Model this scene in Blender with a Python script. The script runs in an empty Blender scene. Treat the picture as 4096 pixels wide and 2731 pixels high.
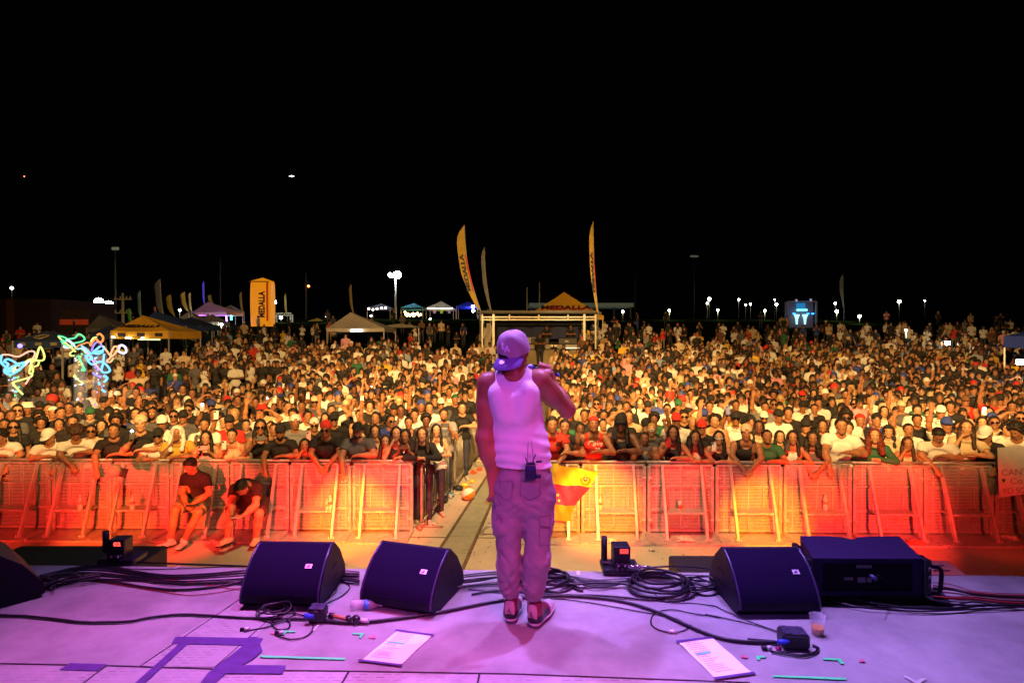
import bpy, math, random
import numpy as np
from mathutils import Vector, Matrix, noise as mnoise
random.seed(7); rng = np.random.default_rng(7)
SC = bpy.context.scene
COL = SC.collection
PI = math.pi
R = math.radians
# ---------------------------------------------------------------- camera, world, lights
F = 2276.0; CX, CY = 2048.0, 1365.5; CAMZ = 1.77; PITCH = R(0.62)
cd = bpy.data.cameras.new('camera'); cam = bpy.data.objects.new('camera', cd); COL.objects.link(cam)
cd.sensor_width = 36.0; cd.lens = F / 4096 * 36.0; cd.clip_start = 0.05; cd.clip_end = 3000
cam.location = (0, 0, CAMZ); cam.rotation_euler = (PI / 2 - PITCH, 0, 0)
SC.camera = cam
W = bpy.data.worlds.new('World'); SC.world = W; W.use_nodes = True
bg = W.node_tree.nodes['Background']; bg.inputs[0].default_value = (0.10, 0.08, 0.12, 1); bg.inputs[1].default_value = 0.004
SC.view_settings.view_transform = 'Standard'; SC.view_settings.look = 'None'
SC.view_settings.exposure = 0.0; SC.view_settings.gamma = 1.0
SC.cycles.max_bounces = 5; SC.cycles.diffuse_bounces = 3; SC.cycles.glossy_bounces = 3
SC.cycles.transparent_max_bounces = 12; SC.cycles.transmission_bounces = 5
SC.cycles.sample_clamp_indirect = 4.0
SC.cycles.use_denoising = True
PITZ = -1.49

def spot(name, loc, tgt, energy, color, angle, blend=0.4, radius=0.12):
    l = bpy.data.lights.new(name, 'SPOT'); l.energy = energy; l.color = color
    l.spot_size = R(angle); l.spot_blend = blend; l.shadow_soft_size = radius
    o = bpy.data.objects.new(name, l); COL.objects.link(o); o.location = loc
    d = Vector(tgt) - Vector(loc); o.rotation_euler = d.to_track_quat('-Z', 'Y').to_euler()
    return o
def point(name, loc, energy, color, radius=0.1):
    l = bpy.data.lights.new(name, 'POINT'); l.energy = energy; l.color = color; l.shadow_soft_size = radius
    o = bpy.data.objects.new(name, l); COL.objects.link(o); o.location = loc
    return o
# audience lights hung on the stage roof, warm
WARM = (1.0, 0.54, 0.17)
for k, (az, e) in enumerate(((-41, 9500), (-21, 19000), (0, 21500), (21, 22000), (41, 12500))):
    x0 = az * .07; el = R(-12.8); dv_ = Vector((math.sin(R(az)) * math.cos(el), math.cos(R(az)) * math.cos(el), math.sin(el)))
    spot('audience_light', (x0, 0.4, 6.4), Vector((x0, 0.4, 6.4)) + dv_ * 10, e, WARM, 50, 0.6, 0.2)
spot('audience_light', (0.5, 0.4, 6.9), (2.5, 30, -1.5), 2200, WARM, 44, 0.9, 0.2)
spot('pit_wash', (0.3, 6.0, 6.6), (0.0, 8.3, -1.5), 3600, (1.0, 0.62, 0.27), 74, 0.9, 0.2)
spot('pit_wash', (0.3, 6.0, 6.6), (-0.5, 12.6, -1.5), 2600, (1.0, 0.62, 0.27), 34, 0.9, 0.2)
# stage wash: violet from the downstage truss, pink and blue from behind
spot('stage_wash', (-1.7, 4.8, 6.6), (-0.5, 3.2, 0), 2050, (0.47, 0.225, 1.0), 58, 1.0, 0.10)
spot('stage_wash', (2.0, 4.8, 6.6), (1.0, 3.2, 0), 2250, (0.47, 0.235, 1.0), 58, 1.0, 0.10)
spot('stage_wash', (0.35, 5.2, 6.8), (0.1, 3.0, 0), 900, (0.60, 0.36, 1.0), 76, 0.8, 0.12)
spot('stage_wash', (-2.6, 4.4, 6.2), (-1.75, 3.35, 0), 1500, (1.0, 0.06, 0.45), 34, 1.0, 0.10)
spot('stage_wash', (0.2, 1.0, 6.0), (-0.1, 2.3, 0), 1300, (1.0, 0.12, 0.40), 34, 1.0, 0.10)
spot('stage_wash', (-3.2, -1.0, 4.8), (-0.05, 3.5, 1.4), 560, (0.33, 0.10, 1.0), 30, 0.8, 0.10)
spot('stage_wash', (1.2, -3.0, 4.8), (0.1, 3.5, 1.1), 420, (0.42, 0.08, 1.0), 30, 0.9, 0.12)
spot('stage_wash', (2.6, -1.6, 3.2), (0.15, 3.5, 0.55), 620, (1.0, 0.06, 0.40), 26, 0.9, 0.12)
# red and amber beams on the barricade, from fixtures under the lip of the stage
def barlight(x, tx, tz, e, col, ang, z=0.35, y=5.2):
    spot('pit_light', (x, y, z), (tx, 9.35, tz), e, col, ang, 0.75, 0.03)
RED = (1.0, 0.032, 0.018); AMB = (1.0, 0.40, 0.01)
for x in (-8.2, -6.6, -5.0, -3.4, -2.1, 1.4, 3.0, 4.6, 6.2, 7.5):
    barlight(x * 0.9, x, -1.05, {7.5: 450, -8.2: 1100, 1.4: 1500, 3.0: 1500}.get(x, 3000), RED, 30, z=-0.2, y=5.3)
barlight(-2.2, -2.65, -1.3, 2400, AMB, 22)
barlight(-0.9, -2.0, -1.5, 600, AMB, 17)
barlight(0.9, 1.35, -1.1, 2600, AMB, 24)
barlight(3.4, 4.15, -1.3, 2400, AMB, 22)
barlight(4.6, 5.1, -0.9, 400, AMB, 11)
barlight(-4.2, -5.2, -1.1, 400, AMB, 12)
barlight(-5.6, -6.6, -1.45, 450, AMB, 20)

# ---------------------------------------------------------------- picture helpers (photo pixels -> world points)
cp, sp_ = math.cos(PITCH), math.sin(PITCH)
def ray(px, py):
    a = (px - CX) / F; b = (CY - py) / F
    return Vector((a, cp + b * sp_, -sp_ + b * cp))
def G(px, py, z=0.0):
    d = ray(px, py); t = (z - CAMZ) / d.z
    return Vector((d.x * t, d.y * t, z))
def Y_(px, py, Y):
    d = ray(px, py); t = Y / d.y
    return Vector((d.x * t, Y, CAMZ + d.z * t))
def GP(px, py): return G(px, py, PITZ)
def terrain(x, y):
    P = [(-50, PITZ), (18.5, PITZ), (27, -0.62), (34, 0.05), (45, 1.15), (60, 2.7), (75, 3.9), (1000, 3.9)]
    for (a, za), (b, zb) in zip(P, P[1:]):
        if y <= b: return za + (zb - za) * (y - a) / (b - a)
    return 3.9

# ---------------------------------------------------------------- materials
MATS = {}
def nt(m): return m.node_tree.nodes, m.node_tree.links
def mat(name, col, rough=0.6, metal=0.0, var=0.12, scale=6.0, bump=0.0, emit=None, estr=1.0, coat=0.0, spec=0.5, objcol=False, alpha=None, trans=0.0, sheen=0.0):
    if name in MATS: return MATS[name]
    m = bpy.data.materials.new(name); m.use_nodes = True; N, L = nt(m)
    b = N['Principled BSDF']
    b.inputs['Roughness'].default_value = rough; b.inputs['Metallic'].default_value = metal
    b.inputs['Specular IOR Level'].default_value = spec
    if coat: b.inputs['Coat Weight'].default_value = coat
    if trans: b.inputs['Transmission Weight'].default_value = trans
    if sheen: b.inputs['Sheen Weight'].default_value = sheen
    tc = N.new('ShaderNodeTexCoord'); nz = N.new('ShaderNodeTexNoise'); nz.inputs['Scale'].default_value = scale
    nz.inputs['Detail'].default_value = 5
    L.new(tc.outputs['Object'], nz.inputs['Vector'])
    if objcol:
        oi = N.new('ShaderNodeObjectInfo'); src = oi.outputs['Color']
    else:
        rgb = N.new('ShaderNodeRGB'); rgb.outputs[0].default_value = (*col, 1); src = rgb.outputs[0]
    mr = N.new('ShaderNodeMapRange'); mr.inputs['From Min'].default_value = 0.3; mr.inputs['From Max'].default_value = 0.7
    mr.inputs['To Min'].default_value = 1 - var; mr.inputs['To Max'].default_value = 1 + var * 0.6
    L.new(nz.outputs['Fac'], mr.inputs['Value'])
    vm = N.new('ShaderNodeVectorMath'); vm.operation = 'SCALE'
    L.new(src, vm.inputs[0]); L.new(mr.outputs[0], vm.inputs['Scale']); L.new(vm.outputs[0], b.inputs['Base Color'])
    if bump:
        bp = N.new('ShaderNodeBump'); bp.inputs['Strength'].default_value = bump; bp.inputs['Distance'].default_value = 0.02
        L.new(nz.outputs['Fac'], bp.inputs['Height']); L.new(bp.outputs[0], b.inputs['Normal'])
    if alpha is not None:
        b.inputs['Alpha'].default_value = alpha
    if emit:
        b.inputs['Emission Color'].default_value = (*emit, 1); b.inputs['Emission Strength'].default_value = estr
    MATS[name] = m; return m
def link(o, parent=None):
    COL.objects.link(o)
    if parent is not None: o.parent = parent
    return o
def tag(o, label=None, cat=None, group=None, kind=None):
    if label: o['label'] = label
    if cat: o['category'] = cat
    if group: o['group'] = group
    if kind: o['kind'] = kind
    return o
def empty(name, loc=(0, 0, 0), rz=0, label=None, cat=None, group=None):
    o = bpy.data.objects.new(name, None); COL.objects.link(o); o.location = loc; o.rotation_euler = (0, 0, rz)
    o.empty_display_size = 0.1
    return tag(o, label, cat, group)

class MB:
    """collects shapes into one mesh"""
    def __init__(s): s.v = []; s.f = []; s.m = []; s.sm = []
    def add(s, vs, fs, mi=0, smooth=False):
        k = len(s.v); s.v += [tuple(v) for v in vs]
        for f in fs: s.f.append([i + k for i in f]); s.m.append(mi); s.sm.append(smooth)
    def box(s, c, d, mi=0, M=None, bev=0.0):
        x, y, z = d[0] / 2, d[1] / 2, d[2] / 2
        if bev > 0:
            b = min(bev, x * .9, y * .9, z * .9); vs = []; idx = {}
            for sx in (-1, 1):
                for sy in (-1, 1):
                    for sz in (-1, 1):
                        for ax in range(3):
                            p = [sx * (x - b), sy * (y - b), sz * (z - b)]
                            p[ax] = (sx * x, sy * y, sz * z)[ax]
                            idx[(sx, sy, sz, ax)] = len(vs); vs.append(Vector(p))
            fs = []
            for ax in range(3):
                u, w = [(1, 2), (2, 0), (0, 1)][ax]
                for sg in (-1, 1):
                    q = []
                    for (a, b2) in ((-1, -1), (1, -1), (1, 1), (-1, 1)):
                        t = [0, 0, 0]; t[ax] = sg; t[u] = a; t[w] = b2; q.append(idx[(t[0], t[1], t[2], ax)])
                    fs.append(q if sg > 0 else q[::-1])
            for ax in range(3):      # edge strips along ax
                u, w = [(1, 2), (2, 0), (0, 1)][ax]
                for a in (-1, 1):
                    for b2 in (-1, 1):
                        t0 = [0, 0, 0]; t1 = [0, 0, 0]; t0[ax] = -1; t1[ax] = 1
                        for t in (t0, t1): t[u] = a; t[w] = b2
                        q = [idx[(*t0, u)], idx[(*t1, u)], idx[(*t1, w)], idx[(*t0, w)]]
                        fs.append(q if a * b2 < 0 else q[::-1])
            for sx in (-1, 1):
                for sy in (-1, 1):
                    for sz in (-1, 1):
                        q = [idx[(sx, sy, sz, i)] for i in range(3)]
                        fs.append(q if sx * sy * sz > 0 else q[::-1])
        else:
            vs = [Vector((sx * x, sy * y, sz * z)) for sz in (-1, 1) for sy in (-1, 1) for sx in (-1, 1)]
            fs = [(0, 2, 3, 1), (4, 5, 7, 6), (0, 1, 5, 4), (2, 6, 7, 3), (0, 4, 6, 2), (1, 3, 7, 5)]
        if M is not None: vs = [M @ v for v in vs]
        c = Vector(c); s.add([v + c for v in vs], fs, mi)
    def bar(s, a, b, w, h=None, mi=0, up=(0, 0, 1)):
        """square bar from a to b"""
        a = Vector(a); b = Vector(b); h = h or w; d = (b - a).normalized(); up = Vector(up)
        if abs(d.dot(up)) > .98: up = Vector((0, 1, 0))
        r = d.cross(up).normalized(); u = r.cross(d)
        vs = [p + r * (i * w / 2) + u * (j * h / 2) for p in (a, b) for (i, j) in ((-1, -1), (1, -1), (1, 1), (-1, 1))]
        s.add(vs, [(0, 1, 5, 4), (1, 2, 6, 5), (2, 3, 7, 6), (3, 0, 4, 7), (3, 2, 1, 0), (4, 5, 6, 7)], mi)
    def tube(s, pts, r, n=8, mi=0, cap=True, closed=False):
        pts = [Vector(p) for p in pts]; N = len(pts); rs = r if hasattr(r, '__len__') else [r] * N
        k = len(s.v); pr = None
        for i, p in enumerate(pts):
            if closed: d = pts[(i + 1) % N] - pts[i - 1]
            else: d = pts[min(i + 1, N - 1)] - pts[max(i - 1, 0)]
            if d.length < 1e-9: d = Vector((0, 0, 1))
            d.normalize()
            if pr is None:
                pr = d.orthogonal().normalized()
            pr = (pr - d * pr.dot(d)); pr = pr.normalized() if pr.length > 1e-6 else d.orthogonal().normalized()
            q = d.cross(pr)
            for j in range(n):
                a = 2 * PI * j / n; s.v.append(tuple(p + (pr * math.cos(a) + q * math.sin(a)) * rs[i]))
        M_ = N if closed else N - 1
        for i in range(M_):
            for j in range(n):
                a = k + i * n + j; b = k + i * n + (j + 1) % n; i2 = (i + 1) % N
                s.f.append([a, b, k + i2 * n + (j + 1) % n, k + i2 * n + j]); s.m.append(mi); s.sm.append(True)
        if cap and not closed:
            s.f.append([k + j for j in range(n)][::-1]); s.m.append(mi); s.sm.append(False)
            s.f.append([k + (N - 1) * n + j for j in range(n)]); s.m.append(mi); s.sm.append(False)
    def lathe(s, prof, c=(0, 0, 0), n=20, mi=0, M=None, smooth=True):
        k = len(s.v); c = Vector(c)
        for (r, z) in prof:
            for j in range(n):
                a = 2 * PI * j / n; v = Vector((r * math.cos(a), r * math.sin(a), z))
                if M is not None: v = M @ v
                s.v.append(tuple(v + c))
        for i in range(len(prof) - 1):
            for j in range(n):
                s.f.append([k + i * n + j, k + i * n + (j + 1) % n, k + (i + 1) * n + (j + 1) % n, k + (i + 1) * n + j]); s.m.append(mi); s.sm.append(smooth)
        s.f.append([k + j for j in range(n)][::-1]); s.m.append(mi); s.sm.append(False)
        s.f.append([k + (len(prof) - 1) * n + j for j in range(n)]); s.m.append(mi); s.sm.append(False)
    def ball(s, c, r, n=14, m=10, mi=0, M=None):
        rr = r if hasattr(r, '__len__') else (r, r, r); vs = []; fs = []
        for i in range(m + 1):
            t = PI * i / m
            for j in range(n):
                a = 2 * PI * j / n
                v = Vector((rr[0] * math.sin(t) * math.cos(a), rr[1] * math.sin(t) * math.sin(a), rr[2] * math.cos(t)))
                if M is not None: v = M @ v
                vs.append(v + Vector(c))
        for i in range(m):
            for j in range(n): fs.append((i * n + j, (i + 1) * n + j, (i + 1) * n + (j + 1) % n, i * n + (j + 1) % n))
        s.add(vs, fs, mi, True)
    def prism(s, poly, ax, h, mi=0, o=(0, 0, 0), U=None, V_=None):
        """poly 2D points extruded along ax by h; U,V_ the 2D axes"""
        o = Vector(o); U = Vector(U); V_ = Vector(V_); ax = Vector(ax)
        A = [o + U * p[0] + V_ * p[1] for p in poly]; n = len(poly); B = [p + ax * h for p in A]
        s.add(A + B, [tuple(range(n))[::-1], tuple(range(n, 2 * n))] + [(i, (i + 1) % n, (i + 1) % n + n, i + n) for i in range(n)], mi)
    def build(s, name, mats, parent=None, loc=None, rz=None):
        me = bpy.data.meshes.new(name); me.from_pydata(s.v, [], s.f)
        for m in (mats if isinstance(mats, (list, tuple)) else [mats]): me.materials.append(m)
        me.polygons.foreach_set('material_index', s.m); me.polygons.foreach_set('use_smooth', s.sm); me.update()
        o = bpy.data.objects.new(name, me); link(o, parent)
        if loc is not None: o.location = loc
        if rz is not None: o.rotation_euler = (0, 0, rz)
        return o
def spline(pts, n=8):
    """Catmull-Rom through points"""
    P = [Vector(p) for p in pts]; P = [P[0]] + P + [P[-1]]; out = []
    for i in range(1, len(P) - 2):
        for k in range(n):
            t = k / n; a, b, c, d = P[i - 1], P[i], P[i + 1], P[i + 2]
            out.append(0.5 * ((2 * b) + (c - a) * t + (2 * a - 5 * b + 4 * c - d) * t * t + (3 * b - 3 * c + d - a) * t ** 3))
    out.append(P[-2]); return out
FONT = None
def text_mesh(txt, size, ext, name, m, parent=None, bold=0.0, M=None, shear=0.0, sx=1.0):
    cu = bpy.data.curves.new('t', 'FONT'); cu.body = txt; cu.size = size; cu.extrude = ext; cu.offset = bold; cu.shear = shear
    cu.align_x = 'CENTER'; cu.align_y = 'CENTER'
    o = bpy.data.objects.new('t', cu); COL.objects.link(o)
    dg = bpy.context.evaluated_depsgraph_get(); me = bpy.data.meshes.new_from_object(o.evaluated_get(dg))
    bpy.data.objects.remove(o); bpy.data.curves.remove(cu)
    me.transform(Matrix.Diagonal((sx, 1, 1, 1)))
    if M is not None: me.transform(M)
    me.materials.clear(); me.materials.append(m); me.name = name
    ob = bpy.data.objects.new(name, me); link(ob, parent); return ob
def frame_M(o, x, y):
    """matrix with columns x, y, x cross y at origin o"""
    x = Vector(x).normalized(); y = Vector(y); y = (y - x * y.dot(x)).normalized(); z = x.cross(y)
    return Matrix(((x.x, y.x, z.x, o[0]), (x.y, y.y, z.y, o[1]), (x.z, y.z, z.z, o[2]), (0, 0, 0, 1)))

# ---------------------------------------------------------------- implicit surfaces
def cap_(a, b, ra, rb=None, zone=0, k=None, n=None):
    return (np.array(a, float), np.array(b, float), ra, ra if rb is None else rb, zone, k, None if n is None else np.array(n, float) / np.linalg.norm(n))
def pd(P, pr):
    a, b, ra, rb, zone, k, n = pr
    d = b - a; L2 = max(float(d @ d), 1e-9)
    q = P - a; t = np.clip(q @ d / L2, 0, 1)
    q = q - t[..., None] * d
    if k is not None:
        q = q + n * ((q @ n) * (1 / k - 1))[..., None]
        return (np.sqrt((q * q).sum(-1)) - (ra + (rb - ra) * t)) * (k ** 0.5)
    return np.sqrt((q * q).sum(-1)) - (ra + (rb - ra) * t)
def smin(a, b, k):
    h = np.maximum(k - np.abs(a - b), 0) / k
    return np.minimum(a, b) - h * h * k * 0.25
def field(prims, h, sm=0.03, pad=0.05, lo=None, hi=None):
    """evaluate smooth union on a grid, each prim only near itself"""
    if lo is None:
        lo = np.min([np.minimum(p[0], p[1]) - max(p[2], p[3]) for p in prims], 0) - pad
        hi = np.max([np.maximum(p[0], p[1]) + max(p[2], p[3]) for p in prims], 0) + pad
    n = np.ceil((hi - lo) / h).astype(int) + 1
    A = np.full(n, 0.5, np.float32)
    ax = [lo[i] + h * np.arange(n[i]) for i in range(3)]
    for p in prims:
        r = max(p[2], p[3]) + 0.06
        i0 = np.maximum(((np.minimum(p[0], p[1]) - r - lo) / h).astype(int), 0)
        i1 = np.minimum(((np.maximum(p[0], p[1]) + r - lo) / h).astype(int) + 2, n)
        sl = tuple(slice(a, b) for a, b in zip(i0, i1))
        X = np.stack(np.meshgrid(*[ax[i][sl[i]] for i in range(3)], indexing='ij'), -1)
        A[sl] = smin(A[sl], pd(X, p).astype(np.float32), {9: .008, 1: .019}.get(p[4], sm))
    return A, lo, ax
def snet(A, lo, h):
    """surface nets"""
    S = A < 0; nx, ny, nz = A.shape
    C = [(0, 0, 0), (1, 0, 0), (0, 1, 0), (1, 1, 0), (0, 0, 1), (1, 0, 1), (0, 1, 1), (1, 1, 1)]
    sub = lambda B, c: B[c[0]:nx - 1 + c[0], c[1]:ny - 1 + c[1], c[2]:nz - 1 + c[2]]
    tot = sum(sub(S, c).astype(np.int8) for c in C); act = (tot > 0) & (tot < 8)
    idx = np.argwhere(act); vid = np.full(act.shape, -1, np.int64); vid[act] = np.arange(len(idx))
    vals = [A[idx[:, 0] + c[0], idx[:, 1] + c[1], idx[:, 2] + c[2]] for c in C]
    acc = np.zeros((len(idx), 3)); cnt = np.zeros(len(idx))
    for i in range(8):
        for b in range(3):
            j = i | (1 << b)
            if j == i: continue
            va, vb = vals[i], vals[j]; cr = (va < 0) != (vb < 0)
            t = np.where(cr, va / np.where(cr, va - vb, 1), 0)
            p = np.tile(np.array(C[i], float), (len(idx), 1)); p[:, b] += t
            acc += p * cr[:, None]; cnt += cr
    V = lo + h * (idx + acc / np.maximum(cnt, 1)[:, None])
    Q = []
    for axis in range(3):
        u, w = (axis + 1) % 3, (axis + 2) % 3
        a = [slice(None)] * 3; b = [slice(None)] * 3; a[axis] = slice(0, -1); b[axis] = slice(1, None)
        cr = S[tuple(a)] != S[tuple(b)]; e = np.argwhere(cr)
        e = e[(e[:, u] > 0) & (e[:, w] > 0) & (e[:, u] < A.shape[u] - 1) & (e[:, w] < A.shape[w] - 1)]
        ins = S[e[:, 0], e[:, 1], e[:, 2]]
        def g(du, dw):
            k = e.copy(); k[:, u] += du; k[:, w] += dw; return vid[k[:, 0], k[:, 1], k[:, 2]]
        q = np.stack([g(-1, -1), g(0, -1), g(0, 0), g(-1, 0)], 1)
        q[~ins] = q[~ins][:, ::-1]; Q.append(q)
    Q = np.concatenate(Q); Q = Q[(Q >= 0).all(1)]
    return V, Q
def zones(V, prims):
    D = np.stack([pd(V, p) for p in prims], 1); z = np.array([p[4] for p in prims]); return z[D.argmin(1)]
def mesh_np(name, V, Q, mats, mi=None, smooth=True):
    me = bpy.data.meshes.new(name); me.vertices.add(len(V)); me.vertices.foreach_set('co', np.asarray(V, np.float32).ravel())
    k = Q.shape[1]; me.loops.add(Q.size); me.loops.foreach_set('vertex_index', Q.astype(np.int32).ravel())
    me.polygons.add(len(Q)); me.polygons.foreach_set('loop_start', np.arange(0, Q.size, k, dtype=np.int32))
    if mi is not None: me.polygons.foreach_set('material_index', np.asarray(mi, np.int32))
    me.polygons.foreach_set('use_smooth', np.full(len(Q), smooth))
    for m in mats: me.materials.append(m)
    me.update(calc_edges=True); me.validate(); return me
def vnoise(P, f, seed=0.0):
    """cheap smooth pseudo noise"""
    x, y, z = (P * f).T + seed
    return (np.sin(x * 1.7 + 1.3 * np.sin(y * 1.1 + seed)) + np.sin(y * 2.1 + 1.7 * np.sin(z * 1.3 + 2.0)) + np.sin(z * 1.9 + 1.5 * np.sin(x * 1.2 + 4.0))) / 3
# ================================================================ GROUND, STAGE
def ramp_noise_mat(name, c1, c2, scale, rough=0.8, spots=None, bump=0.3, detail=8, extra=None):
    m = bpy.data.materials.new(name); m.use_nodes = True; N, L = nt(m); b = N['Principled BSDF']
    tc = N.new('ShaderNodeTexCoord'); nz = N.new('ShaderNodeTexNoise'); nz.inputs['Scale'].default_value = scale; nz.inputs['Detail'].default_value = detail
    nz.inputs['Roughness'].default_value = 0.65
    L.new(tc.outputs['Object'], nz.inputs['Vector'])
    cr = N.new('ShaderNodeValToRGB'); cr.color_ramp.elements[0].position = 0.32; cr.color_ramp.elements[1].position = 0.68
    cr.color_ramp.elements[0].color = (*c1, 1); cr.color_ramp.elements[1].color = (*c2, 1)
    L.new(nz.outputs['Fac'], cr.inputs['Fac']); out = cr.outputs['Color']
    if spots:
        for (sc, thr, col, w) in spots:
            v = N.new('ShaderNodeTexVoronoi'); v.inputs['Scale'].default_value = sc; v.inputs['Randomness'].default_value = 1
            n2 = N.new('ShaderNodeTexNoise'); n2.inputs['Scale'].default_value = sc * 2.2
            va = N.new('ShaderNodeVectorMath'); va.operation = 'MULTIPLY_ADD'; va.inputs[1].default_value = (0.25 / sc * 2,) * 3
            L.new(tc.outputs['Object'], n2.inputs['Vector']); L.new(n2.outputs['Color'], va.inputs[0]); L.new(tc.outputs['Object'], va.inputs[2])
            L.new(va.outputs[0], v.inputs['Vector'])
            # only some cells carry a spot, and their size varies
            sz = N.new('ShaderNodeMath'); sz.operation = 'MULTIPLY'; sz.inputs[1].default_value = thr
            sp = N.new('ShaderNodeSeparateColor'); L.new(v.outputs['Color'], sp.inputs[0])
            gt = N.new('ShaderNodeMapRange'); gt.inputs['From Min'].default_value = 1 - w; gt.inputs['From Max'].default_value = 1.0
            L.new(sp.outputs[0], gt.inputs['Value']); L.new(gt.outputs[0], sz.inputs[0])
            lt = N.new('ShaderNodeMath'); lt.operation = 'LESS_THAN'; L.new(v.outputs['Distance'], lt.inputs[0]); L.new(sz.outputs[0], lt.inputs[1])
            mx = N.new('ShaderNodeMix'); mx.data_type = 'RGBA'; mx.inputs['B'].default_value = (*col, 1)
            mm = N.new('ShaderNodeMath'); mm.operation = 'MULTIPLY'; mm.inputs[1].default_value = 0.75; L.new(lt.outputs[0], mm.inputs[0])
            L.new(mm.outputs[0], mx.inputs['Factor']); L.new(out, mx.inputs['A']); out = mx.outputs['Result']
    L.new(out, b.inputs['Base Color']); b.inputs['Roughness'].default_value = rough
    if bump:
        n3 = N.new('ShaderNodeTexNoise'); n3.inputs['Scale'].default_value = scale * 12; n3.inputs['Detail'].default_value = 6
        L.new(tc.outputs['Object'], n3.inputs['Vector'])
        bp = N.new('ShaderNodeBump'); bp.inputs['Strength'].default_value = bump; bp.inputs['Distance'].default_value = 0.01
        L.new(n3.outputs['Fac'], bp.inputs['Height']); L.new(bp.outputs[0], b.inputs['Normal'])
    MATS[name] = m; return m
conc = ramp_noise_mat('pit_concrete', (0.40, 0.34, 0.26), (0.56, 0.50, 0.40), 0.9, spots=[(3.2, 0.10, (0.10, 0.07, 0.045), 0.55), (9.0, 0.16, (0.14, 0.10, 0.06), 0.3)])
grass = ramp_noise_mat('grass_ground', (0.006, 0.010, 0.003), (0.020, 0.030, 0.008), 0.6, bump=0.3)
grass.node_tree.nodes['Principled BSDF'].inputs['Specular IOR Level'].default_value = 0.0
# one ground sheet with the slope of the amphitheatre lawn
gm = MB(); xs = [-400, -120, -60, -35, -20, -10, 0, 10, 20, 35, 60, 120, 400]; ys = [-6, 5, 12, 18.5, 22, 27, 30, 34, 39, 45, 52, 60, 67, 75, 120, 300, 900]
for y in ys:
    for x in xs: gm.v.append((x, y, terrain(x, y)))
for j in range(len(ys) - 1):
    for i in range(len(xs) - 1):
        a = j * len(xs) + i; gm.f.append([a, a + 1, a + 1 + len(xs), a + len(xs)]); gm.m.append(1 if ys[j] >= 27 else 0); gm.sm.append(False)
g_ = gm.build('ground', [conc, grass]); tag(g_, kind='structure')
# stage deck
deckm = ramp_noise_mat('deck_board', (0.20, 0.185, 0.195), (0.42, 0.41, 0.405), 1.5, rough=0.62, bump=0.12,
                       spots=[(1.9, 0.055, (0.06, 0.045, 0.06), 0.6), (5.0, 0.08, (0.14, 0.11, 0.14), 0.45), (0.9, 0.22, (0.20, 0.185, 0.21), 0.5)])
EL = G(-600, 2252); ER = G(4700, 2310); E0 = G(174, 2260); E1 = G(4005, 2302)
dx = (E1 - E0) / (E1.x - E0.x)
A_ = E0 + dx * (-7 - E0.x); B_ = E0 + dx * (7 - E0.x)
md = MB(); md.add([(-7, -4, 0), (7, -4, 0), (B_.x, B_.y, 0), (A_.x, A_.y, 0), (-7, -4, -.12), (7, -4, -.12), (B_.x, B_.y, -.12), (A_.x, A_.y, -.12)],
       [(0, 1, 2, 3), (7, 6, 5, 4), (3, 2, 6, 7), (0, 4, 5, 1), (1, 5, 6, 2), (0, 3, 7, 4)])
tag(md.build('stage_deck', deckm), kind='structure')
mk = MB(); mk.add([(A_.x, A_.y - .03, -.12), (B_.x, B_.y - .03, -.12), (B_.x, B_.y - .03, PITZ), (A_.x, A_.y - .03, PITZ)], [(0, 1, 2, 3)])
tag(mk.build('stage_skirt', mat('skirt', (0.012, 0.012, 0.013), 0.9)), kind='structure')
# tread plate sheets
def tread_mat():
    m = bpy.data.materials.new('tread_plate'); m.use_nodes = True; N, L = nt(m); b = N['Principled BSDF']
    tc = N.new('ShaderNodeTexCoord')
    br = N.new('ShaderNodeTexBrick'); br.inputs['Scale'].default_value = 1.0; br.inputs['Brick Width'].default_value = 0.062; br.inputs['Row Height'].default_value = 0.026
    br.inputs['Mortar Size'].default_value = 0.0105; br.inputs['Mortar Smooth'].default_value = 0.3; br.inputs['Color1'].default_value = (0.20, 0.18, 0.19, 1)
    br.inputs['Color2'].default_value = (0.36, 0.34, 0.35, 1); br.inputs['Mortar'].default_value = (0.40, 0.38, 0.39, 1)
    L.new(tc.outputs['Object'], br.inputs['Vector'])
    nz = N.new('ShaderNodeTexNoise'); nz.inputs['Scale'].default_value = 3; nz.inputs['Detail'].default_value = 8; L.new(tc.outputs['Object'], nz.inputs['Vector'])
    mx = N.new('ShaderNodeMix'); mx.data_type = 'RGBA'; mx.inputs['A'].default_value = (0.40, 0.38, 0.39, 1)
    mr = N.new('ShaderNodeMapRange'); mr.inputs['From Min'].default_value = .35; mr.inputs['From Max'].default_value = .6; L.new(nz.outputs['Fac'], mr.inputs['Value'])
    L.new(mr.outputs[0], mx.inputs['Factor']); L.new(br.outputs['Color'], mx.inputs['B'])
    m2 = N.new('ShaderNodeVectorMath'); m2.operation = 'SCALE'; ml = N.new('ShaderNodeMapRange'); ml.inputs['To Min'].default_value = .75; ml.inputs['To Max'].default_value = 1.15
    n4 = N.new('ShaderNodeTexNoise'); n4.inputs['Scale'].default_value = 14; L.new(tc.outputs['Object'], n4.inputs['Vector']); L.new(n4.outputs['Fac'], ml.inputs['Value'])
    L.new(mx.outputs['Result'], m2.inputs[0]); L.new(ml.outputs[0], m2.inputs['Scale']); L.new(m2.outputs[0], b.inputs['Base Color']); b.inputs['Roughness'].default_value = .55
    return m
trm = tread_mat()
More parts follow.
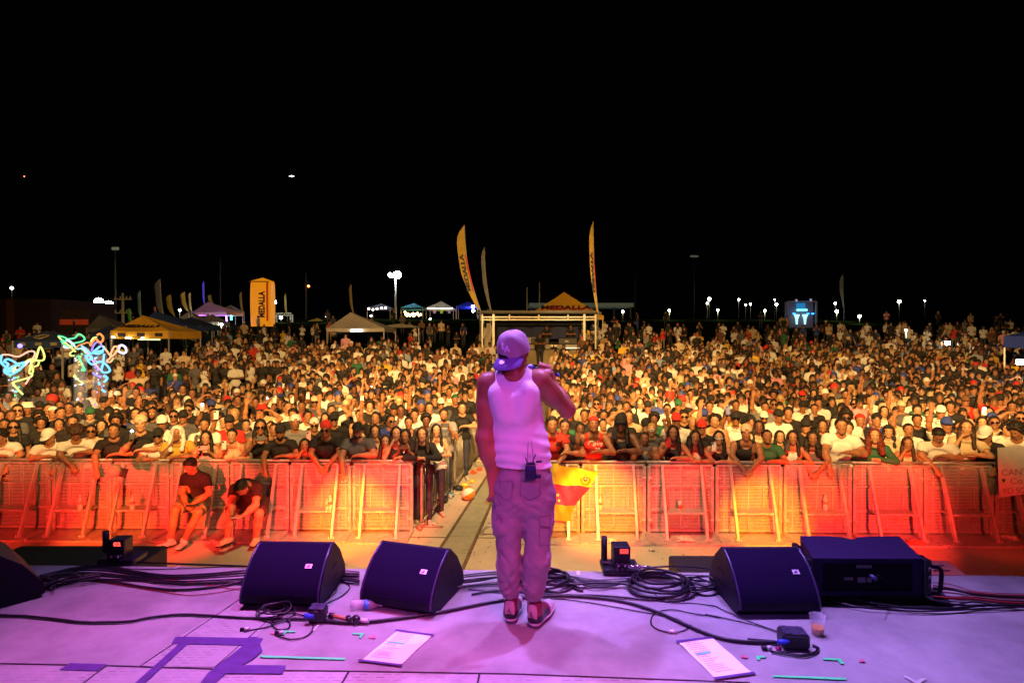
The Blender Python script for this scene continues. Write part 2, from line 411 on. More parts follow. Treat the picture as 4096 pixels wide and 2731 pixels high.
def sheet(name, pts, z, m, th=0.0015):
    b = MB(); P = [G(*p, z) for p in pts]
    # counter-clockwise from above
    ar = sum(P[i].x * P[(i + 1) % len(P)].y - P[(i + 1) % len(P)].x * P[i].y for i in range(len(P)))
    if ar < 0: P = P[::-1]
    n = len(P); lo = [p - Vector((0, 0, th)) for p in P]
    b.add(P + lo, [tuple(range(n)), tuple(range(n, 2 * n))[::-1]] + [(i, i + n, (i + 1) % n + n, (i + 1) % n) for i in range(n)])
    return b.build(name, m)
s1 = sheet('tread_plates', [(-300, 2646), (430, 2660), (1010, 2678), (1395, 2682), (2048, 2692), (3000, 2727), (3100, 2760), (3100, 2900), (-300, 2900)], 0.003, trm)
s2 = sheet('tread_plate_strip', [(963, 2392), (1085, 2400), (1100, 2455), (1032, 2540), (860, 2665), (560, 2664), (690, 2560)], 0.003, trm)
for s in (s1, s2): tag(s, kind='structure')
seam = mat('seam_gap', (0.03, 0.015, 0.03), 0.9)
def seamline(pts, w=5):
    P = [G(*p, 0.0055) for p in pts]; b = MB()
    for a, c in zip(P, P[1:]): b.bar(a, c, w * 0.0012, 0.0015)
    tag(b.build('seam', seam), kind='structure')
seamline([(-300, 2646), (430, 2660), (1010, 2678), (1395, 2682), (2048, 2693), (3000, 2728)], 8)
seamline([(1395, 2684), (1350, 2760)], 9); seamline([(1918, 2692), (1905, 2760)], 9); seamline([(425, 2662), (330, 2731)], 6)
seamline([(963, 2392), (560, 2662)], 4); seamline([(1100, 2455), (860, 2665)], 4)
# gaffer and spike tapes
tp_d = mat('gaffer_tape_violet', (0.085, 0.03, 0.20), 0.65, var=.25, scale=20)
tp_g = mat('spike_tape_mint', (0.10, 1.0, 0.30), 0.5, var=.08)
tp_p = mat('spike_tape_pink', (0.62, 0.14, 0.24), 0.6)
tp_w = mat('old_tape_mark', (0.62, 0.60, 0.55), 0.6)
def tape(pts, m, label, z=0.007):
    o = sheet('floor_tape', pts, z, m, 0.0008); tag(o, label, 'floor tape', 'tape marks on the stage floor'); return o
tape([(1500 / 2.138, 2545), (1530 / 2.138, 2544), (2250 / 2.138, 2550), (2215 / 2.138, 2580), (1465 / 2.138, 2572)], tp_d, 'wide violet tape strip closing the top end of the taped frame, on tread plate')
tape([(1530 / 2.138, 2572), (1620 / 2.138, 2566), (1235 / 2.138, 2731), (1150 / 2.138, 2731)], tp_d, 'long violet tape strip slanting down the left side of the taped frame', .0085)
tape([(2130 / 2.138, 2545), (2200 / 2.138, 2545), (1050, 2600), (1010, 2635), (905, 2690), (860, 2731), (800, 2731), (830, 2690), (985, 2570)], tp_d, 'ragged violet tape strip slanting down the right side of the taped frame', .0085)
tape([(950, 2657), (1145, 2659), (1130, 2692), (880, 2690)], tp_d, 'short violet tape strip branching right from the taped frame', .010)
tape([(280, 2650), (428, 2654), (390, 2681), (238, 2676)], tp_d, 'lone violet tape patch over the floor seam, bottom left')
tape([(1041, 2619), (1382, 2629), (1380, 2637), (1043, 2627)], tp_g, 'long mint green tape line below the left power box')
tape([(3093, 2698), (3386, 2709), (3384, 2717), (3090, 2705)], tp_g, 'long mint green tape line at the bottom right edge of stage')
tape([(1138, 2520), (1184, 2521), (1183, 2527), (1147, 2526), (1135, 2538), (1122, 2536)], tp_g, 'mint corner mark beside the cable loop of left power box')
tape([(1408, 2529), (1458, 2530), (1445, 2549), (1434, 2548), (1441, 2536), (1410, 2535)], tp_g, 'mint corner mark right of the left power box, by a pink one')
tape([(3024, 2620), (3064, 2622), (3061, 2629), (3043, 2628), (3039, 2637), (3027, 2636)], tp_g, 'mint corner mark left of the right power box lead')
tape([(3292, 2629), (3364, 2632), (3377, 2653), (3362, 2653), (3352, 2639), (3292, 2636)], tp_g, 'mint corner mark at far right below the beer cup')
tape([(1474, 2545), (1492, 2546), (1496, 2537), (1503, 2538), (1501, 2551), (1473, 2549)], tp_p, 'pink corner mark next to the left song sheet')
tape([(1082, 2527), (1098, 2529), (1098, 2533), (1083, 2532)], tp_p, 'pink tape scrap under the cable loop')
tape([(2964, 2618), (2978, 2617), (2992, 2627), (2985, 2631), (2963, 2626)], tp_p, 'pink tape scrap right of the right song sheet')
tape([(3436, 2640), (3452, 2632), (3462, 2645), (3436, 2646)], tp_p, 'pink triangle scrap at far right of the stage floor')
tape([(3612, 2702), (3622, 2700), (3665, 2721), (3685, 2710), (3708, 2712), (3680, 2731), (3662, 2731)], tp_w, 'pale worn tape check mark at bottom right')
tape([(2305, 2281), (2320, 2281), (2319, 2298), (2307, 2298)], tp_w, 'small white tape square on the stage edge right of the performer')
tape([(715, 2262), (729, 2262), (700, 2273), (692, 2272)], tp_w, 'white tape dash on the stage edge left of first wedge')
tape([(1293, 2470), (1300, 2470), (1255, 2522), (1248, 2521)], tp_w, 'faint pale tape line between power box and bottle')

# song sheets
def setlist(c, label, gi):
    """c: photo corners top-left, top-right, bottom-right, bottom-left"""
    P = [G(*p, 0.006) for p in c]
    root = empty('song_sheet', (sum(p.x for p in P) / 4, sum(p.y for p in P) / 4, 0.0), label=label, cat='paper', group='song sheets taped to the stage')
    O = root.location; pb = MB(); n = 6
    def pt(u, v, z): 
        a = P[0].lerp(P[1], u); b = P[3].lerp(P[2], u); q = a.lerp(b, v); return Vector((q.x - O.x, q.y - O.y, z))
    for j in range(n + 1):
        for i in range(3): pb.v.append(tuple(pt(i / 2, j / n, 0.006 + 0.002 * math.sin(j * 1.9 + i))))
    for j in range(n):
        for i in range(2):
            a = j * 3 + i; pb.f.append([a, a + 3, a + 4, a + 1]); pb.m.append(0); pb.sm.append(True)
    pb.build('sheet', mat('paper_white', (0.93, 0.95, 0.90), 0.5, var=.02), root)
    ink = mat('printed_ink', (0.35, 0.12, 0.30), 0.6); ib = MB(); rr = random.Random(5)
    rows = [.05, .10, .15, .20, .25, .31, .36, .41, .46, .53, .58, .64, .69, .74, .79, .85]
    for k, v in enumerate(rows):
        x = 0.10 + (0.03 if k % 5 == 0 else 0); ln = rr.uniform(0.22, 0.5); xe = x + ln
        while x < xe:
            w = rr.uniform(0.02, 0.06)
            q = [pt(x, v, .0092), pt(min(x + w, xe), v, .0092), pt(min(x + w, xe), v + .011, .0092), pt(x, v + .011, .0092)]
            ib.add(q, [(0, 1, 2, 3)] if (q[1] - q[0]).cross(q[3] - q[0]).z > 0 else [(3, 2, 1, 0)]); x += w + 0.012
    ib.build('printed_lines', ink, root)
    hb = MB(); q = [pt(.10, .355, .0088), pt(.55, .345, .0088), pt(.55, .39, .0088), pt(.10, .40, .0088)]
    hb.add(q, [(0, 1, 2, 3)] if (q[1] - q[0]).cross(q[3] - q[0]).z > 0 else [(3, 2, 1, 0)]); hb.build('highlight_stripe', mat('highlighter', (0.15, 0.95, 0.65), 0.5), root)
    for (v0, v1) in ((-.035, .02), (.975, 1.03)):
        tb = MB()
        q = [pt(-.06, v0, .0105), pt(1.05, v0, .0105), pt(1.05, v1, .0105), pt(-.06, v1, .0105)]
        tb.add(q, [(0, 1, 2, 3)] if (q[1] - q[0]).cross(q[3] - q[0]).z > 0 else [(3, 2, 1, 0)])
        tb.build('tape_end', tp_d, root)
    return root
setlist([(1588, 2522), (1727, 2541), (1600, 2660), (1443, 2641)], 'white song sheet taped down left of the performer, between the two left wedges', 0)
setlist([(2714, 2567), (2851, 2550), (3012, 2692), (2864, 2713)], 'white song sheet taped down right of the performer, near the right power box', 1)

# ================================================================ WEDGE MONITORS
blk = mat('speaker_paint', (0.006, 0.0025, 0.018), 0.55, var=.3, scale=60, bump=.15, spec=.22)
grl = mat('grille_cloth', (0.010, 0.003, 0.030), 0.85, var=.3, scale=260, bump=.3, spec=.10)
hole = mat('recess_black', (0.003, 0.003, 0.003), 0.9)
badge = mat('badge_silver', (0.75, 0.68, 0.72), 0.35, metal=.3, var=.05)
badge2 = mat('badge_ink', (0.10, 0.05, 0.22), 0.4)
def wedge(loc, rz, label, w=0.60):
    r = empty('stage_monitor', loc, rz, label, 'stage monitor', 'wedge monitors along the stage'); r.scale = (1, 1, .74)
    # side profile (y towards the performer = -Y local, z up)
    P = [(-.24, .03), (-.265, .06), (-.262, .12), (-.235, .20), (-.175, .30), (-.10, .385), (.0, .455), (.02, .462), (.13, .34), (.235, .14), (.245, .04), (.20, .01), (-.20, .01)]
    b = MB(); b.prism(P, (1, 0, 0), w, 0, (-w / 2, 0, 0), (0, 1, 0), (0, 0, 1))
    b.build('cabinet', blk, r)
    # curved grille on the sloping face
    g = MB(); Q = [(-.262, .125), (-.236, .203), (-.176, .302), (-.102, .387), (-.004, .457)]
    out = []; Q2 = [(p.y, p.z) for p in spline([(0, y, z) for y, z in Q], 5)]; Qs, Q = Q, Q2
    for i, (y, z) in enumerate(Q):
        a = Q[max(i - 1, 0)]; c = Q[min(i + 1, len(Q) - 1)]; d = Vector((0, c[0] - a[0], c[1] - a[1])).normalized(); nrm = Vector((0, -d.z, d.y))
        for x in (-w / 2 + .022, w / 2 - .022): out.append(Vector((x, y, z)) + nrm * .006)
    g.add(out, [(2 * i, 2 * i + 1, 2 * i + 3, 2 * i + 2) for i in range(len(Q) - 1)], 0, True); g.build('grille', grl, r); Q = Qs
    for x in (-w / 2 + .011, w / 2 - .011):
        e = MB(); e.tube(spline([(x, y - .003, z + .003) for (y, z) in [(-.262, .07)] + Q], 4), .008, 6)
        e.build('edge_trim', mat('trim_painted_sheen', (0.05, 0.03, 0.10), 0.35), r)  # purple edge glow put into the trim's colour
    # logo plate
    s = MB(); d = Vector((0, .098, .085)).normalized(); nr = Vector((0, -d.z, d.y)); c = Vector((w * .29, -.155, .325)) + nr * .012
    M = frame_M(c, (1, 0, 0), d); q = [M @ Vector(p) for p in ((-.022, -.019, 0), (.022, -.019, 0), (.022, .019, 0), (-.022, .019, 0))]; s.add(q, [(0, 1, 2, 3)])
    q = [M @ Vector(p) for p in ((-.019, -.013, .001), (.008, -.013, .001), (.008, .012, .001), (.0, .008, .001), (-.008, 0, .001))]; s.add(q, [(0, 1, 2, 3, 4)], 1)
    s.build('badge', [badge, badge2], r)
    for sx in (-1, 1):
        for (dz, up) in ((.235, 1), (.155, -1)):
            h = MB()
            pts = [(math.cos(t) * .055, math.sin(t) * .04 * up) for t in [i * PI / 10 for i in range(11)]]
            h.prism(pts if up > 0 else pts[::-1], (sx, 0, 0), .0015, 0, (sx * (w / 2 + .0005), .02, dz), (0, 1, 0), (0, 0, 1))
            h.build('handle_recess', hole, r)
    for sx in (-1, 1):
        for y in (-.19, .18):
            k = MB(); k.box((sx * (w / 2 - .06), y, .006), (.05, .05, .012)); k.build('rubber_foot', hole, r)
    return r
def at_front(px, py, off, rz):
    """base of the front lip at this pixel -> origin"""
    p = G(px, py, 0); return (p.x - math.sin(rz) * off * -1 * -1, p.y + math.cos(rz) * off, 0)
def wloc(px, py, rz, off=.24):
    p = G(px, py, 0.0); return (p.x - math.sin(rz) * off, p.y + math.cos(rz) * off, 0)
wedge(wloc(1124, 2432, R(-2)), R(-2), 'black wedge monitor left of the performer, upright to camera, power box before it', .525)
wedge(wloc(1588, 2445, R(-18)), R(-18), 'black wedge monitor turned slightly left of the performer, water bottle at its corner', .52)
wedge(wloc(3112, 2462, R(1)), R(1), 'black wedge monitor right of the performer, in front of the big flat loudspeaker', .525)
wedge(wloc(-245, 2435, R(-40)), R(-40), 'black wedge monitor cut off by the left picture edge', .6)

# ================================================================ BIG LINE SPEAKER ON ITS BACK, right
def line_speaker():
    P0 = Vector((1.985, 3.74, 0)); z0 = .05
    r = empty('line_array_speaker', (P0.x, P0.y, 0), R(-.5), 'large flat black loudspeaker lying on a dark mat, right of the right wedge', 'loudspeaker')
    # width ~1.0, depth .72, height .33 ; front (audience) edge lower lip has notch
    w = .72; h = .25; D = .42; b = MB()
    x0 = 0.0; nx = 24; top = []
    def fy(u):      # far edge outline with a dip in the middle
        return D - .05 * math.exp(-((u - .5) / .06) ** 2) - .02 * math.exp(-((u - .5) / .2) ** 2)
    vs = []
    for i in range(nx + 1):
        u = i / nx; x = x0 + w * u
        vs += [(x, 0, 0), (x, 0, h), (x, fy(u), h), (x, fy(u), 0)]
    fs = []
    for i in range(nx):
        a = i * 4; c = a + 4
        fs += [(a, c, c + 1, a + 1), (a + 1, c + 1, c + 2, a + 2), (a + 2, c + 2, c + 3, a + 3), (a + 3, c + 3, c, a)]
    fs += [(0, 1, 2, 3), (nx * 4 + 3, nx * 4 + 2, nx * 4 + 1, nx * 4)]
    b.add([(v[0] + .30 * v[1], v[1], v[2] + .05) for v in vs], fs); b.build('cabinet', mat('speaker_paint_warm', (0.022, 0.009, 0.055), .7, var=.15, scale=80, bump=.2, spec=.15), r)
    f = MB(); f.box((w / 2, -.004, .05 + h / 2), (w - .14, .008, h - .07)); f.build('rear_panel', mat('rear_panel', (0.003, 0.002, 0.007), .7, spec=.1), r)
    for sx in (0, 1):
        g = MB(); x = -.03 if sx == 0 else w + .03
        g.box((x, .03, .05 + h * .5), (.05, .09, h * .96), bev=.008); g.bar((x, .03, .07), (x + .28 * D, D * .95, .07), .035, .05); g.box((x + .27 * D, D * .93, .05 + h * .45), (.04, .07, h * .7), bev=.006)
        g.bar((x, .05, .05 + h * .95), (x, .20, .05 + h * .78), .03); g.build('rigging_frame', mat('rig_steel', (0.02, 0.018, 0.03), .4, metal=.5), r)
        hb = MB(); hx = x + (.03 if sx else -.03)
        for dz in (.3, .5, .72):
            hb = MB(); hb.tube([(x, -.02, .05 + h * dz), (x, -.026, .05 + h * dz + .02)], .006, 6)
            hb.build('pin', mat('pin_steel', (.4, .38, .45), .35, metal=.7), r)
    hd = MB(); hd.tube(spline([(w + .05, .0, .25), (w + .11, -.01, .235), (w + .115, -.01, .15), (w + .11, 0, .08), (w + .05, 0, .07)], 5), .013, 8); hd.build('handle', blk, r)
    for q, e in (((w * .46, -.009, .05 + h * .80), (.10, .002, .02)), ((w * .32, -.009, .05 + h * .48), (.06, .002, .018)), ((w * .44, -.009, .05 + h * .45), (.055, .002, .035)), ((w * .51, -.009, .05 + h * .45), (.03, .002, .03))):
        lb = MB(); lb.box(q, e); lb.build('label_plate', mat('label_plate', (.10, .10, .13), .5), r)
    cn = MB(); cn.tube([(w * .51, -.01, .05 + h * .58), (w * .54, -.05, .05 + h * .54)], .014, 10); cn.build('connector', mat('connector_blue', (.06, .05, .18), .4), r)
    sd = MB(); pts = [(math.cos(t) * .05, math.sin(t) * .05) for t in [i * 2 * PI / 16 for i in range(16)]]
    sd.prism(pts, (-1, 0, 0), .002, 0, (-.0005, .30, .05 + h * .55), (0, 1, 0), (0, 0, 1)); sd.build('side_hole', hole, r)
    return P0, w
P0, lw = line_speaker()
m_ = sheet('rubber_mat', [(3262, 2345), (3760, 2350), (3815, 2425), (3500, 2425), (3255, 2418)], 0.012, mat('mat_dark', (0.012, 0.010, 0.016), .75, bump=.3), .010)
tag(m_, 'dark rubber mat on the deck beneath the big flat loudspeaker', 'mat')
rb_ = sheet('red_lit_board', [(3640, 2240), (3790, 2243), (3868, 2300), (3660, 2298)], 0.004, mat('red_lit_board', (0.45, 0.12, 0.08), .6), .06)  # red light on the board put into its colour
tag(rb_, 'red lit board with two slots on the stage edge behind the big loudspeaker', 'board')
for (a, b2) in (((3722, 2262), (3775, 2262)), ((3735, 2281), (3798, 2281))):
    bb = MB(); p, q = G(*a, .008), G(*b2, .008); bb.bar(p, q, .012, .02)
    bb.build('slot_handle', mat('slot_handle', (.5, .35, .3), .4, metal=.6), rb_)
# black subwoofers standing in the pit against the stage, tops just under deck level
def subw(px0, px1, py, label, h):
    a = Y_(px0, py, E0.y + .62); b = Y_(px1, py, E0.y + .62); top = a.z
    r = empty('subwoofer', ((a.x + b.x) / 2, E0.y + .38, PITZ), 0, label, 'subwoofer', 'black subwoofers in the pit under the stage lip')
    w = b.x - a.x; q = MB(); q.box((0, .0, (top - PITZ) / 2), (w, .62, top - PITZ), bev=.012); q.build('cabinet', mat('sub_paint', (0.01, 0.006, 0.005), .55, bump=.2, scale=50), r)
    g = MB(); g.box((0, .313, (top - PITZ) / 2), (w - .08, .006, top - PITZ - .1)); g.build('grille', grl, r)
    for sx in (-1, 1):
        hb = MB(); hb.box((sx * (w / 2 + .001), 0, (top - PITZ) * .7), (.004, .16, .10)); hb.build('handle_recess', hole, r)
subw(60, 652, 2192, 'long black subwoofer in the pit below the left end of the stage', .9)
subw(2682, 3150, 2232, 'black subwoofer in the pit below the stage, left of the right wedge', .9)
# ================================================================ BARRICADE
def perf_mat():
    m = bpy.data.materials.new('perforated_metal'); m.use_nodes = True; N, L = nt(m); b = N['Principled BSDF']
    b.inputs['Base Color'].default_value = (0.52, 0.50, 0.48, 1); b.inputs['Metallic'].default_value = .35; b.inputs['Roughness'].default_value = .42
    tc = N.new('ShaderNodeTexCoord'); sp = N.new('ShaderNodeSeparateXYZ'); L.new(tc.outputs['Object'], sp.inputs[0])
    def fr(sock, k, thr):
        a = N.new('ShaderNodeMath'); a.operation = 'MULTIPLY'; a.inputs[1].default_value = k; L.new(sock, a.inputs[0])
        f = N.new('ShaderNodeMath'); f.operation = 'FRACT'; L.new(a.outputs[0], f.inputs[0])
        g = N.new('ShaderNodeMath'); g.operation = 'GREATER_THAN'; g.inputs[1].default_value = thr; L.new(f.outputs[0], g.inputs[0]); return g.outputs[0]
    h = fr(sp.outputs['Z'], 1 / .024, .66); v = fr(sp.outputs['X'], 1 / .40, .04)
    mu = N.new('ShaderNodeMath'); mu.operation = 'MULTIPLY'; L.new(h, mu.inputs[0]); L.new(v, mu.inputs[1])
    inv = N.new('ShaderNodeMath'); inv.operation = 'SUBTRACT'; inv.inputs[0].default_value = 1; L.new(mu.outputs[0], inv.inputs[1])
    L.new(inv.outputs[0], b.inputs['Alpha'])
    nz = N.new('ShaderNodeTexNoise'); nz.inputs['Scale'].default_value = 5; L.new(tc.outputs['Object'], nz.inputs['Vector'])
    bp = N.new('ShaderNodeBump'); bp.inputs['Strength'].default_value = .3; bp.inputs['Distance'].default_value = .01; L.new(nz.outputs['Fac'], bp.inputs['Height']); L.new(bp.outputs[0], b.inputs['Normal'])
    return m
perf = perf_mat()
alu = mat('aluminium', (0.62, 0.60, 0.57), .38, metal=.45, var=.15, scale=9, bump=.12)
alud = mat('aluminium_worn', (0.50, 0.47, 0.44), .45, metal=.4, var=.25, scale=14, bump=.2)
def treadstep():
    m = mat('step_tread', (0.55, 0.52, 0.50), .35, metal=.5, var=.5, scale=70, bump=.8); return m
def BY(X): return 9.38 - 0.017 * X
def joint(px):
    X = (px - CX) / F * 9.38; return X * BY(X) / 9.38
H_ = 1.2
def barrier(px0, px1, label):
    x0, x1 = joint(px0), joint(px1); a = Vector((x0, BY(x0), PITZ)); b = Vector((x1, BY(x1), PITZ)); w = (b - a).length
    rz = math.atan2(b.y - a.y, b.x - a.x)
    r = empty('crowd_barrier', (a + b) / 2, rz, label, 'crowd barrier', 'aluminium stage barrier panels')
    X = lambda u: -w / 2 + w * u
    p = MB(); p.add([(X(.03), 0, .06), (X(.97), 0, .06), (X(.97), 0, H_ - .07), (X(.03), 0, H_ - .07)], [(0, 1, 2, 3)]); p.build('mesh_panel', perf, r)
    f = MB()
    f.tube([(X(.005), 0, H_ - .02), (X(.995), 0, H_ - .02)], .022, 10)
    f.bar((X(.03), -.003, H_ - .07), (X(.97), -.003, H_ - .07), .05, .03)
    for z in (.79, .40, .06): f.bar((X(.06), -.012, z), (X(.94), -.012, z), .03, .035)
    for u, z0, z1 in ((.5, .80, 1.12), (.5, .07, .385), (.30, .42, .775), (.72, .42, .775)): f.bar((X(u), -.014, z0), (X(u), -.014, z1), .022, .022)
    f.build('frame', alud, r)
    for u in (.035, .965):
        q = MB(); q.box((X(u), -.01, .56), (.055, .06, 1.10), bev=.006); q.build('post', alud, r)
        for z in (.24, .93):
            c = MB(); c.box((X(u) + (.012 if u < .5 else -.012), -.052, z), (.066, .024, .028), bev=.004); c.tube([(X(u), -.06, z - .06), (X(u), -.06, z - .02)], .008, 6)
            c.build('clamp', mat('clamp_zinc', (.75, .72, .68), .3, metal=.5), r)
    for u in (.22, .79):
        s = MB(); s.bar((X(u), -.045, H_ - .06), (X(u), -.40, .03), .052, .038, up=(1, 0, 0)); s.box((X(u), -.41, .035), (.085, .06, .012)); s.tube([(X(u) - .04, -.42, .02), (X(u) - .04, -.42, .07)], .009, 6); s.tube([(X(u) + .04, -.42, .02), (X(u) + .04, -.42, .07)], .009, 6)
        s.build('strut', alu, r)
    t = MB(); t.box((X(.505), -.16, .41), (w * .55, .23, .035), bev=.005); t.build('step', treadstep(), r)
    k = MB(); k.box((0, -.24, .014), (w * .985, .62, .012)); k.bar((X(.01), -.555, .018), (X(.99), -.555, .018), .05, .03)
    for u in (.02, .98): k.bar((X(u), -.56, .03), (X(u), -.02, .03), .04, .03)
    k.build('base_plate', alud, r)
    return r
ords = ['first', 'second', 'third', 'fourth', 'fifth', 'sixth', 'seventh', 'eighth', 'ninth', 'tenth', 'eleventh', 'twelfth', 'thirteenth', 'fourteenth', 'fifteenth', 'sixteenth', 'seventeenth', 'eighteenth', 'nineteenth', 'twentieth']
LJ = [-37, 206, 449, 678, 920, 1158, 1408, 1654]; RJ = [2059, 2323, 2587, 2859, 3132, 3409, 3693, 3978, 4260]
ln = ['at the left picture edge', 'second from the left picture edge', 'with a clear bottle on its step, third from left edge', 'behind the guard in green shorts', 'behind the guard bent over his phone', 'under the man in red backward cap', 'last before the side fence, left of the aisle']
for i in range(7): barrier(LJ[i], LJ[i + 1], 'aluminium barrier panel ' + ln[i])
rn = ['half hidden behind the performer legs', 'draped with the yellow end of the flag', 'under the man in grey sleeveless top', 'under the woman in white framed sunglasses', 'behind the right wedge monitor', 'behind the big flat loudspeaker', 'under the woman in flower top, behind loudspeaker corner', 'at the right picture edge, with the paper sign']
rn = ['half hidden behind the performer legs', 'right of the flag, holding the flag corner', 'with a small can on its step', 'above the left edge of the right wedge', 'behind the gap between wedge and flat loudspeaker', 'behind the big flat loudspeaker', 'unlit grey one beyond the flat loudspeaker', 'at the right picture edge, carrying a paper sign']
for i in range(8): barrier(RJ[i], RJ[i + 1], 'aluminium barrier panel ' + rn[i])

# ---------------------------------------------------------------- steel side fence (bike racks) down both sides of the aisle
stl = mat('galvanised_steel', (0.42, 0.38, 0.30), .42, metal=.5, var=.25, scale=12, bump=.15)
def rack(a, b, label):
    a = Vector((a[0], a[1], PITZ)); b = Vector((b[0], b[1], PITZ)); w = (b - a).length; rz = math.atan2(b.y - a.y, b.x - a.x)
    r = empty('steel_fence', (a + b) / 2, rz, label, 'steel fence', 'steel crowd fences along the aisle')
    h = 1.1; f = MB(); hw = w / 2 - .03
    f.tube(spline([(-hw, 0, .16), (-hw, 0, .95), (-hw + .04, 0, h - .04), (-hw + .16, 0, h), (0, 0, h), (hw - .16, 0, h), (hw - .04, 0, h - .04), (hw, 0, .95), (hw, 0, .16)], 5), .021, 8)
    f.tube([(-hw, 0, .17), (hw, 0, .17)], .017, 8); f.build('frame', stl, r)
    v = MB(); n = max(3, int(w / .115))
    for i in range(1, n): x = -hw + 2 * hw * i / n; v.tube([(x, 0, .17), (x, 0, h - .01)], .0085, 6)
    v.build('bars', stl, r)
    for sx in (-1, 1):
        q = MB(); q.tube([(sx * (hw - .25), -.3, .02), (sx * (hw - .25), .3, .02)], .018, 6); q.tube([(sx * (hw - .25), 0, .02), (sx * (hw - .25), 0, .18)], .018, 6); q.build('foot', stl, r)
LA = [(-1.50, 9.36), (-1.20, 11.9), (-.93, 14.4), (-.72, 16.8), (-.5, 19.2)]
for i in range(4): rack(LA[i], LA[i + 1], ['nearest rounded steel fence panel left of the aisle, behind the last barrier', 'second steel fence panel along the left of the aisle', 'third steel fence panel along the left of the aisle', 'farthest steel fence panel along the left of the aisle'][i])
for i in range(3):
    o = 1.75; rack((LA[i][0] + o + .0, LA[i][1]), (LA[i + 1][0] + o, LA[i + 1][1]), ['steel fence panel hidden behind the performer, nearest right of aisle', 'second steel fence panel right of the aisle behind the performer', 'third steel fence panel right of the aisle behind the performer'][i])
# drain cover running away from the stage
dc = ramp_noise_mat('drain_cover', (0.26, 0.27, 0.20), (0.36, 0.35, 0.27), 4, rough=.6, bump=.5, spots=[(1.0, .35, (0.30, 0.16, 0.04), .3)])
n0 = [GP(1700, 2290), GP(1845, 2290)]; f0 = [GP(1888, 1998), GP(1973, 1998)]
for k in range(14):
    t0 = k / 5; t1 = (k + 1) / 5 - .004
    q = [n0[0].lerp(f0[0], t0), n0[1].lerp(f0[1], t0), n0[1].lerp(f0[1], t1), n0[0].lerp(f0[0], t1)]
    d = MB(); d.add([Vector((p.x, p.y, PITZ + .012)) for p in q] + [Vector((p.x, p.y, PITZ)) for p in q], [(0, 1, 2, 3), (0, 4, 5, 1), (1, 5, 6, 2), (2, 6, 7, 3), (3, 7, 4, 0)])
    tag(d.build('drain_cover', dc), kind='structure')
d = MB()
for a, b in ((n0[0], f0[0]), (n0[1], f0[1])):
    e = a.lerp(b, 2.8); d.bar(Vector((a.x, a.y, PITZ + .01)), Vector((e.x, e.y, PITZ + .01)), .05, .02)
tag(d.build('drain_frame', mat('rust_edge', (0.13, 0.09, 0.055), .7, var=.4, scale=10)), kind='structure')
d = MB()
for py in (2147, ):
    a = GP(1560, py); b = GP(2400, py + 8); d.bar((a.x, a.y, PITZ + .003), (b.x, b.y, PITZ + .003), .02, .006)
tag(d.build('paving_joint', mat('joint_dark', (.10, .08, .05), .9)), kind='structure')
# bent pipe on the ground behind the performer
a = GP(1925, 2140); b = GP(2100, 2140)
p = MB(); p.tube(spline([(a.x, a.y, PITZ + .02), (a.x + .07, a.y, PITZ + .12), (a.x + .16, a.y, PITZ + .15), (b.x, a.y, PITZ + .15)], 5), .022, 8)
tag(p.build('steel_pipe', alu), 'bent steel pipe loop standing on the concrete left of the performer knees', 'pipe')
# beach ball
c = GP(1874, 2000); rb = .135; c = Vector((c.x, c.y, PITZ + rb))
vs = []; fs = []; mi = []; n, m = 24, 14
Mr = Matrix.Rotation(R(62), 4, 'Y') @ Matrix.Rotation(R(25), 4, 'Z')
b = MB()
for i in range(m + 1):
    for j in range(n):
        t = PI * i / m; a = 2 * PI * j / n; b.v.append(tuple(Mr @ Vector((rb * math.sin(t) * math.cos(a), rb * math.sin(t) * math.sin(a), rb * math.cos(t)))))
for i in range(m):
    for j in range(n): b.f.append([i * n + j, (i + 1) * n + j, (i + 1) * n + (j + 1) % n, i * n + (j + 1) % n]); b.m.append((j // 4) % 2); b.sm.append(True)
o = b.build('beach_ball', [mat('ball_orange', (.85, .28, .02), .3), mat('ball_white', (.85, .80, .70), .3)], loc=c); tag(o, 'orange and white beach ball lying in the aisle by the steel fence', 'beach ball')
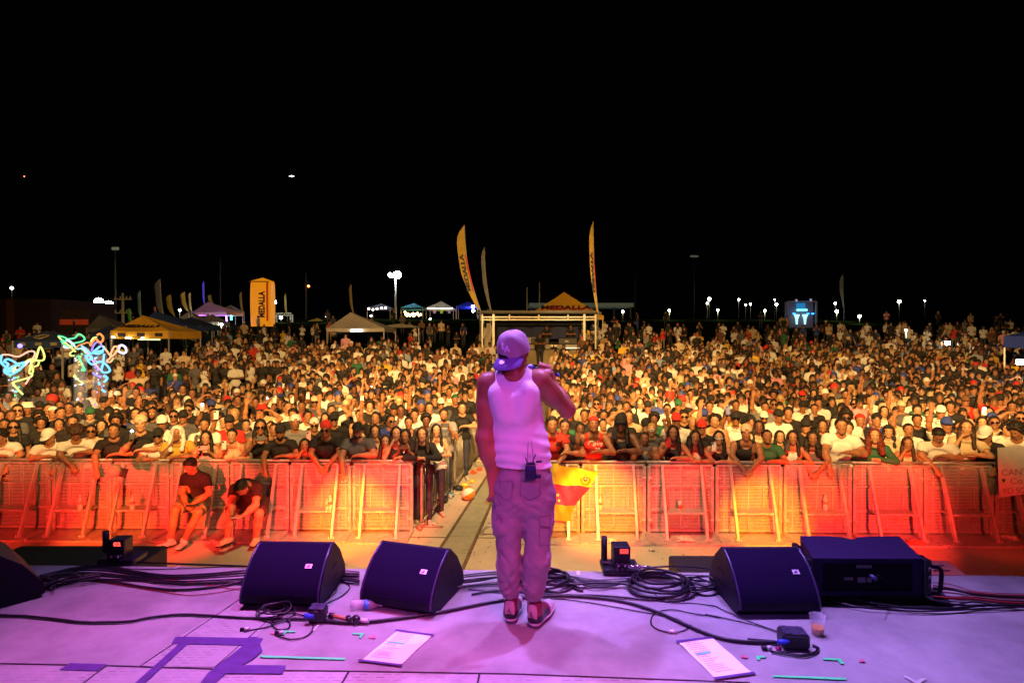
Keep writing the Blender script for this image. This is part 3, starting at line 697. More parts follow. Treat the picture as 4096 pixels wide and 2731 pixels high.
# litter
def crumple(name, px, py, r, col, label, cat, z=PITZ, sq=(1, 1, .6), n=10, gloss=.4, dep=None, emit=None):
    c = G(px, py, z); b = MB(); rr = random.Random(int(px * 7 + py)); k = 0
    b.ball((0, 0, 0), 1.0, 10, 7); b.v = [tuple(Vector((v[0] * r * sq[0], v[1] * r * sq[1], v[2] * r * sq[2])) * rr.uniform(.65, 1.15)) for v in b.v]; b.sm = [False] * len(b.f)
    o = b.build(name, mat('litter_%g_%g_%g' % col, col, gloss, var=.5, scale=30), loc=(c.x, c.y, z + r * sq[2] * .8)); tag(o, label, cat); return o
LT = [(1858, 1948, .09, (.75, .62, .06), 'crushed yellow bag in the litter above the beach ball'), (1888, 1930, .07, (.75, .62, .06), 'yellow snack bag right of the crushed one'), (1893, 1895, .085, (.85, .10, .04), 'crumpled red bag in the aisle litter'),
      (1868, 1958, .06, (.6, .05, .03), 'dark red can nearest the beach ball'), (1918, 1882, .07, (.85, .10, .04), 'red and white wrapper above the red bag'), (1852, 1900, .06, (.7, .6, .1), 'yellow wrapper against the fence foot'),
      (1905, 1865, .06, (.25, .22, .18), 'dull can farther up the aisle'), (1930, 1800, .08, (.02, .06, .45), 'blue cloth scrap by the fence far up the aisle'), (1912, 1818, .09, (.35, .3, .28), 'striped cap like trash under the fence'),
      (1795, 1985, .13, (.25, .38, .40), 'pale blue plastic bag at the fence foot'), (1770, 2010, .12, (.04, .035, .03), 'black bag at the fence foot near beach ball'), (1735, 2100, .05, (.7, .65, .55), 'clear plastic scrap on the concrete near the drain cover'),
      (1700, 2080, .12, (.05, .045, .04), 'dark bag just behind the first fence panel'), (1835, 1960, .10, (.04, .04, .04), 'dark scrap beside the yellow bags')]
for (px, py, r, col, lab) in LT: crumple('litter', px, py, r, col, lab, 'litter')
crumple('crushed_cup', 2437, 2170, .085, (.75, .45, .40), 'crushed pinkish cup on the barrier base right of the flag', 'litter', sq=(1.5, 1, .6))
crumple('plastic_bag', 2735, 2168, .10, (.62, .58, .50), 'clear crumpled plastic bag on the barrier base', 'litter', sq=(1.7, 1, .6), gloss=.15)
crumple('crushed_cup', 2607, 2203, .05, (.65, .55, .45), 'small crushed cup on the pit floor right of the flame box', 'litter')
crumple('litter', 3665, 2178, .10, (.7, .15, .08), 'red cloth lying at the barrier base, far right', 'litter', sq=(1.6, .8, .4))
crumple('white_shoe', 4040, 2160, .09, (.7, .65, .55), 'pale shoe on the pit floor by the right picture edge', 'shoe', sq=(1.6, .9, .5))
# leaves scattered over the pit floor
lf = MB(); rr = random.Random(3)
for k in range(420):
    t = rr.random(); p = GP(rr.uniform(1450, 2050) if k % 2 else rr.uniform(100, 4000), rr.uniform(1800, 2260)); s = rr.uniform(.008, .028); a = rr.uniform(0, 6.3)
    u = Vector((math.cos(a), math.sin(a), 0)) * s; w = Vector((-math.sin(a), math.cos(a), 0)) * s * .5; q = Vector((p.x, p.y, PITZ + .006 + rr.random() * .01))
    lf.add([q - u, q - w, q + u + Vector((0, 0, .008)), q + w], [(0, 1, 2, 3)])
tag(lf.build('fallen_leaves', mat('dead_leaf', (.10, .055, .02), .8)), 'small dead leaves and specks scattered over the concrete pit floor', 'leaves', kind='stuff')
# things on the barrier steps
def bottle(c, h, col, label, lying=False, name='water_bottle', rz=0, liquid=None):
    r = empty(name, c, rz, label, 'bottle'); pr = [(h * .13, 0), (h * .15, h * .03), (h * .15, h * .3), (h * .135, h * .34), (h * .15, h * .38), (h * .15, h * .6), (h * .12, h * .74), (h * .055, h * .86), (h * .055, h * .93)]
    M = Matrix.Rotation(R(90), 4, 'Y') if lying else None; off = (0, 0, h * .15) if lying else (0, 0, 0)
    b = MB(); b.lathe(pr, off, 16, M=M); b.build('body', mat('clear_plastic', (.85, .88, .9), .08, alpha=.38, var=.02), r)
    q = MB(); q.lathe([(h * .06, h * .92), (h * .06, h), (h * .05, h * 1.005)], off, 14, M=M); q.build('cap', mat('bottle_cap_white', (.8, .8, .8), .4), r)
    l = MB(); l.lathe([(h * .154, h * .42), (h * .154, h * .58)], off, 16, M=M); l.build('label', mat('bottle_label_%g' % col[0], col, .4), r)
def stepz(px, py):  # a point on the step of the barrier
    p = Y_(px, py, 9.2); return (p.x, 9.2, PITZ + .43)
bottle(stepz(321, 2010), .24, (.7, .25, .2), 'clear bottle standing on the step of the second barrier from left')
bottle(stepz(529, 2000), .24, (.75, .1, .1), 'red labelled bottle on the barrier step left of the seated guard')
bottle(stepz(1308, 2000), .17, (.7, .45, .05), 'small amber bottle on the barrier step, left one of a pair')
bottle(stepz(1322, 1990), .24, (.75, .55, .2), 'taller amber lit bottle on the barrier step, right one of a pair')
bottle(stepz(3302, 2010), .24, (.8, .2, .15), 'clear bottle on the barrier step behind the flat loudspeaker')
bottle(stepz(2402, 2000), .22, (.8, .35, .15), 'slim bottle hanging at the barrier right of the flag')
cn = MB(); cn.lathe([(.028, 0), (.034, .008), (.034, .13), (.03, .14)], (0, 0, 0), 14); cn.lathe([(.0345, .03), (.0345, .09)], (0, 0, 0), 14, mi=1)
p = stepz(2720, 2010); tag(cn.build('drink_can', [mat('can_white', (.75, .72, .65), .3, metal=.3), mat('can_brown', (.45, .10, .03), .4)], loc=p), 'white and brown drink can on the third barrier step right of the flag', 'can')
# ================================================================ PEOPLE: body builder
V3 = lambda *a: np.array(a, float)
def nrm(v): v = np.array(v, float); return v / max(np.linalg.norm(v), 1e-9)
def hand(w, d, n, side, s=1.0, curl=0.5, spread=0.2, thumb=0.6, zone=9):
    """w wrist, d direction of the palm, n palm normal (the way the fingers curl), side +1/-1 for the thumb"""
    d = nrm(d); n = nrm(n); n = nrm(n - d * (n @ d)); u = np.cross(d, n) * side; P = []
    k0 = w + d * .015 * s; k1 = w + d * .085 * s
    P.append(cap_(k0 + u * .010 * s, k1 + u * .016 * s, .024 * s, .026 * s, 3, .62, n)); P.append(cap_(k0 - u * .010 * s, k1 - u * .018 * s, .024 * s, .025 * s, 3, .62, n))
    for i, (off, ln) in enumerate(((.031, .072), (.0105, .08), (-.0105, .075), (-.031, .058))):
        b = k1 + u * off * s; fd = nrm(d + u * spread * off / .031 * .5)
        c1 = curl * 1.1; d1 = nrm(fd * math.cos(c1) + n * math.sin(c1)); c2 = curl * 2.3; d2 = nrm(fd * math.cos(c2) + n * math.sin(c2))
        m = b + d1 * ln * .55 * s; e = m + d2 * ln * .5 * s
        P.append(cap_(b, m, .0105 * s, .0095 * s, zone)); P.append(cap_(m, e, .0095 * s, .0080 * s, zone))
    tb = w + d * .03 * s + u * .028 * s; td = nrm(d * .65 + u * thumb + n * .45 * min(1, curl + .3)); tm = tb + td * .042 * s; te = tm + nrm(td + n * curl * .5 + d * .3) * .032 * s
    P.append(cap_(tb, tm, .014 * s, .0115 * s, zone)); P.append(cap_(tm, te, .0115 * s, .009 * s, zone)); return P
HEADP = [cap_((0, .022, .034), (0, -.008, .046), .084, .080, 1, .93, (1, 0, 0)), cap_((0, -.034, .012), (0, -.044, -.040), .060, .047, 1, .95, (1, 0, 0)), cap_((-.032, -.012, -.052), (.032, -.012, -.052), .036, .036, 1),
         cap_((-.040, -.014, -.062), (-.012, -.060, -.092), .024, .020, 1), cap_((.040, -.014, -.062), (.012, -.060, -.092), .024, .020, 1), cap_((-.010, -.068, -.090), (.010, -.068, -.090), .019, .019, 1),
         cap_((0, -.088, .020), (0, -.108, -.018), .0065, .0110, 1), cap_((-.012, -.097, -.022), (.012, -.097, -.022), .0078, .0078, 1), cap_((-.030, -.078, .028), (.030, -.078, .028), .013, .013, 1),
         cap_((-.044, -.058, -.012), (-.036, -.066, -.020), .021, .018, 1), cap_((.044, -.058, -.012), (.036, -.066, -.020), .021, .018, 1), cap_((-.016, -.079, -.054), (.016, -.079, -.054), .0135, .0135, 1), cap_((0, -.062, -.07), (0, -.066, -.04), .028, .028, 1),
         cap_((-.079, .012, .004), (-.077, .010, -.030), .015, .009, 1, .5, (1, 0, 0)), cap_((.079, .012, .004), (.077, .010, -.030), .015, .009, 1, .5, (1, 0, 0))]
def _head_d(P):
    A = np.full(len(P), .5)
    for p in HEADP: A = smin(A, pd(P, p), .013)
    return A
def fy(x, z):
    ys = np.linspace(-.14, -.03, 111); d = _head_d(np.stack([np.full(111, x), ys, np.full(111, z)], 1)); k = int(np.argmax(d < 0)); return float(ys[k])
def tf_prims(pr, M3, o, s=1.0):
    out = []
    for (a, b, ra, rb, z, k, n) in pr: out.append((M3 @ a * s + o, M3 @ b * s + o, ra * s, rb * s, z, k, None if n is None else M3 @ n))
    return out
def rotm(rx=0, ry=0, rz=0): return np.array((Matrix.Rotation(rz, 3, 'Z') @ Matrix.Rotation(ry, 3, 'Y') @ Matrix.Rotation(rx, 3, 'X')))
def body_prims(J, sex='m', g=1.0):
    """J: P pelvis, C chest, N neck base, H head centre, HM head rotation, arms A,B = (shoulder, elbow, wrist, hand dir, palm normal, curl), legs = [(hip, knee, ankle, toe dir)]*2"""
    P, C, N, H = (np.array(J[k], float) for k in 'PCNH'); up = nrm(C - P); nd = J.get('nd', V3(0, -1, 0)); nd = nrm(nd - up * (nd @ up)); sx = np.cross(up, nd) * -1
    f = sex == 'f'; wq = .86 if f else 1.0; out = []
    hw = .095 * g; out.append(cap_(P - sx * hw, P + sx * hw, .108 * g * (1.04 if f else 1), None, 4, .82, nd))
    mid = P * .45 + C * .55 - up * .02
    out.append(cap_(P + up * .03, mid, .142 * g, .120 * g * wq, 0, .74, nd)); out.append(cap_(mid, C, .122 * g * wq, .150 * g * wq, 0, .70, nd))
    out.append(cap_(C - sx * .085 * wq + up * .05, C + sx * .085 * wq + up * .05, .10 * g * wq, None, 0, .78, nd))
    sh = (np.array(J['A'][0]) + np.array(J['B'][0])) / 2
    out.append(cap_(np.array(J['A'][0]) * .75 + sh * .25, N + (N - sh) * .1, .055 * wq, .058, 0)); out.append(cap_(np.array(J['B'][0]) * .75 + sh * .25, N + (N - sh) * .1, .055 * wq, .058, 0))
    if f:
        for s_ in (-1, 1): out.append(cap_(C + sx * s_ * .070 + nd * .075 + up * .02, C + sx * s_ * .070 + nd * .095, .058, .055, 0))
    else:
        for s_ in (-1, 1): out.append(cap_(C + sx * s_ * .07 + nd * .055 + up * .05, C + sx * s_ * .05 + nd * .06 + up * .03, .06, .06, 0))
    out.append(cap_(N, H - J['HM'] @ V3(0, -.005, .055), .054 * wq, .050 * wq, 8))
    out += tf_prims(HEADP, J['HM'], H)
    aw = (.84 if f else 1.0) * g
    for key, sd in (('A', 1), ('B', -1)):
        S, E, Wr, hd, pn, cu = J[key]; S, E, Wr = (np.array(q, float) for q in (S, E, Wr))
        out.append(cap_(S, S * .55 + E * .45, .062 * aw, .052 * aw, 2)); out.append(cap_(S * .6 + E * .4, E, .052 * aw, .041 * aw, 2)); out.append(cap_(E, E * .55 + Wr * .45, .043 * aw, .041 * aw, 3)); out.append(cap_(E * .6 + Wr * .4, Wr, .041 * aw, .026 * aw, 3))
        out += hand(Wr, hd, pn, sd * J.get('thumb', 1), .95 if not f else .86, cu)
    for (hp, kn, an, td) in J['legs']:
        hp, kn, an, td = (np.array(q, float) for q in (hp, kn, an, td)); td = nrm(td)
        out.append(cap_(hp, kn, .088 * g, .056 * g, 5)); out.append(cap_(kn, kn * .55 + an * .45, .056 * g, .054 * g, 6)); out.append(cap_(kn * .5 + an * .5, an, .053 * g, .036 * g, 6))
        out.append(cap_(an + V3(0, 0, -.045) - td * .03, an + V3(0, 0, -.058) + td * .15, .040, .033, 7))
    return out
def shirt_prims(J, sex, style, g=1.0):
    B = body_prims(J, sex, g); out = []
    for p in B:
        if p[4] in (0, 4, 8):
            e = .016 if style != 'tank' else .010
            out.append((p[0], p[1], p[2] + e, p[3] + e, p[4], p[5], p[6]))
    if style != 'tank':
        for key in 'AB':
            S, E, Wr = (np.array(q, float) for q in J[key][:3])
            if style == 'tee': e = S + (E - S) * .62; out.append(cap_(S, e, .074 * g, .070 * g, 2))
            else: out.append(cap_(S, E, .072 * g, .060 * g, 2)); out.append(cap_(E, E + (Wr - E) * .9, .058 * g, .042 * g, 3))
    return out
def garment(name, J, sex, style, m, h=.013, g=1.0, crop=0.0, amp=.006, nseed=0.0):
    pr = shirt_prims(J, sex, style, g); A, lo, ax = field(pr, h, .03)
    X = np.stack(np.meshgrid(*ax, indexing='ij'), -1)
    P, C, N = (np.array(J[k], float) for k in 'PCN'); up = nrm(C - P)
    A = A + amp * vnoise(X.reshape(-1, 3), 16, nseed).reshape(A.shape) + amp * .5 * vnoise(X.reshape(-1, 3), 41, nseed + 3).reshape(A.shape)
    A = np.maximum(A, ((P + up * (-.06 + crop) - X) @ up))
    nd = J.get('nd', V3(0, -1, 0))
    nk = cap_(N + up * (.040 if style != 'tank' else -.03) + nd * (.01 if style != 'tank' else .05), N + up * .30, .080 if style != 'tank' else .086)
    A = np.maximum(A, -pd(X, nk))
    if style == 'tank':
        for key in 'AB':
            S, E = (np.array(q, float) for q in J[key][:2]); o = S - (N + (S * 0 + N * 0)); o = nrm(S - N)
            A = np.maximum(A, -pd(X, cap_(S + o * .03, S + o * .02 + (E - S) * .6, .088 if sex == 'm' else .078)))
        if sex == 'f': # straps: cut the front neckline wider
            A = np.maximum(A, -pd(X, cap_(N - up * .04 + nd * .1, N - up * .04 - nd * .1, .072)))
    elif style == 'tee':
        for key in 'AB':
            S, E = (np.array(q, float) for q in J[key][:2]); d = nrm(E - S); L = np.linalg.norm(E - S)
            near = pd(X, cap_(S, E, .10)) < 0
            cut = (X - (S + d * L * .60)) @ d
            A = np.where(near & (((X - S) @ d) > L * .3), np.maximum(A, cut), A)
    V, Q = snet(A, lo, h); return mesh_np(name, V, Q, [m])
skin = mat('skin', (1, 1, 1), .5, objcol=True, var=.08, scale=9, spec=.4)
cloth = mat('cloth', (1, 1, 1), .85, objcol=True, var=.16, scale=7, bump=.3)
hairm = mat('hair', (1, 1, 1), .55, objcol=True, var=.4, scale=60, bump=.6)
jeans = mat('dark_trousers', (0.03, 0.035, 0.06), .85, var=.3)
eyed = mat('eye_dark', (0.012, 0.008, 0.006), .25); eyew = mat('eye_white', (.6, .55, .48), .3); brow = mat('brow_hair', (0.02, 0.012, 0.008), .8)
lipm = mat('lip_red', (.30, .08, .06), .45); shoem = mat('shoe_pale', (.45, .43, .40), .6); mouthd = mat('mouth_dark', (.05, .008, .008), .5)
_FY = {}
def fyc(x, z):
    k = (round(x, 4), round(z, 4))
    if k not in _FY: _FY[k] = fy(x, z)
    return _FY[k]
def face_mb(J, openm=False, browm=2, look=0):
    b = MB(); M = Matrix(J['HM'].tolist()).to_4x4(); M.translation = Vector(J['H']); M3 = M.to_3x3().to_4x4()
    def T(x, z, o=0.0): return M @ Vector((x, fyc(x, z) - o, z))
    for s in (-1, 1):
        b.ball(T(s * .031, .006, -.0035), (.0150, .0070, .0075), 8, 6, 1, M3); b.ball(T(s * .031, .006, -.0010), (.0088, .0062, .0078), 8, 6, 0, M3)
        b.tube([T(s * .013, .025, -.001), T(s * .032, .030, -.001), T(s * .052, .023, -.001)], [.0045, .0056, .0035], 5, 2)
        b.tube([T(s * .015, .010, 0), T(s * .031, .0150, 0), T(s * .047, .010, 0)], .0030, 4, 2)
        b.ball(T(s * .007, -.030, 0), (.0032, .003, .0025), 6, 4, 2, M3)
    if openm:
        b.ball(T(0, -.060, -.004), (.021, .009, .0135), 10, 6, 4, M3); b.tube([T(-.023, -.059, 0), T(-.008, -.047, -.001), T(.008, -.047, -.001), T(.023, -.059, 0)], .0045, 5, 3); b.tube([T(-.023, -.060, 0), T(0, -.074, -.001), T(.023, -.060, 0)], .005, 5, 3)
    else:
        b.tube([T(-.025, -.056, -.001), T(-.008, -.0525, -.0015), T(0, -.054, -.001), T(.008, -.0525, -.0015), T(.025, -.056, -.001)], [.002, .0042, .0038, .0042, .002], 5, 3); b.tube([T(-.021, -.060, -.001), T(0, -.0645, -.0015), T(.021, -.060, -.001)], [.002, .0055, .002], 5, 3)
        b.tube([T(-.025, -.0575, .0015), T(0, -.058, .003), T(.025, -.0575, .0015)], .0016, 4, 4)
    return b
def body_mesh(name, J, sex, h=.013, g=1.0, openm=False, legmat=True, shorts=False):
    pr = body_prims(J, sex, g); A, lo, ax = field(pr, h, .032); V, Q = snet(A, lo, h)
    z = zones(V, pr); zq = z[Q[:, 0]]; mi = np.zeros(len(Q), int)
    if legmat:
        mi[(zq == 4) | (zq == 5) | (zq == 6)] = 6
    mi[zq == 7] = 5
    b = face_mb(J, openm); k = len(V); VV = np.concatenate([V, np.array(b.v)])
    me = bpy.data.meshes.new(name); F_ = Q.tolist() + [[i + k for i in f] for f in b.f]
    me.from_pydata(VV.tolist(), [], F_); mm = mi.tolist() + [{0: 1, 1: 2, 2: 3, 3: 4, 4: 7}[i] for i in b.m]
    for m in (skin, eyed, eyew, brow, lipm, shoem, jeans, mouthd): me.materials.append(m)
    me.polygons.foreach_set('material_index', mm); me.polygons.foreach_set('use_smooth', [True] * len(F_)); me.update(); return me
def J_(lean=0, hx=0, hy=0, hz=0, A=None, B=None, drop=0, hd=(0, 0, 0), dx=0, turn=0, sex='m'):
    """standing joints; faces -Y. lean moves the upper body forward (towards -Y)"""
    sw = .185 if sex == 'm' else .155; Ld = lean; zc = -.5 * Ld * Ld * 1.2 - drop
    J = dict(P=V3(0, 0, .96), C=V3(dx * .6, -Ld * .6, 1.26 + zc * .5), N=V3(dx, -Ld, 1.475 + zc), H=V3(dx + hd[0], -Ld * 1.15 - .015 + hd[1], 1.635 + zc * 1.1 + hd[2]), HM=rotm(hx, hy, hz),
             legs=[((-.095, 0, .93), (-.10, -.01, .50), (-.11, .02, .09), (-.15, -1, 0)), ((.095, 0, .93), (.10, -.01, .50), (.11, .02, .09), (.15, -1, 0))])
    SA = V3(dx - sw, -Ld * .95, 1.425 + zc); SB = V3(dx + sw, -Ld * .95, 1.425 + zc)
    dn = lambda s: (SA if s < 0 else SB, (SA if s < 0 else SB) + V3(s * .06, .03, -.27), (SA if s < 0 else SB) + V3(s * .06, -.05, -.51), (0, -.12, -1), (-s * .6, -.8, 0), .35)
    def res(a, s):
        if a is None: return dn(s)
        S = SA if s < 0 else SB; e, w, d, n, c = a; return (S, V3(e[0] * (1 if s < 0 else -1), e[1], e[2]), V3(w[0] * (1 if s < 0 else -1), w[1], w[2]), (d[0] * (1 if s < 0 else -1), d[1], d[2]), (n[0] * (1 if s < 0 else -1), n[1], n[2]), c)
    J['A'] = res(A, -1); J['B'] = res(B, 1); return J
# arm presets written for the picture-left arm (x negative); mirrored for the other
ARM = dict(
    phone1=((-.25, -.13, 1.19), (-.10, -.30, 1.40), (.05, -.15, 1), (.2, -.6, 0), .75),
    phone2=((-.24, -.14, 1.20), (-.085, -.33, 1.40), (.02, -.25, 1), (.9, -.3, 0), .75),
    phoneH=((-.27, -.17, 1.52), (-.17, -.29, 1.74), (.05, -.15, 1), (.3, -.5, 0), .75),
    up=((-.28, -.10, 1.63), (-.25, -.15, 1.90), (.05, -.1, 1), (0, -1, 0), .3),
    fist=((-.29, -.10, 1.56), (-.22, -.20, 1.80), (.1, -.1, 1), (.2, -1, 0), 1.3),
    rail=((-.29, -.30, 1.235), (-.05, -.40, 1.265), (1, -.25, -.1), (0, -.3, -1), .35),
    hang=((-.24, -.34, 1.24), (-.20, -.46, 1.02), (.1, -.15, -1), (.1, -1, -.2), .5),
    hang2=((-.22, -.33, 1.24), (-.05, -.47, 1.06), (.5, -.2, -1), (.3, -1, 0), .6),
    mouth=((-.20, -.28, 1.24), (-.09, -.25, 1.44), (.45, .25, 1), (.8, .3, 0), .9),
    head=((-.40, -.05, 1.55), (-.20, -.10, 1.74), (.8, .1, .2), (.2, .2, -1), .4),
    fold=((-.25, -.10, 1.17), (-.02, -.24, 1.20), (1, .1, 0), (0, .6, -.6), .5),
    palm=((-.27, -.22, 1.22), (-.25, -.38, 1.40), (0, -.1, 1), (.1, -1, 0), .12))
POSES = {  # name: (J args, phone position/orientation or None, open mouth)
    'st': (dict(hx=R(-4)), None, False), 'st2': (dict(hx=R(-6), hz=R(16)), None, True),
    'p1': (dict(A=ARM['phone1'], hx=R(-3)), ((-.09, -.37, 1.50), 0), False), 'p2': (dict(A=ARM['phone2'], B=ARM['phone2'], hx=R(-2)), ((0, -.40, 1.49), 1), False),
    'ph': (dict(A=ARM['phoneH'], hx=R(-10)), ((-.155, -.36, 1.84), 0), False), 'up': (dict(A=ARM['up'], hx=R(-8)), None, True), 'ub': (dict(B=ARM['fist'], hx=R(-6), hz=R(-8)), None, True),
    'uu': (dict(A=ARM['up'], B=ARM['head'], hx=R(-8)), None, True), 'hm': (dict(A=ARM['mouth'], B=ARM['fold'], hx=R(-3)), None, False), 'fo': (dict(A=ARM['fold'], B=ARM['fold'], hx=R(2)), None, False), 'hd': (dict(A=ARM['head'], hx=R(-3)), None, False),
    'rl': (dict(lean=.16, A=ARM['rail'], B=ARM['rail'], hx=R(-4)), None, False), 'rh': (dict(lean=.16, A=ARM['hang'], B=ARM['rail'], hx=R(-4)), None, False), 'hh': (dict(lean=.20, A=ARM['hang2'], B=ARM['hang2'], hx=R(2)), None, False),
    'rp': (dict(lean=.13, A=ARM['phone1'], B=ARM['rail'], hx=R(-3)), ((-.09, -.37, 1.50), 0), False), 'rp2': (dict(lean=.10, A=ARM['phone2'], B=ARM['phone2'], hx=R(2)), ((0, -.40, 1.49), 1), False),
    'rm': (dict(lean=.14, A=ARM['mouth'], B=ARM['rail'], hx=R(-2)), None, False), 'rc': (dict(lean=.13, A=ARM['palm'], B=ARM['rail'], hx=R(-16)), None, False),
    'dn': (dict(lean=.30, A=ARM['hang2'], B=ARM['rail'], hx=R(42)), None, False), 'dl': (dict(lean=.28, A=ARM['rail'], B=ARM['hang2'], hx=R(24), hz=R(-32), dx=-.04), None, False), 'ru': (dict(lean=.12, B=ARM['fist'], A=ARM['rail'], hx=R(-12), hz=R(10)), None, True)}
PROTO = {}
def proto(pose, sex, style, wide=False):
    g = 1.16 if wide else 1.0
    key = (pose, sex, wide)
    if key not in PROTO:
        a, ph, om = POSES[pose]; J = J_(sex=sex, **a); PROTO[key] = dict(J=J, ph=ph, body=body_mesh('body', J, sex, g=g, openm=om), shirts={}, g=g)
    p = PROTO[key]
    style = {'t': 'tee', 'a': 'tank', 'l': 'long'}.get(style, style)
    if style not in p['shirts']:
        p['shirts'][style] = garment('shirt', p['J'], sex, style, cloth, g=g, crop=.0, nseed=len(PROTO) * 1.3)
    return p
# head wear and hair in head coordinates
def headfield(prims, h, cut=None, sm=.02, noise=0, nf=60, pad=.03, mats=None, name='hair'):
    A, lo, ax = field(prims, h, sm, pad); X = np.stack(np.meshgrid(*ax, indexing='ij'), -1)
    if noise: A = A + noise * vnoise(X.reshape(-1, 3), nf).reshape(A.shape)
    if cut is not None:
        for c in cut: A = np.maximum(A, c(X))
    V, Q = snet(A, lo, h); return mesh_np(name, V, Q, [mats or hairm])
SK = lambda e: [cap_((0, .022, .034), (0, -.008, .046), .084 + e, .080 + e, 1, .93, (1, 0, 0))]
hl = lambda off=0: (lambda X: -(X[..., 2] * .8 + X[..., 1] * 1.0 - off) + .006 * np.sin(X[..., 0] * 140))
nz_ = lambda z: (lambda X: z - X[..., 2])
HAIR = {}
HAIR['s'] = headfield(SK(.013), .009, [hl(-.004), nz_(-.055)], noise=.004, nf=70)
HAIR['z'] = headfield(SK(.005), .009, [hl(.004), nz_(-.05)])
HAIR['q'] = headfield(SK(.018) + [cap_((-.05, -.055, .085), (.05, -.05, .09), .035, .03, 1)], .009, [hl(-.018), nz_(-.05)], noise=.007, nf=60)
HAIR['c'] = headfield([cap_((0, .02, .055), (0, -.01, .065), .118, .112, 1)], .011, [hl(-.022), nz_(-.07)], noise=.016, nf=75)
def longhair(l, w=.036, curl=.004, nf=40):
    P = SK(.016) + [cap_((0, .07, .0), (0, .085, -l * .8), .062, .055, 1, .6, (0, 1, 0))]
    for s in (-1, 1): P += [cap_((s * .070, .02, .03), (s * .088, .0, -.12), .032, w, 1), cap_((s * .088, .0, -.12), (s * .100, -.035, -l), w, w * .8, 1)]
    fc = cap_((0, -.10, .05), (0, -.12, -.12), .064, .058)
    return headfield(P, .011, [lambda X: -pd(X, fc), lambda X: -(X[..., 2] * .8 + X[..., 1] + .004) if False else np.where(X[..., 2] > .03, -(X[..., 2] * .8 + X[..., 1] + .010), -1)], noise=curl, nf=nf)
HAIR['l'] = longhair(.30); HAIR['m'] = longhair(.15); HAIR['w'] = longhair(.27, .055, .014, 70)
HAIR['p'] = headfield(SK(.010) + [cap_((0, .10, .07), (0, .13, .06), .035, .03, 1)], .009, [hl(-.004), nz_(-.06)])
HAIR['beard'] = headfield([cap_((0, -.028, -.01), (0, -.042, -.066), .072, .052, 1, .95, (1, 0, 0)), cap_((0, -.010, -.045), (0, -.066, -.095), .056, .030, 1)], .009,
                          [lambda X: X[..., 2] + .036 - .35 * np.maximum(X[..., 1] + .02, -.2), lambda X: -pd(X, cap_((-.02, -.11, -.057), (.02, -.11, -.057), .017))], noise=.004, nf=80, name='beard')
def capmesh(brim, flat=False):
    P = [cap_((0, .022, .045), (0, -.010, .052), .100, .098, 1, .93, (1, 0, 0)), cap_((0, .01, .075), (0, -.005, .08), .088, .086, 1, .95, (1, 0, 0))]
    if flat: P += [cap_((0, -.06, .07), (0, -.055, .10), .045, .04, 1)]
    A, lo, ax = field(P, .009, .02, .14); X = np.stack(np.meshgrid(*ax, indexing='ij'), -1)
    s = -1 if brim == 'f' else 1
    A = np.maximum(A, (.040 + .10 * (X[..., 1] * s + .02) * -1 * .3) - X[..., 2])
    if brim:
        bx = X[..., 0]; by = X[..., 1] * s; bz = X[..., 2]
        top = .052 - .25 * np.maximum(by - .07, 0) - 5.0 * bx * bx * .5
        d = np.maximum(np.abs(bz - top) - .0065, np.sqrt((bx / .82) ** 2 + (by - .075) ** 2) - .092); d = np.maximum(d, .03 - by)
        A = np.minimum(A, d)
        if brim == 'b':   # opening over the forehead
            A = np.maximum(A, -pd(X, cap_((0, -.12, .052), (0, -.08, .055), .028)))
    V, Q = snet(A, lo, .009); return mesh_np('cap', V, Q, [cloth])
HAIR['C'] = capmesh('f', True); HAIR['Q'] = capmesh('b')
HAIR['D'] = headfield(SK(.017), .009, [lambda X: (.052 - .2 * X[..., 1]) - X[..., 2]], mats=cloth, name='bandana')
HAIR['K'] = headfield(SK(.020), .009, [lambda X: (.045 - .25 * X[..., 1]) - X[..., 2]], mats=cloth, name='beanie')
def bucket():
    b = MB(); b.lathe([(.135, .035), (.137, .04), (.100, .072), (.094, .12), (.085, .145), (.0, .15)], (0, .008, 0), 24); b.f.pop(-2) if False else None
    return b
_o = bucket().build('bucket_hat', cloth); HAIR['B'] = _o.data; bpy.data.objects.remove(_o)
def towel():
    P = SK(.030) + [cap_((0, .06, .0), (0, .07, -.16), .09, .09, 1)]
    for s in (-1, 1): P += [cap_((s * .085, -.01, .03), (s * .10, -.03, -.12), .030, .033, 1), cap_((s * .10, -.03, -.12), (s * .085, -.09, -.27), .033, .035, 1)]
    return headfield(P, .010, [lambda X: -pd(X, cap_((0, -.12, .035), (0, -.12, -.13), .068, .06))], noise=.006, nf=30, mats=cloth, name='towel')
HAIR['T'] = towel()
lens = mat('lens_dark', (.01, .01, .015), .08, coat=1.0); lensw = mat('frame_white', (.8, .78, .72), .3); gold = mat('wire_gold', (.7, .5, .25), .3, metal=.8); lensc = mat('lens_clear', (.35, .30, .25), .1, coat=1)
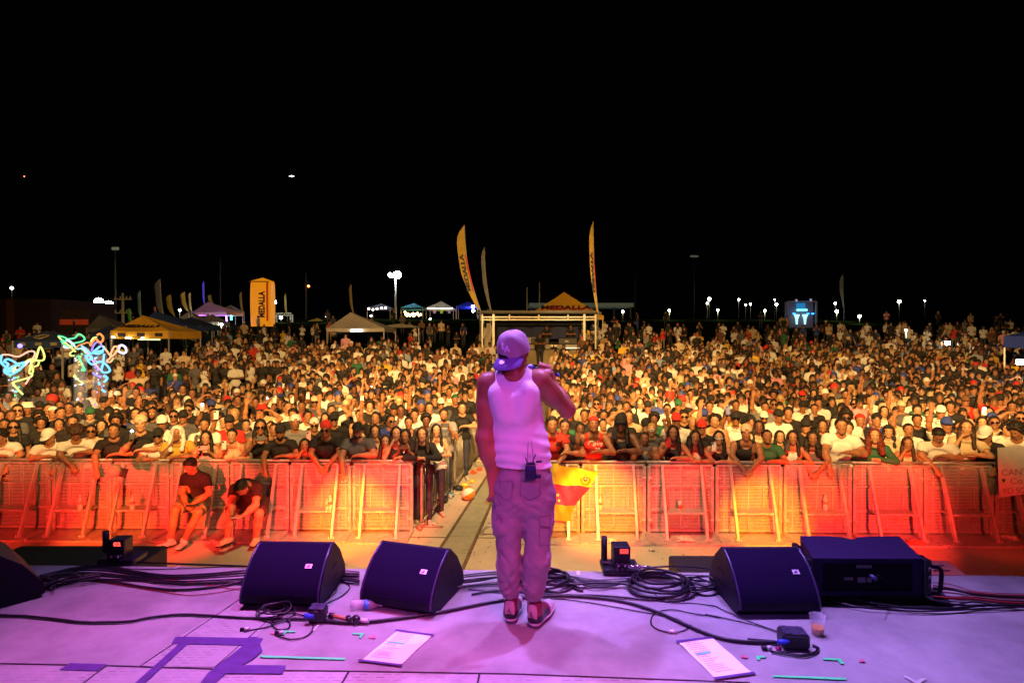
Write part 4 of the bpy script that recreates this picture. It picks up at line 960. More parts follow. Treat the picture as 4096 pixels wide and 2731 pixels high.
def shades(kind):
    b = MB()
    for s in (-1, 1):
        if kind == 'g':
            b.tube([(s * .033 + .021 * math.cos(t), -.107 + .006 * abs(math.cos(t)), .006 + .017 * math.sin(t)) for t in [i * PI / 6 for i in range(12)]], .0019, 4, 0, closed=True)
        else:
            P = [(s * .033 + .025 * math.cos(t), .006 + (.0185 if kind != 'S' else .014) * math.sin(t)) for t in [i * PI / 7 for i in range(14)]]
            b.prism([(p[0], p[1]) for p in P], (0, 1, 0), .005, 1, (0, -.112, 0), (1, 0, 0), (0, 0, 1))
            b.tube([(p[0], -.112, p[1]) for p in P], .0034 if kind != 'S' else .006, 5, 0, closed=True)
        b.tube([(s * .057, -.105, .010), (s * .080, -.06, .010), (s * .084, .0, .004)], .0026, 4, 0)
    b.tube([(-.010, -.112, .010), (.010, -.112, .010)], .0028, 4, 0)
    o = b.build('glasses', {'s': [lens, lens], 'S': [lensw, lens], 'g': [gold, lens]}[kind]); me = o.data; bpy.data.objects.remove(o); return me
GL = {k: shades(k) for k in 'sSg'}
COLR = dict(k=(.014, .013, .014), w=(.80, .79, .74), y=(.55, .36, .05), r=(.62, .03, .02), g=(.10, .10, .105), G=(.22, .22, .22), b=(.03, .06, .30), n=(.62, .50, .32), p=(.75, .35, .38), v=(.02, .13, .06), o=(.16, .07, .03), Y=(.85, .55, .04), t=(.10, .20, .22), O=(.75, .20, .04), L=(.25, .35, .50))
CNAME = dict(k='black', w='white', y='mustard', r='red', g='dark grey', G='grey', b='blue', n='beige', p='pink', v='green', o='brown', Y='yellow', t='teal', O='orange', L='light blue')
HCOL = dict(k=(.012, .008, .006), o=(.05, .022, .010), b=(.45, .30, .12), a=(.16, .02, .01))
SKINS = [(.46, .22, .11), (.38, .17, .085), (.30, .13, .06), (.54, .29, .16), (.16, .065, .035), (.46, .24, .13), (.25, .10, .05)]
def ob(name, me, parent, color=None, M=None):
    o = bpy.data.objects.new(name, me); COL.objects.link(o); o.parent = parent
    if color is not None: o.color = (*color, 1)
    if M is not None: o.matrix_local = M
    return o
phm = {}
def phone(parent_M, pos, land, col, label, lit=False, tilt=0.0):
    """a phone: its own thing, with back camera block; pose in the holder's frame"""
    key = (land, lit)
    if key not in phm:
        b = MB(); w, h = (.155, .075) if land else (.075, .155); b.box((0, 0, 0), (w, .010, h), bev=.006); b.box((-w / 2 + .02, -.0062, h / 2 - .022), (.030, .004, .030), 1, bev=.003)
        for q in ((-.007, .007), (.007, -.007)): b.box((-w / 2 + .02 + q[0], -.009, h / 2 - .022 + q[1]), (.009, .003, .009), 2)
        if lit: b.ball((-w / 2 + .036, -.014, h / 2 - .022), .016, 10, 8, 3)
        o = b.build('phone', [mat('phone_case', (1, 1, 1), .35, objcol=True, var=.03), mat('phone_block', (.05, .05, .05), .2), mat('phone_lens', (.004, .004, .006), .05), mat('flash_led', (1, 1, 1), .5, emit=(.85, .92, 1), estr=60)])
        phm[key] = o.data; bpy.data.objects.remove(o)
    o = bpy.data.objects.new('phone', phm[key]); COL.objects.link(o); o.color = (*col, 1); o.matrix_world = parent_M @ Matrix.Translation(pos) @ Matrix.Rotation(tilt, 4, 'Y') @ Matrix.Rotation(R(-12), 4, 'X')
    tag(o, label, 'phone', 'phones held up by the crowd'); return o
def person(x, y, z, s, sex, top, style, hair, head, glasses, pose, label, group, rz=0, skin_i=0, hairc='k', beard=False, wide=False, ph=None):
    p = proto(pose, sex, style, wide); r = empty('person', (x, y, z), rz, label, 'person', group); r.scale = (s, s, s); r['detail'] = 0; del r['detail']
    J = p['J']; HM = Matrix(J['HM'].tolist()).to_4x4(); HM.translation = Vector(J['H'])
    ob('body', p['body'], r, SKINS[skin_i % len(SKINS)]); ob('shirt', p['shirts'][{'t': 'tee', 'a': 'tank', 'l': 'long'}.get(style, style)], r, COLR[top])
    hc = HCOL[hairc]
    if head and head[0] in 'CQDKBT':
        if hair in 'lmw': ob('hair', HAIR[hair], r, hc, HM)
        elif hair == 'c': ob('hair', HAIR['s'], r, hc, HM @ Matrix.Scale(1.05, 4))
        elif hair == 's': ob('hair', HAIR['z'], r, hc, HM)
        ob({'C': 'cap', 'Q': 'cap', 'D': 'bandana', 'K': 'beanie', 'B': 'bucket_hat', 'T': 'towel'}[head[0]], HAIR[head[0]], r, COLR[head[1]], HM)
    else: ob('hair', HAIR[hair], r, hc, HM)
    if glasses: ob('glasses', GL[glasses], r, None, HM)
    if beard: ob('beard', HAIR['beard'], r, HCOL['k'], HM)
    if ph and p['ph']:
        pos, land = p['ph']; col = COLR.get(ph[0], (.5, .5, .5)); M = Matrix.LocRotScale(Vector((x, y, z)), Matrix.Rotation(rz, 3, 'Z'), Vector((s, s, s)))
        who = label
        phone(M, pos, land, col, None, 'L' in ph[1:], 0)['holder'] = who
    return r
# ================================================================ THE PERFORMER (seen from behind)
def performer():
    Yc = 3.45; g0 = G(2080, 2510); org = Vector((0, 0, 0))
    r = empty('person', (.05, Yc, 0), 0, 'performer seen from behind, white tank top, mauve backward cap and cargo trousers, singing', 'person')
    O = np.array((.05, Yc, 0.0))
    q = lambda px, py, Y: np.array(Y_(px, py, Y)) - O
    d = lambda px, py, Y=3.45: q(px, py, Y)
    back = V3(0, 1, 0)
    HM = rotm(R(-6), R(0), PI - R(38))      # faces away and to the right
    H = d(2056, 1412, 3.47)
    SL, SR = d(1960, 1540, 3.46), d(2150, 1528, 3.48)
    EL_, WL = d(1938, 1752, 3.42), d(1972, 1905, 3.43)
    ER_, WR = d(2268, 1638, 3.66), d(2196, 1512, 3.74)
    pr = [cap_(d(2075, 1930), d(2115, 1930), .13, None, 4, .8, back), cap_(d(2090, 1860), d(2082, 1790), .150, .148, 0, .68, back), cap_(d(2080, 1790), d(2060, 1660), .148, .160, 0, .64, back),
          cap_(d(2020, 1610), d(2090, 1605), .112, .112, 0, .74, back), cap_(SL + V3(.03, 0, 0), d(2045, 1505), .060, .062, 0), cap_(SR + V3(-.03, 0, 0), d(2065, 1505), .060, .062, 0),
          cap_(d(2018, 1600, 3.40), d(2028, 1660, 3.39), .07, .06, 0), cap_(d(2095, 1600, 3.40), d(2085, 1660, 3.39), .07, .06, 0),
          cap_(d(2055, 1530), d(2056, 1455, 3.46), .066, .062, 8)] + tf_prims(HEADP, HM, H)
    for S, E, Wr in ((SL, EL_, WL), (SR, ER_, WR)):
        pr += [cap_(S, S * .5 + E * .5, .070, .058, 2), cap_(S * .55 + E * .45, E, .060, .047, 2), cap_(E, E * .6 + Wr * .4, .050, .048, 3), cap_(E * .65 + Wr * .35, Wr, .048, .031, 3)]
    for S, E, sg in ((SL, EL_, -1), (SR, ER_, 1)):
        dd = nrm(E - S); pr += [cap_(S + V3(sg * .012, -.012, .012), S + dd * .10 + V3(sg * .020, -.010, 0), .066, .048, 2), cap_(S + dd * .12 + V3(sg * .004, -.024, 0), S + dd * .21 + V3(0, -.020, 0), .042, .032, 2), cap_(E + V3(0, -.012, 0), E + V3(0, -.010, -.012), .034, .030, 2)]
    pr += [cap_(d(1990, 1575, 3.38), d(2012, 1640, 3.37), .050, .040, 0), cap_(d(2118, 1570, 3.38), d(2100, 1640, 3.37), .050, .040, 0)]
    hl_ = hand(WL, (.15, -.1, -1), (-.2, .2, 0), 1, 1.05, .45); pr += hl_
    mic_a, mic_b = d(2122, 1472, 3.70), d(2232, 1500, 3.80); md_ = nrm(mic_a - mic_b)
    hn = nrm(np.cross(md_, V3(0, 1, 0.1)))
    # hand wraps the mic: palm behind it, fingers over the top and round
    mid = mic_a * .48 + mic_b * .52; pal = mid + V3(.005, -.030, -.020)
    pr += [cap_(WR, pal + V3(.012, 0, 0), .030, .034, 3), cap_(pal - md_ * .02, pal + md_ * .028, .032, .032, 3)]
    for i in range(4):
        b0 = mid + md_ * (-.038 + .0250 * i) + V3(0, -.036, .002)
        a1 = b0 + V3(0, .004, .034); a2 = a1 + V3(0, .036, .012); a3 = a2 + V3(0, .022, -.024)
        pr += [cap_(b0, a1, .0108, .0102, 9), cap_(a1, a2, .0102, .0095, 9), cap_(a2, a3, .0095, .0082, 9)]
    tb = pal + md_ * .02 + V3(0, 0, -.005); pr += [cap_(tb, tb + md_ * .045 + V3(0, .006, -.006), .0150, .012, 9), cap_(tb + md_ * .045 + V3(0, .006, -.006), tb + md_ * .072 + V3(0, .022, .002), .012, .0095, 9)]
    A, lo, ax = field(pr, .0075, .035); V, Q = snet(A, lo, .0075)
    fb = face_mb(dict(HM=HM, H=H)); me = bpy.data.meshes.new('body'); k = len(V)
    me.from_pydata(V.tolist() + fb.v, [], Q.tolist() + [[i + k for i in f] for f in fb.f])
    sk = mat('performer_skin', (.38, .13, .06), .46, var=.30, scale=7, spec=.6, bump=.08)
    for m in (sk, eyed, eyew, brow, lipm, mouthd): me.materials.append(m)
    me.polygons.foreach_set('material_index', [0] * len(Q) + [i + 1 for i in fb.m]); me.polygons.foreach_set('use_smooth', [True] * len(me.polygons)); me.update(); ob('body', me, r)
    # ---- tank top
    tp = [(a, b, ra + .010, rb + .010, z, k_, n) for (a, b, ra, rb, z, k_, n) in pr if z in (0, 4, 8)]
    tp.append(cap_(d(2090, 1850), d(2084, 1760), .156, .150, 0, .70, back))
    A, lo, ax = field(tp, .0075, .035); X = np.stack(np.meshgrid(*ax, indexing='ij'), -1); F_ = X.reshape(-1, 3)
    z = X[..., 2]; x = X[..., 0]
    wr = (.5 + .5 * np.sin(z * 95 + x * 16 + 2.2 * vnoise(F_, 9).reshape(z.shape))) * np.clip((1.24 - z) / .16, 0, 1)
    A = A - .0085 * wr + .004 * vnoise(F_, 22, 2).reshape(z.shape)
    hem = d(2090, 1862)[2] + .06 * (x - .05) * -.6
    A = np.maximum(A, hem - z)
    A = np.maximum(A, z - (d(2054, 1522)[2] + .125 * (np.abs(x - d(2054, 1500)[0]) / .088) ** 3.2))
    A = np.maximum(A, -pd(X, cap_(d(1934, 1545, 3.46), d(1898, 1670, 3.44), .070, .082)))       # left armhole
    A = np.maximum(A, -pd(X, cap_(d(2192, 1515, 3.47), d(2225, 1590, 3.46), .098, .105)))      # right armhole
    V, Q = snet(A, lo, .0075); ob('tank_top', mesh_np('tank_top', V, Q, [mat('white_rib_cotton', (.82, .80, .80), .8, var=.04, scale=30, bump=.12)]), r)
    # ---- trousers
    lg = [(d(2040, 1960), d(2030, 2085), d(2036, 2235, 3.46), d(2040, 2400, 3.515)), (d(2140, 1960), d(2150, 2085), d(2146, 2235, 3.43), d(2130, 2405, 3.475))]
    tr = [cap_(d(2068, 1918), d(2122, 1918), .138, None, 4, .86, back), cap_(d(2066, 1985), d(2130, 1985), .142, .142, 4, .88, back)]
    for (a, b, c, e) in lg: tr += [cap_(a, b, .110, .092, 5), cap_(b, c, .092, .082, 5), cap_(c, c * .4 + e * .6, .082, .070, 6), cap_(c * .4 + e * .6, e, .072, .050, 6)]
    tr += [cap_(d(2205, 2075, 3.42), d(2200, 2125, 3.42), .030, .030, 5, .5, (1, 0, 0)), cap_(d(1980, 2080, 3.44), d(1982, 2130, 3.44), .028, .028, 5, .5, (1, 0, 0))]
    A, lo, ax = field(tr, .0075, .022); X = np.stack(np.meshgrid(*ax, indexing='ij'), -1); F_ = X.reshape(-1, 3); z = X[..., 2]; x = X[..., 0]
    leg = np.where(x < .015, -1.0, 1.0)
    n1 = vnoise(F_, 7, 5).reshape(z.shape); n2 = vnoise(F_, 5, 1).reshape(z.shape)
    env = .7 * np.exp(-((z - .44) / .15) ** 2) + 1.0 * np.exp(-((z - .22) / .09) ** 2) + .5 * np.exp(-((z - .80) / .12) ** 2)
    f1 = 1 - np.abs(np.sin(z * 34 + leg * x * 40 + 3.2 * n1)); f2 = 1 - np.abs(np.sin(z * 27 - leg * x * 46 + 3.6 * n2 + 1.0))
    A = A + .018 * (np.maximum(f1, .0) ** 2 + f2 ** 2 * .8) * env * (.6 + .4 * n2) + .009 * vnoise(F_, 10, 9).reshape(z.shape) * (z < .97) + .0045 * vnoise(F_, 26, 4).reshape(z.shape) + .003 * vnoise(F_, 48, 2).reshape(z.shape)
    A = np.maximum(A, z - d(2090, 1850)[2]); A = np.maximum(A, .155 - z)
    A = np.maximum(A, -pd(X, cap_(d(2094, 2130, 3.36), d(2090, 2420, 3.38), .010, .030)))
    V, Q = snet(A, lo, .0075); tm = mat('mauve_cargo_cotton', (.30, .20, .235), .85, var=.14, scale=10, bump=.25)
    t_ = ob('trousers', mesh_np('trousers', V, Q, [tm]), r)
    tms = mat('trouser_seam', (.17, .10, .14), .85)
    def patch(name, pts, nn, th=.008, m=tm):
        """pocket patch on the rear / side surface: project photo points onto the trousers with rays"""
        b = MB(); bpy.context.view_layer.update(); P = []
        for (px, py) in pts:
            dd = ray(px, py).normalized(); o_ = Vector((0, 0, CAMZ)) - Vector(O)
            hit, loc, nor, ix = t_.ray_cast(o_, dd)
            if not hit: loc = o_ + dd * ((3.36) / dd.y)
            P.append(loc - dd * th)
        n = len(P); c = sum(P, Vector()) / n; b.v = [tuple(p) for p in P] + [tuple(c - dd * .004)] + [tuple(p + dd * (th + .012)) for p in P]
        for i in range(n): b.f.append([i, (i + 1) % n, n]); b.f.append([i, i + n + 1, (i + 1) % n + n + 1, (i + 1) % n]); b.m += [0, 0]; b.sm += [False, False]
        b.tube([p - dd * .001 for p in P], .0022, 5, 1, closed=True)
        return b.build(name, [m, tms], r)
    patch('pocket', [(2082 + 0, 1925), (2120, 1927), (2160, 1925), (2160, 1980), (2122, 2000), (2082, 1980)], 0, .003)
    patch('pocket', [(2000, 1925), (2048, 1925), (2048, 1985), (2022, 2000), (2000, 1980)], 0, .003)
    patch('cargo_pocket', [(2158, 2068), (2200, 2060), (2200, 2105), (2172, 2106), (2158, 2096)], 0, .008)
    patch('cargo_pocket', [(2156, 2112), (2198, 2112), (2196, 2180), (2160, 2176)], 0, .006)
    patch('cargo_pocket', [(1986, 2068), (2006, 2072), (2008, 2150), (1990, 2146)], 0, .006)
    # ---- shoes
    for k, (hx, hy, ang) in enumerate(((2038, 2500, 10), (2128, 2518, 26))):
        c = np.array(G(hx, hy)) - O; f = V3(math.sin(R(ang)), math.cos(R(ang)), 0); f = nrm(f); s_ = V3(f[1], -f[0], 0); c = c + f * .045
        def sh(prims, h=.0065, cut=None, sm=.02):
            A, lo, ax = field(prims, h, sm, .03); X = np.stack(np.meshgrid(*ax, indexing='ij'), -1)
            for cc in (cut or []): A = np.maximum(A, cc(X))
            return snet(A, lo, h)
        up_ = [cap_(c + V3(0, 0, .052), c + f * .13 + V3(0, 0, .045), .045, .046, 0), cap_(c + f * .13 + V3(0, 0, .042), c + f * .215 + V3(0, 0, .036), .047, .040, 0), cap_(c + V3(0, 0, .06) + f * .01, c + f * .01 + V3(0, 0, .125), .044, .043, 0), cap_(c + f * .05 + V3(0, 0, .10), c + f * .12 + V3(0, 0, .065), .036, .034, 0)]
        V, Q = sh(up_, cut=[lambda X: .03 - X[..., 2], lambda X: X[..., 2] - .152])
        mz = np.zeros(len(Q), int); cz = V[Q[:, 0]]; al = (cz - c) @ f
        mz[(cz[:, 2] < .075) & (al < .11)] = 1; mz[(al > .13)] = 2
        so = ob('shoe', mesh_np('shoe', V, Q, [mat('shoe_maroon', (.20, .02, .05), .5), mat('shoe_black', (.02, .016, .03), .4), mat('shoe_grey', (.50, .42, .45), .45)], mz), r)
        so_ = [(a, b, ra + .004, rb + .004, z_, kk, n_) for (a, b, ra, rb, z_, kk, n_) in up_[:2]]
        V, Q = sh(so_, cut=[lambda X: .001 - X[..., 2], lambda X: X[..., 2] - .036]); mz = (V[Q[:, 0]][:, 2] < .014).astype(int)
        ob('sole', mesh_np('sole', V, Q, [mat('sole_white', (.75, .72, .75), .5), mat('sole_dark', (.04, .03, .06), .5)], mz), so)
        # heel tab with the leaping player mark
        tb_ = MB(); cc = Vector(c - f * .0475); M = frame_M(cc + Vector((0, 0, .105)), Vector(s_), Vector(V3(0, 0, 1) + .06 * f))
        P = [(-.030, -.038), (.030, -.038), (.032, .0), (.026, .034), (.014, .043), (-.014, .043), (-.026, .034), (-.032, .0)]
        tb_.add([M @ Vector((p[0], p[1], .002 - abs(p[0]) * .35)) for p in P] + [M @ Vector((p[0], p[1], -.010)) for p in P] + [M @ Vector((0, 0, .006))],
                [[i, (i + 1) % 8, 16] for i in range(8)] + [[i, i + 8, (i + 1) % 8 + 8, (i + 1) % 8] for i in range(8)]); tb_.build('heel_tab', mat('heel_tab_tan', (.55, .35, .35), .5), so)
        jm = MB(); Mj = M @ Matrix.Translation((0, -.014, .0085))
        def st(a, b, w): jm.bar(Mj @ Vector((*a, 0)), Mj @ Vector((*b, 0)), w, .0015)
        st((0, .0), (0, .012), .005); st((0, .0), (-.013, -.009), .004); st((0, .0), (.014, -.008), .004); st((0, .011), (-.010, .008), .003); st((0, .011), (.004, .025), .003); jm.ball(Mj @ Vector((0, .017, 0)), .003, 8, 6)
        jm.build('heel_mark', mat('heel_mark_dark', (.03, .01, .03), .5), so)
    sk_ = MB()
    for (px, py, Y) in ((2039, 2405, 3.515), (2130, 2410, 3.475)):
        e = Vector(d(px, py, Y)); s2 = MB(); s2.tube([e + Vector((0, 0, .03)), e + Vector((0, .0, -.05))], [.034, .034], 16); s2.build('sock', mat('sock_grey', (.45, .40, .45), .9), r)
    # ---- cap turned backwards, brim towards us and to the left
    HC = Vector(d(2055, 1400, 3.465)); ca = math.atan2(-1, -.42); fw = Vector((-.55, -1, 0)).normalized(); rt = Vector((0, 0, 1)).cross(fw)
    upv = (Vector((0, 0, 1)) + fw * .36).normalized(); fwv = (fw - upv * fw.dot(upv)).normalized(); rt = upv.cross(fwv)
    Mc = Matrix(((rt.x, fwv.x, upv.x, HC.x), (rt.y, fwv.y, upv.y, HC.y), (rt.z, fwv.z, upv.z, HC.z), (0, 0, 0, 1)))  # x right, y front(brim), z up
    b = MB(); n, m = 48, 16
    def crown(a, t, off=0):
        """a azimuth from the front, t 0 base .. 1 top"""
        f_ = math.cos(a); ph_ = t * PI / 2; hgt = .132 + .012 * max(f_, 0)
        rr = math.cos(ph_) ** .62; x = .098 * rr * math.sin(a); y = .110 * rr * f_ + .012 * max(f_, 0) * math.sin(ph_ * 2) * .8; z = -.012 + hgt * math.sin(ph_) ** .92
        seam = min(abs(((a + PI) % (PI / 3)) - PI / 3), abs((a + PI) % (PI / 3))); k = -.0012 * math.exp(-(seam / .03) ** 2) + off
        v = Vector((x, y, z)); nn = Vector((x / .093 ** 2, y / .106 ** 2, z / .12 ** 2)).normalized(); k += .0022 * math.sin(5 * a + 7 * t) * t * (1 - t) * 4
        return v + nn * k
    for i in range(m + 1):
        for j in range(n): b.v.append(tuple(Mc @ crown(2 * PI * j / n, i / m * .995)))
    for i in range(m):
        for j in range(n): a = i * n + j; c2 = i * n + (j + 1) % n; b.f.append([a, c2, c2 + n, a + n][::-1]); b.m.append(0); b.sm.append(True)
    cm = mat('cap_mauve', (.46, .30, .37), .75, var=.10, scale=12, bump=.2)
    cp_o = b.build('cap', cm, r); cp_o.data.flip_normals()
    b = MB(); b.ball(Mc @ Vector((0, 0, .121)), (.008, .008, .005), 10, 6); b.build('button', mat('cap_button', (.06, .03, .07), .6), cp_o)
    # brim
    b = MB(); nb = 20; rows = []
    for i in range(nb + 1):
        u = -1 + 2 * i / nb; a = u * R(66); base = Vector((.093 * math.sin(a), .106 * math.cos(a), -.006)); L = .075 * math.sqrt(max(0, 1 - abs(u) ** 3)) + .002
        tip = base + Vector((math.sin(a) * .35, math.cos(a) * .3 + .7, 0)).normalized() * L; cv = -.020 * (u * u); base.z += cv * .8; tip.z += cv - L * .62
        rows.append((base, tip))
    for (p, q2) in rows:
        for v in (p, p.lerp(q2, .5) + Vector((0, 0, .004)), q2): b.v.append(tuple(Mc @ v)); 
    k2 = len(b.v)
    for (p, q2) in rows:
        for v in (p, p.lerp(q2, .5) + Vector((0, 0, .004)), q2): b.v.append(tuple(Mc @ (v - Vector((0, 0, .004)))))
    for i in range(nb):
        for j in range(2):
            a = i * 3 + j; b.f.append([a, a + 1, a + 4, a + 3]); b.m.append(0); b.sm.append(True); b.f.append([k2 + a, k2 + a + 3, k2 + a + 4, k2 + a + 1]); b.m.append(0); b.sm.append(True)
        a = i * 3 + 2; b.f.append([a, k2 + a, k2 + a + 3, a + 3]); b.m.append(0); b.sm.append(False)
    br = b.build('brim', mat('brim_violet', (.20, .12, .42), .6, var=.1), cp_o)
    s2 = MB(); M = frame_M(Mc @ Vector((-.012, .140, -.018)), Mc.to_3x3() @ Vector((1, 0, 0)), Mc.to_3x3() @ Vector((0, 1, -.42)))
    s2.add([M @ Vector((.019 * math.cos(t), .019 * math.sin(t), .003)) for t in [i * PI / 10 for i in range(20)]], [list(range(20))]); s2.build('sticker', mat('sticker_silver', (.9, .82, .68), .3), br)
    # cap letters
    lm = mat('logo_lilac', (.85, .70, .88), .5, var=.03)
    la = R(-14)
    def onc(a, t, o_=.004):
        c0 = Mc @ crown(a, t, o_); cx = Mc @ crown(a + .02, t, o_); cy = Mc @ crown(a, t + .02, o_); return frame_M(c0, cx - c0, cy - c0)
    Mt = onc(R(8), .30, .002)
    text_mesh('L', .058, .0025, 'cap_letter', lm, cp_o, bold=.0016, M=Mt @ Matrix.Translation((-.012, .007, 0)))
    text_mesh('A', .052, .003, 'cap_letter', lm, cp_o, bold=.0016, M=Mt @ Matrix.Translation((.008, -.010, 0.001)))
    
    # hair and dark cloth under the cap, chain round the neck
    me = headfield(SK(.009) + [cap_((0, .03, -.02), (0, .035, -.085), .078, .062, 1)], .008, [lambda X: X[..., 2] - .012, lambda X: -(X[..., 1] + .045), nz_(-.10)], noise=.004, nf=70)
    Mh = Matrix(HM.tolist()).to_4x4(); Mh.translation = Vector(H); ob('hair', me, r, HCOL['k'], Mh)
    ob('beard', HAIR['beard'], r, HCOL['k'], Mh)
    for k, (dz, rr, mm) in enumerate(((.0, .073, mat('collar_blue', (.05, .07, .35), .35, metal=.4)), (-.010, .078, mat('collar_blue', (.05, .07, .35), .35)))):
        b = MB(); c = Vector(d(2056, 1492, 3.455)); b.tube([c + Vector((rr * math.cos(t), rr * math.sin(t) * .95, dz + .012 * math.sin(t))) for t in [i * PI / 16 for i in range(32)]], .0055, 6, closed=True); b.build('neck_chain', mm, r)
    # microphone: a thing of its own
    A3, B3 = Vector(mic_a) + Vector(O), Vector(mic_b) + Vector(O)
    mr = empty('microphone', A3.lerp(B3, .5), 0, 'handheld microphone held to the mouth by the performer', 'microphone'); dv = (A3 - B3).normalized(); loc = mr.location
    b = MB(); b.tube([B3 - loc, A3 - loc - dv * .03], [.012, .019], 14); b.build('handle', mat('mic_handle', (.02, .02, .03), .35), mr)
    b = MB(); b.ball(A3 - loc, (.027, .027, .027), 16, 12); b.build('grille', mat('mic_grille', (.22, .22, .55), .35, metal=.6, var=.4, scale=400), mr)
    b = MB(); b.tube([B3 - loc + dv * -.004, B3 - loc + dv * .015], .0135, 12); b.build('end_ring', mat('mic_ring', (.15, .2, .8), .3), mr)
    # radio pack on the waistband
    c = Y_(2122, 1888, 3.285); pk = empty('radio_pack', c, 0, 'black wireless radio pack clipped to the back waistband of the performer', 'radio pack')
    b = MB(); b.box((0, 0, 0), (.062, .024, .090), bev=.006); b.box((0, .0, .052), (.05, .018, .014), bev=.003); b.build('case', mat('pack_black', (.014, .012, .05), .35), pk)
    b = MB(); b.box((0, -.0135, .025), (.04, .002, .022)); b.build('display', mat('pack_display', (.04, .03, .14), .2), pk)
    b = MB(); b.box((.045, .0, -.022), (.030, .02, .026), bev=.005); b.build('plug', mat('pack_black', (0, 0, 0)), pk)
    for k, (x0, x1, t) in enumerate(((-.018, -.030, .075), (.012, .030, .07))):
        b = MB(); b.tube(spline([(x0, 0, .055), (x0 * 1.3, 0, .07), (x1, .0, .085 + .02 * k)], 4), .0035, 6); b.build('antenna', mat('pack_black', (0, 0, 0)), pk)
    for k, pts in enumerate(([(2112, 1868, 3.287), (2110, 1820, 3.292), (2113, 1765, 3.30)], [(2136, 1868, 3.287), (2132, 1820, 3.292), (2126, 1765, 3.30)])):
        b = MB(); b.tube(spline([Vector(Y_(*p)) - c for p in pts], 5), .0016, 5); b.build('wire', mat('pack_wire', (.05, .03, .12), .5), pk)
    b = MB(); b.box((.05, .01, .060), (.035, .012, .012), bev=.003); b.build('clip', mat('pack_black', (0, 0, 0)), pk)
performer()
# ================================================================ THE CROWD
WIN = {1: (0, 3.675, 1540), 2: (600, 3.675, 1540), 3: (1200, 3.0154, 1540), 4: (2150, 3.618, 1540), 5: (2750, 3.618, 1540), 6: (3350, 3.153, 1540)}
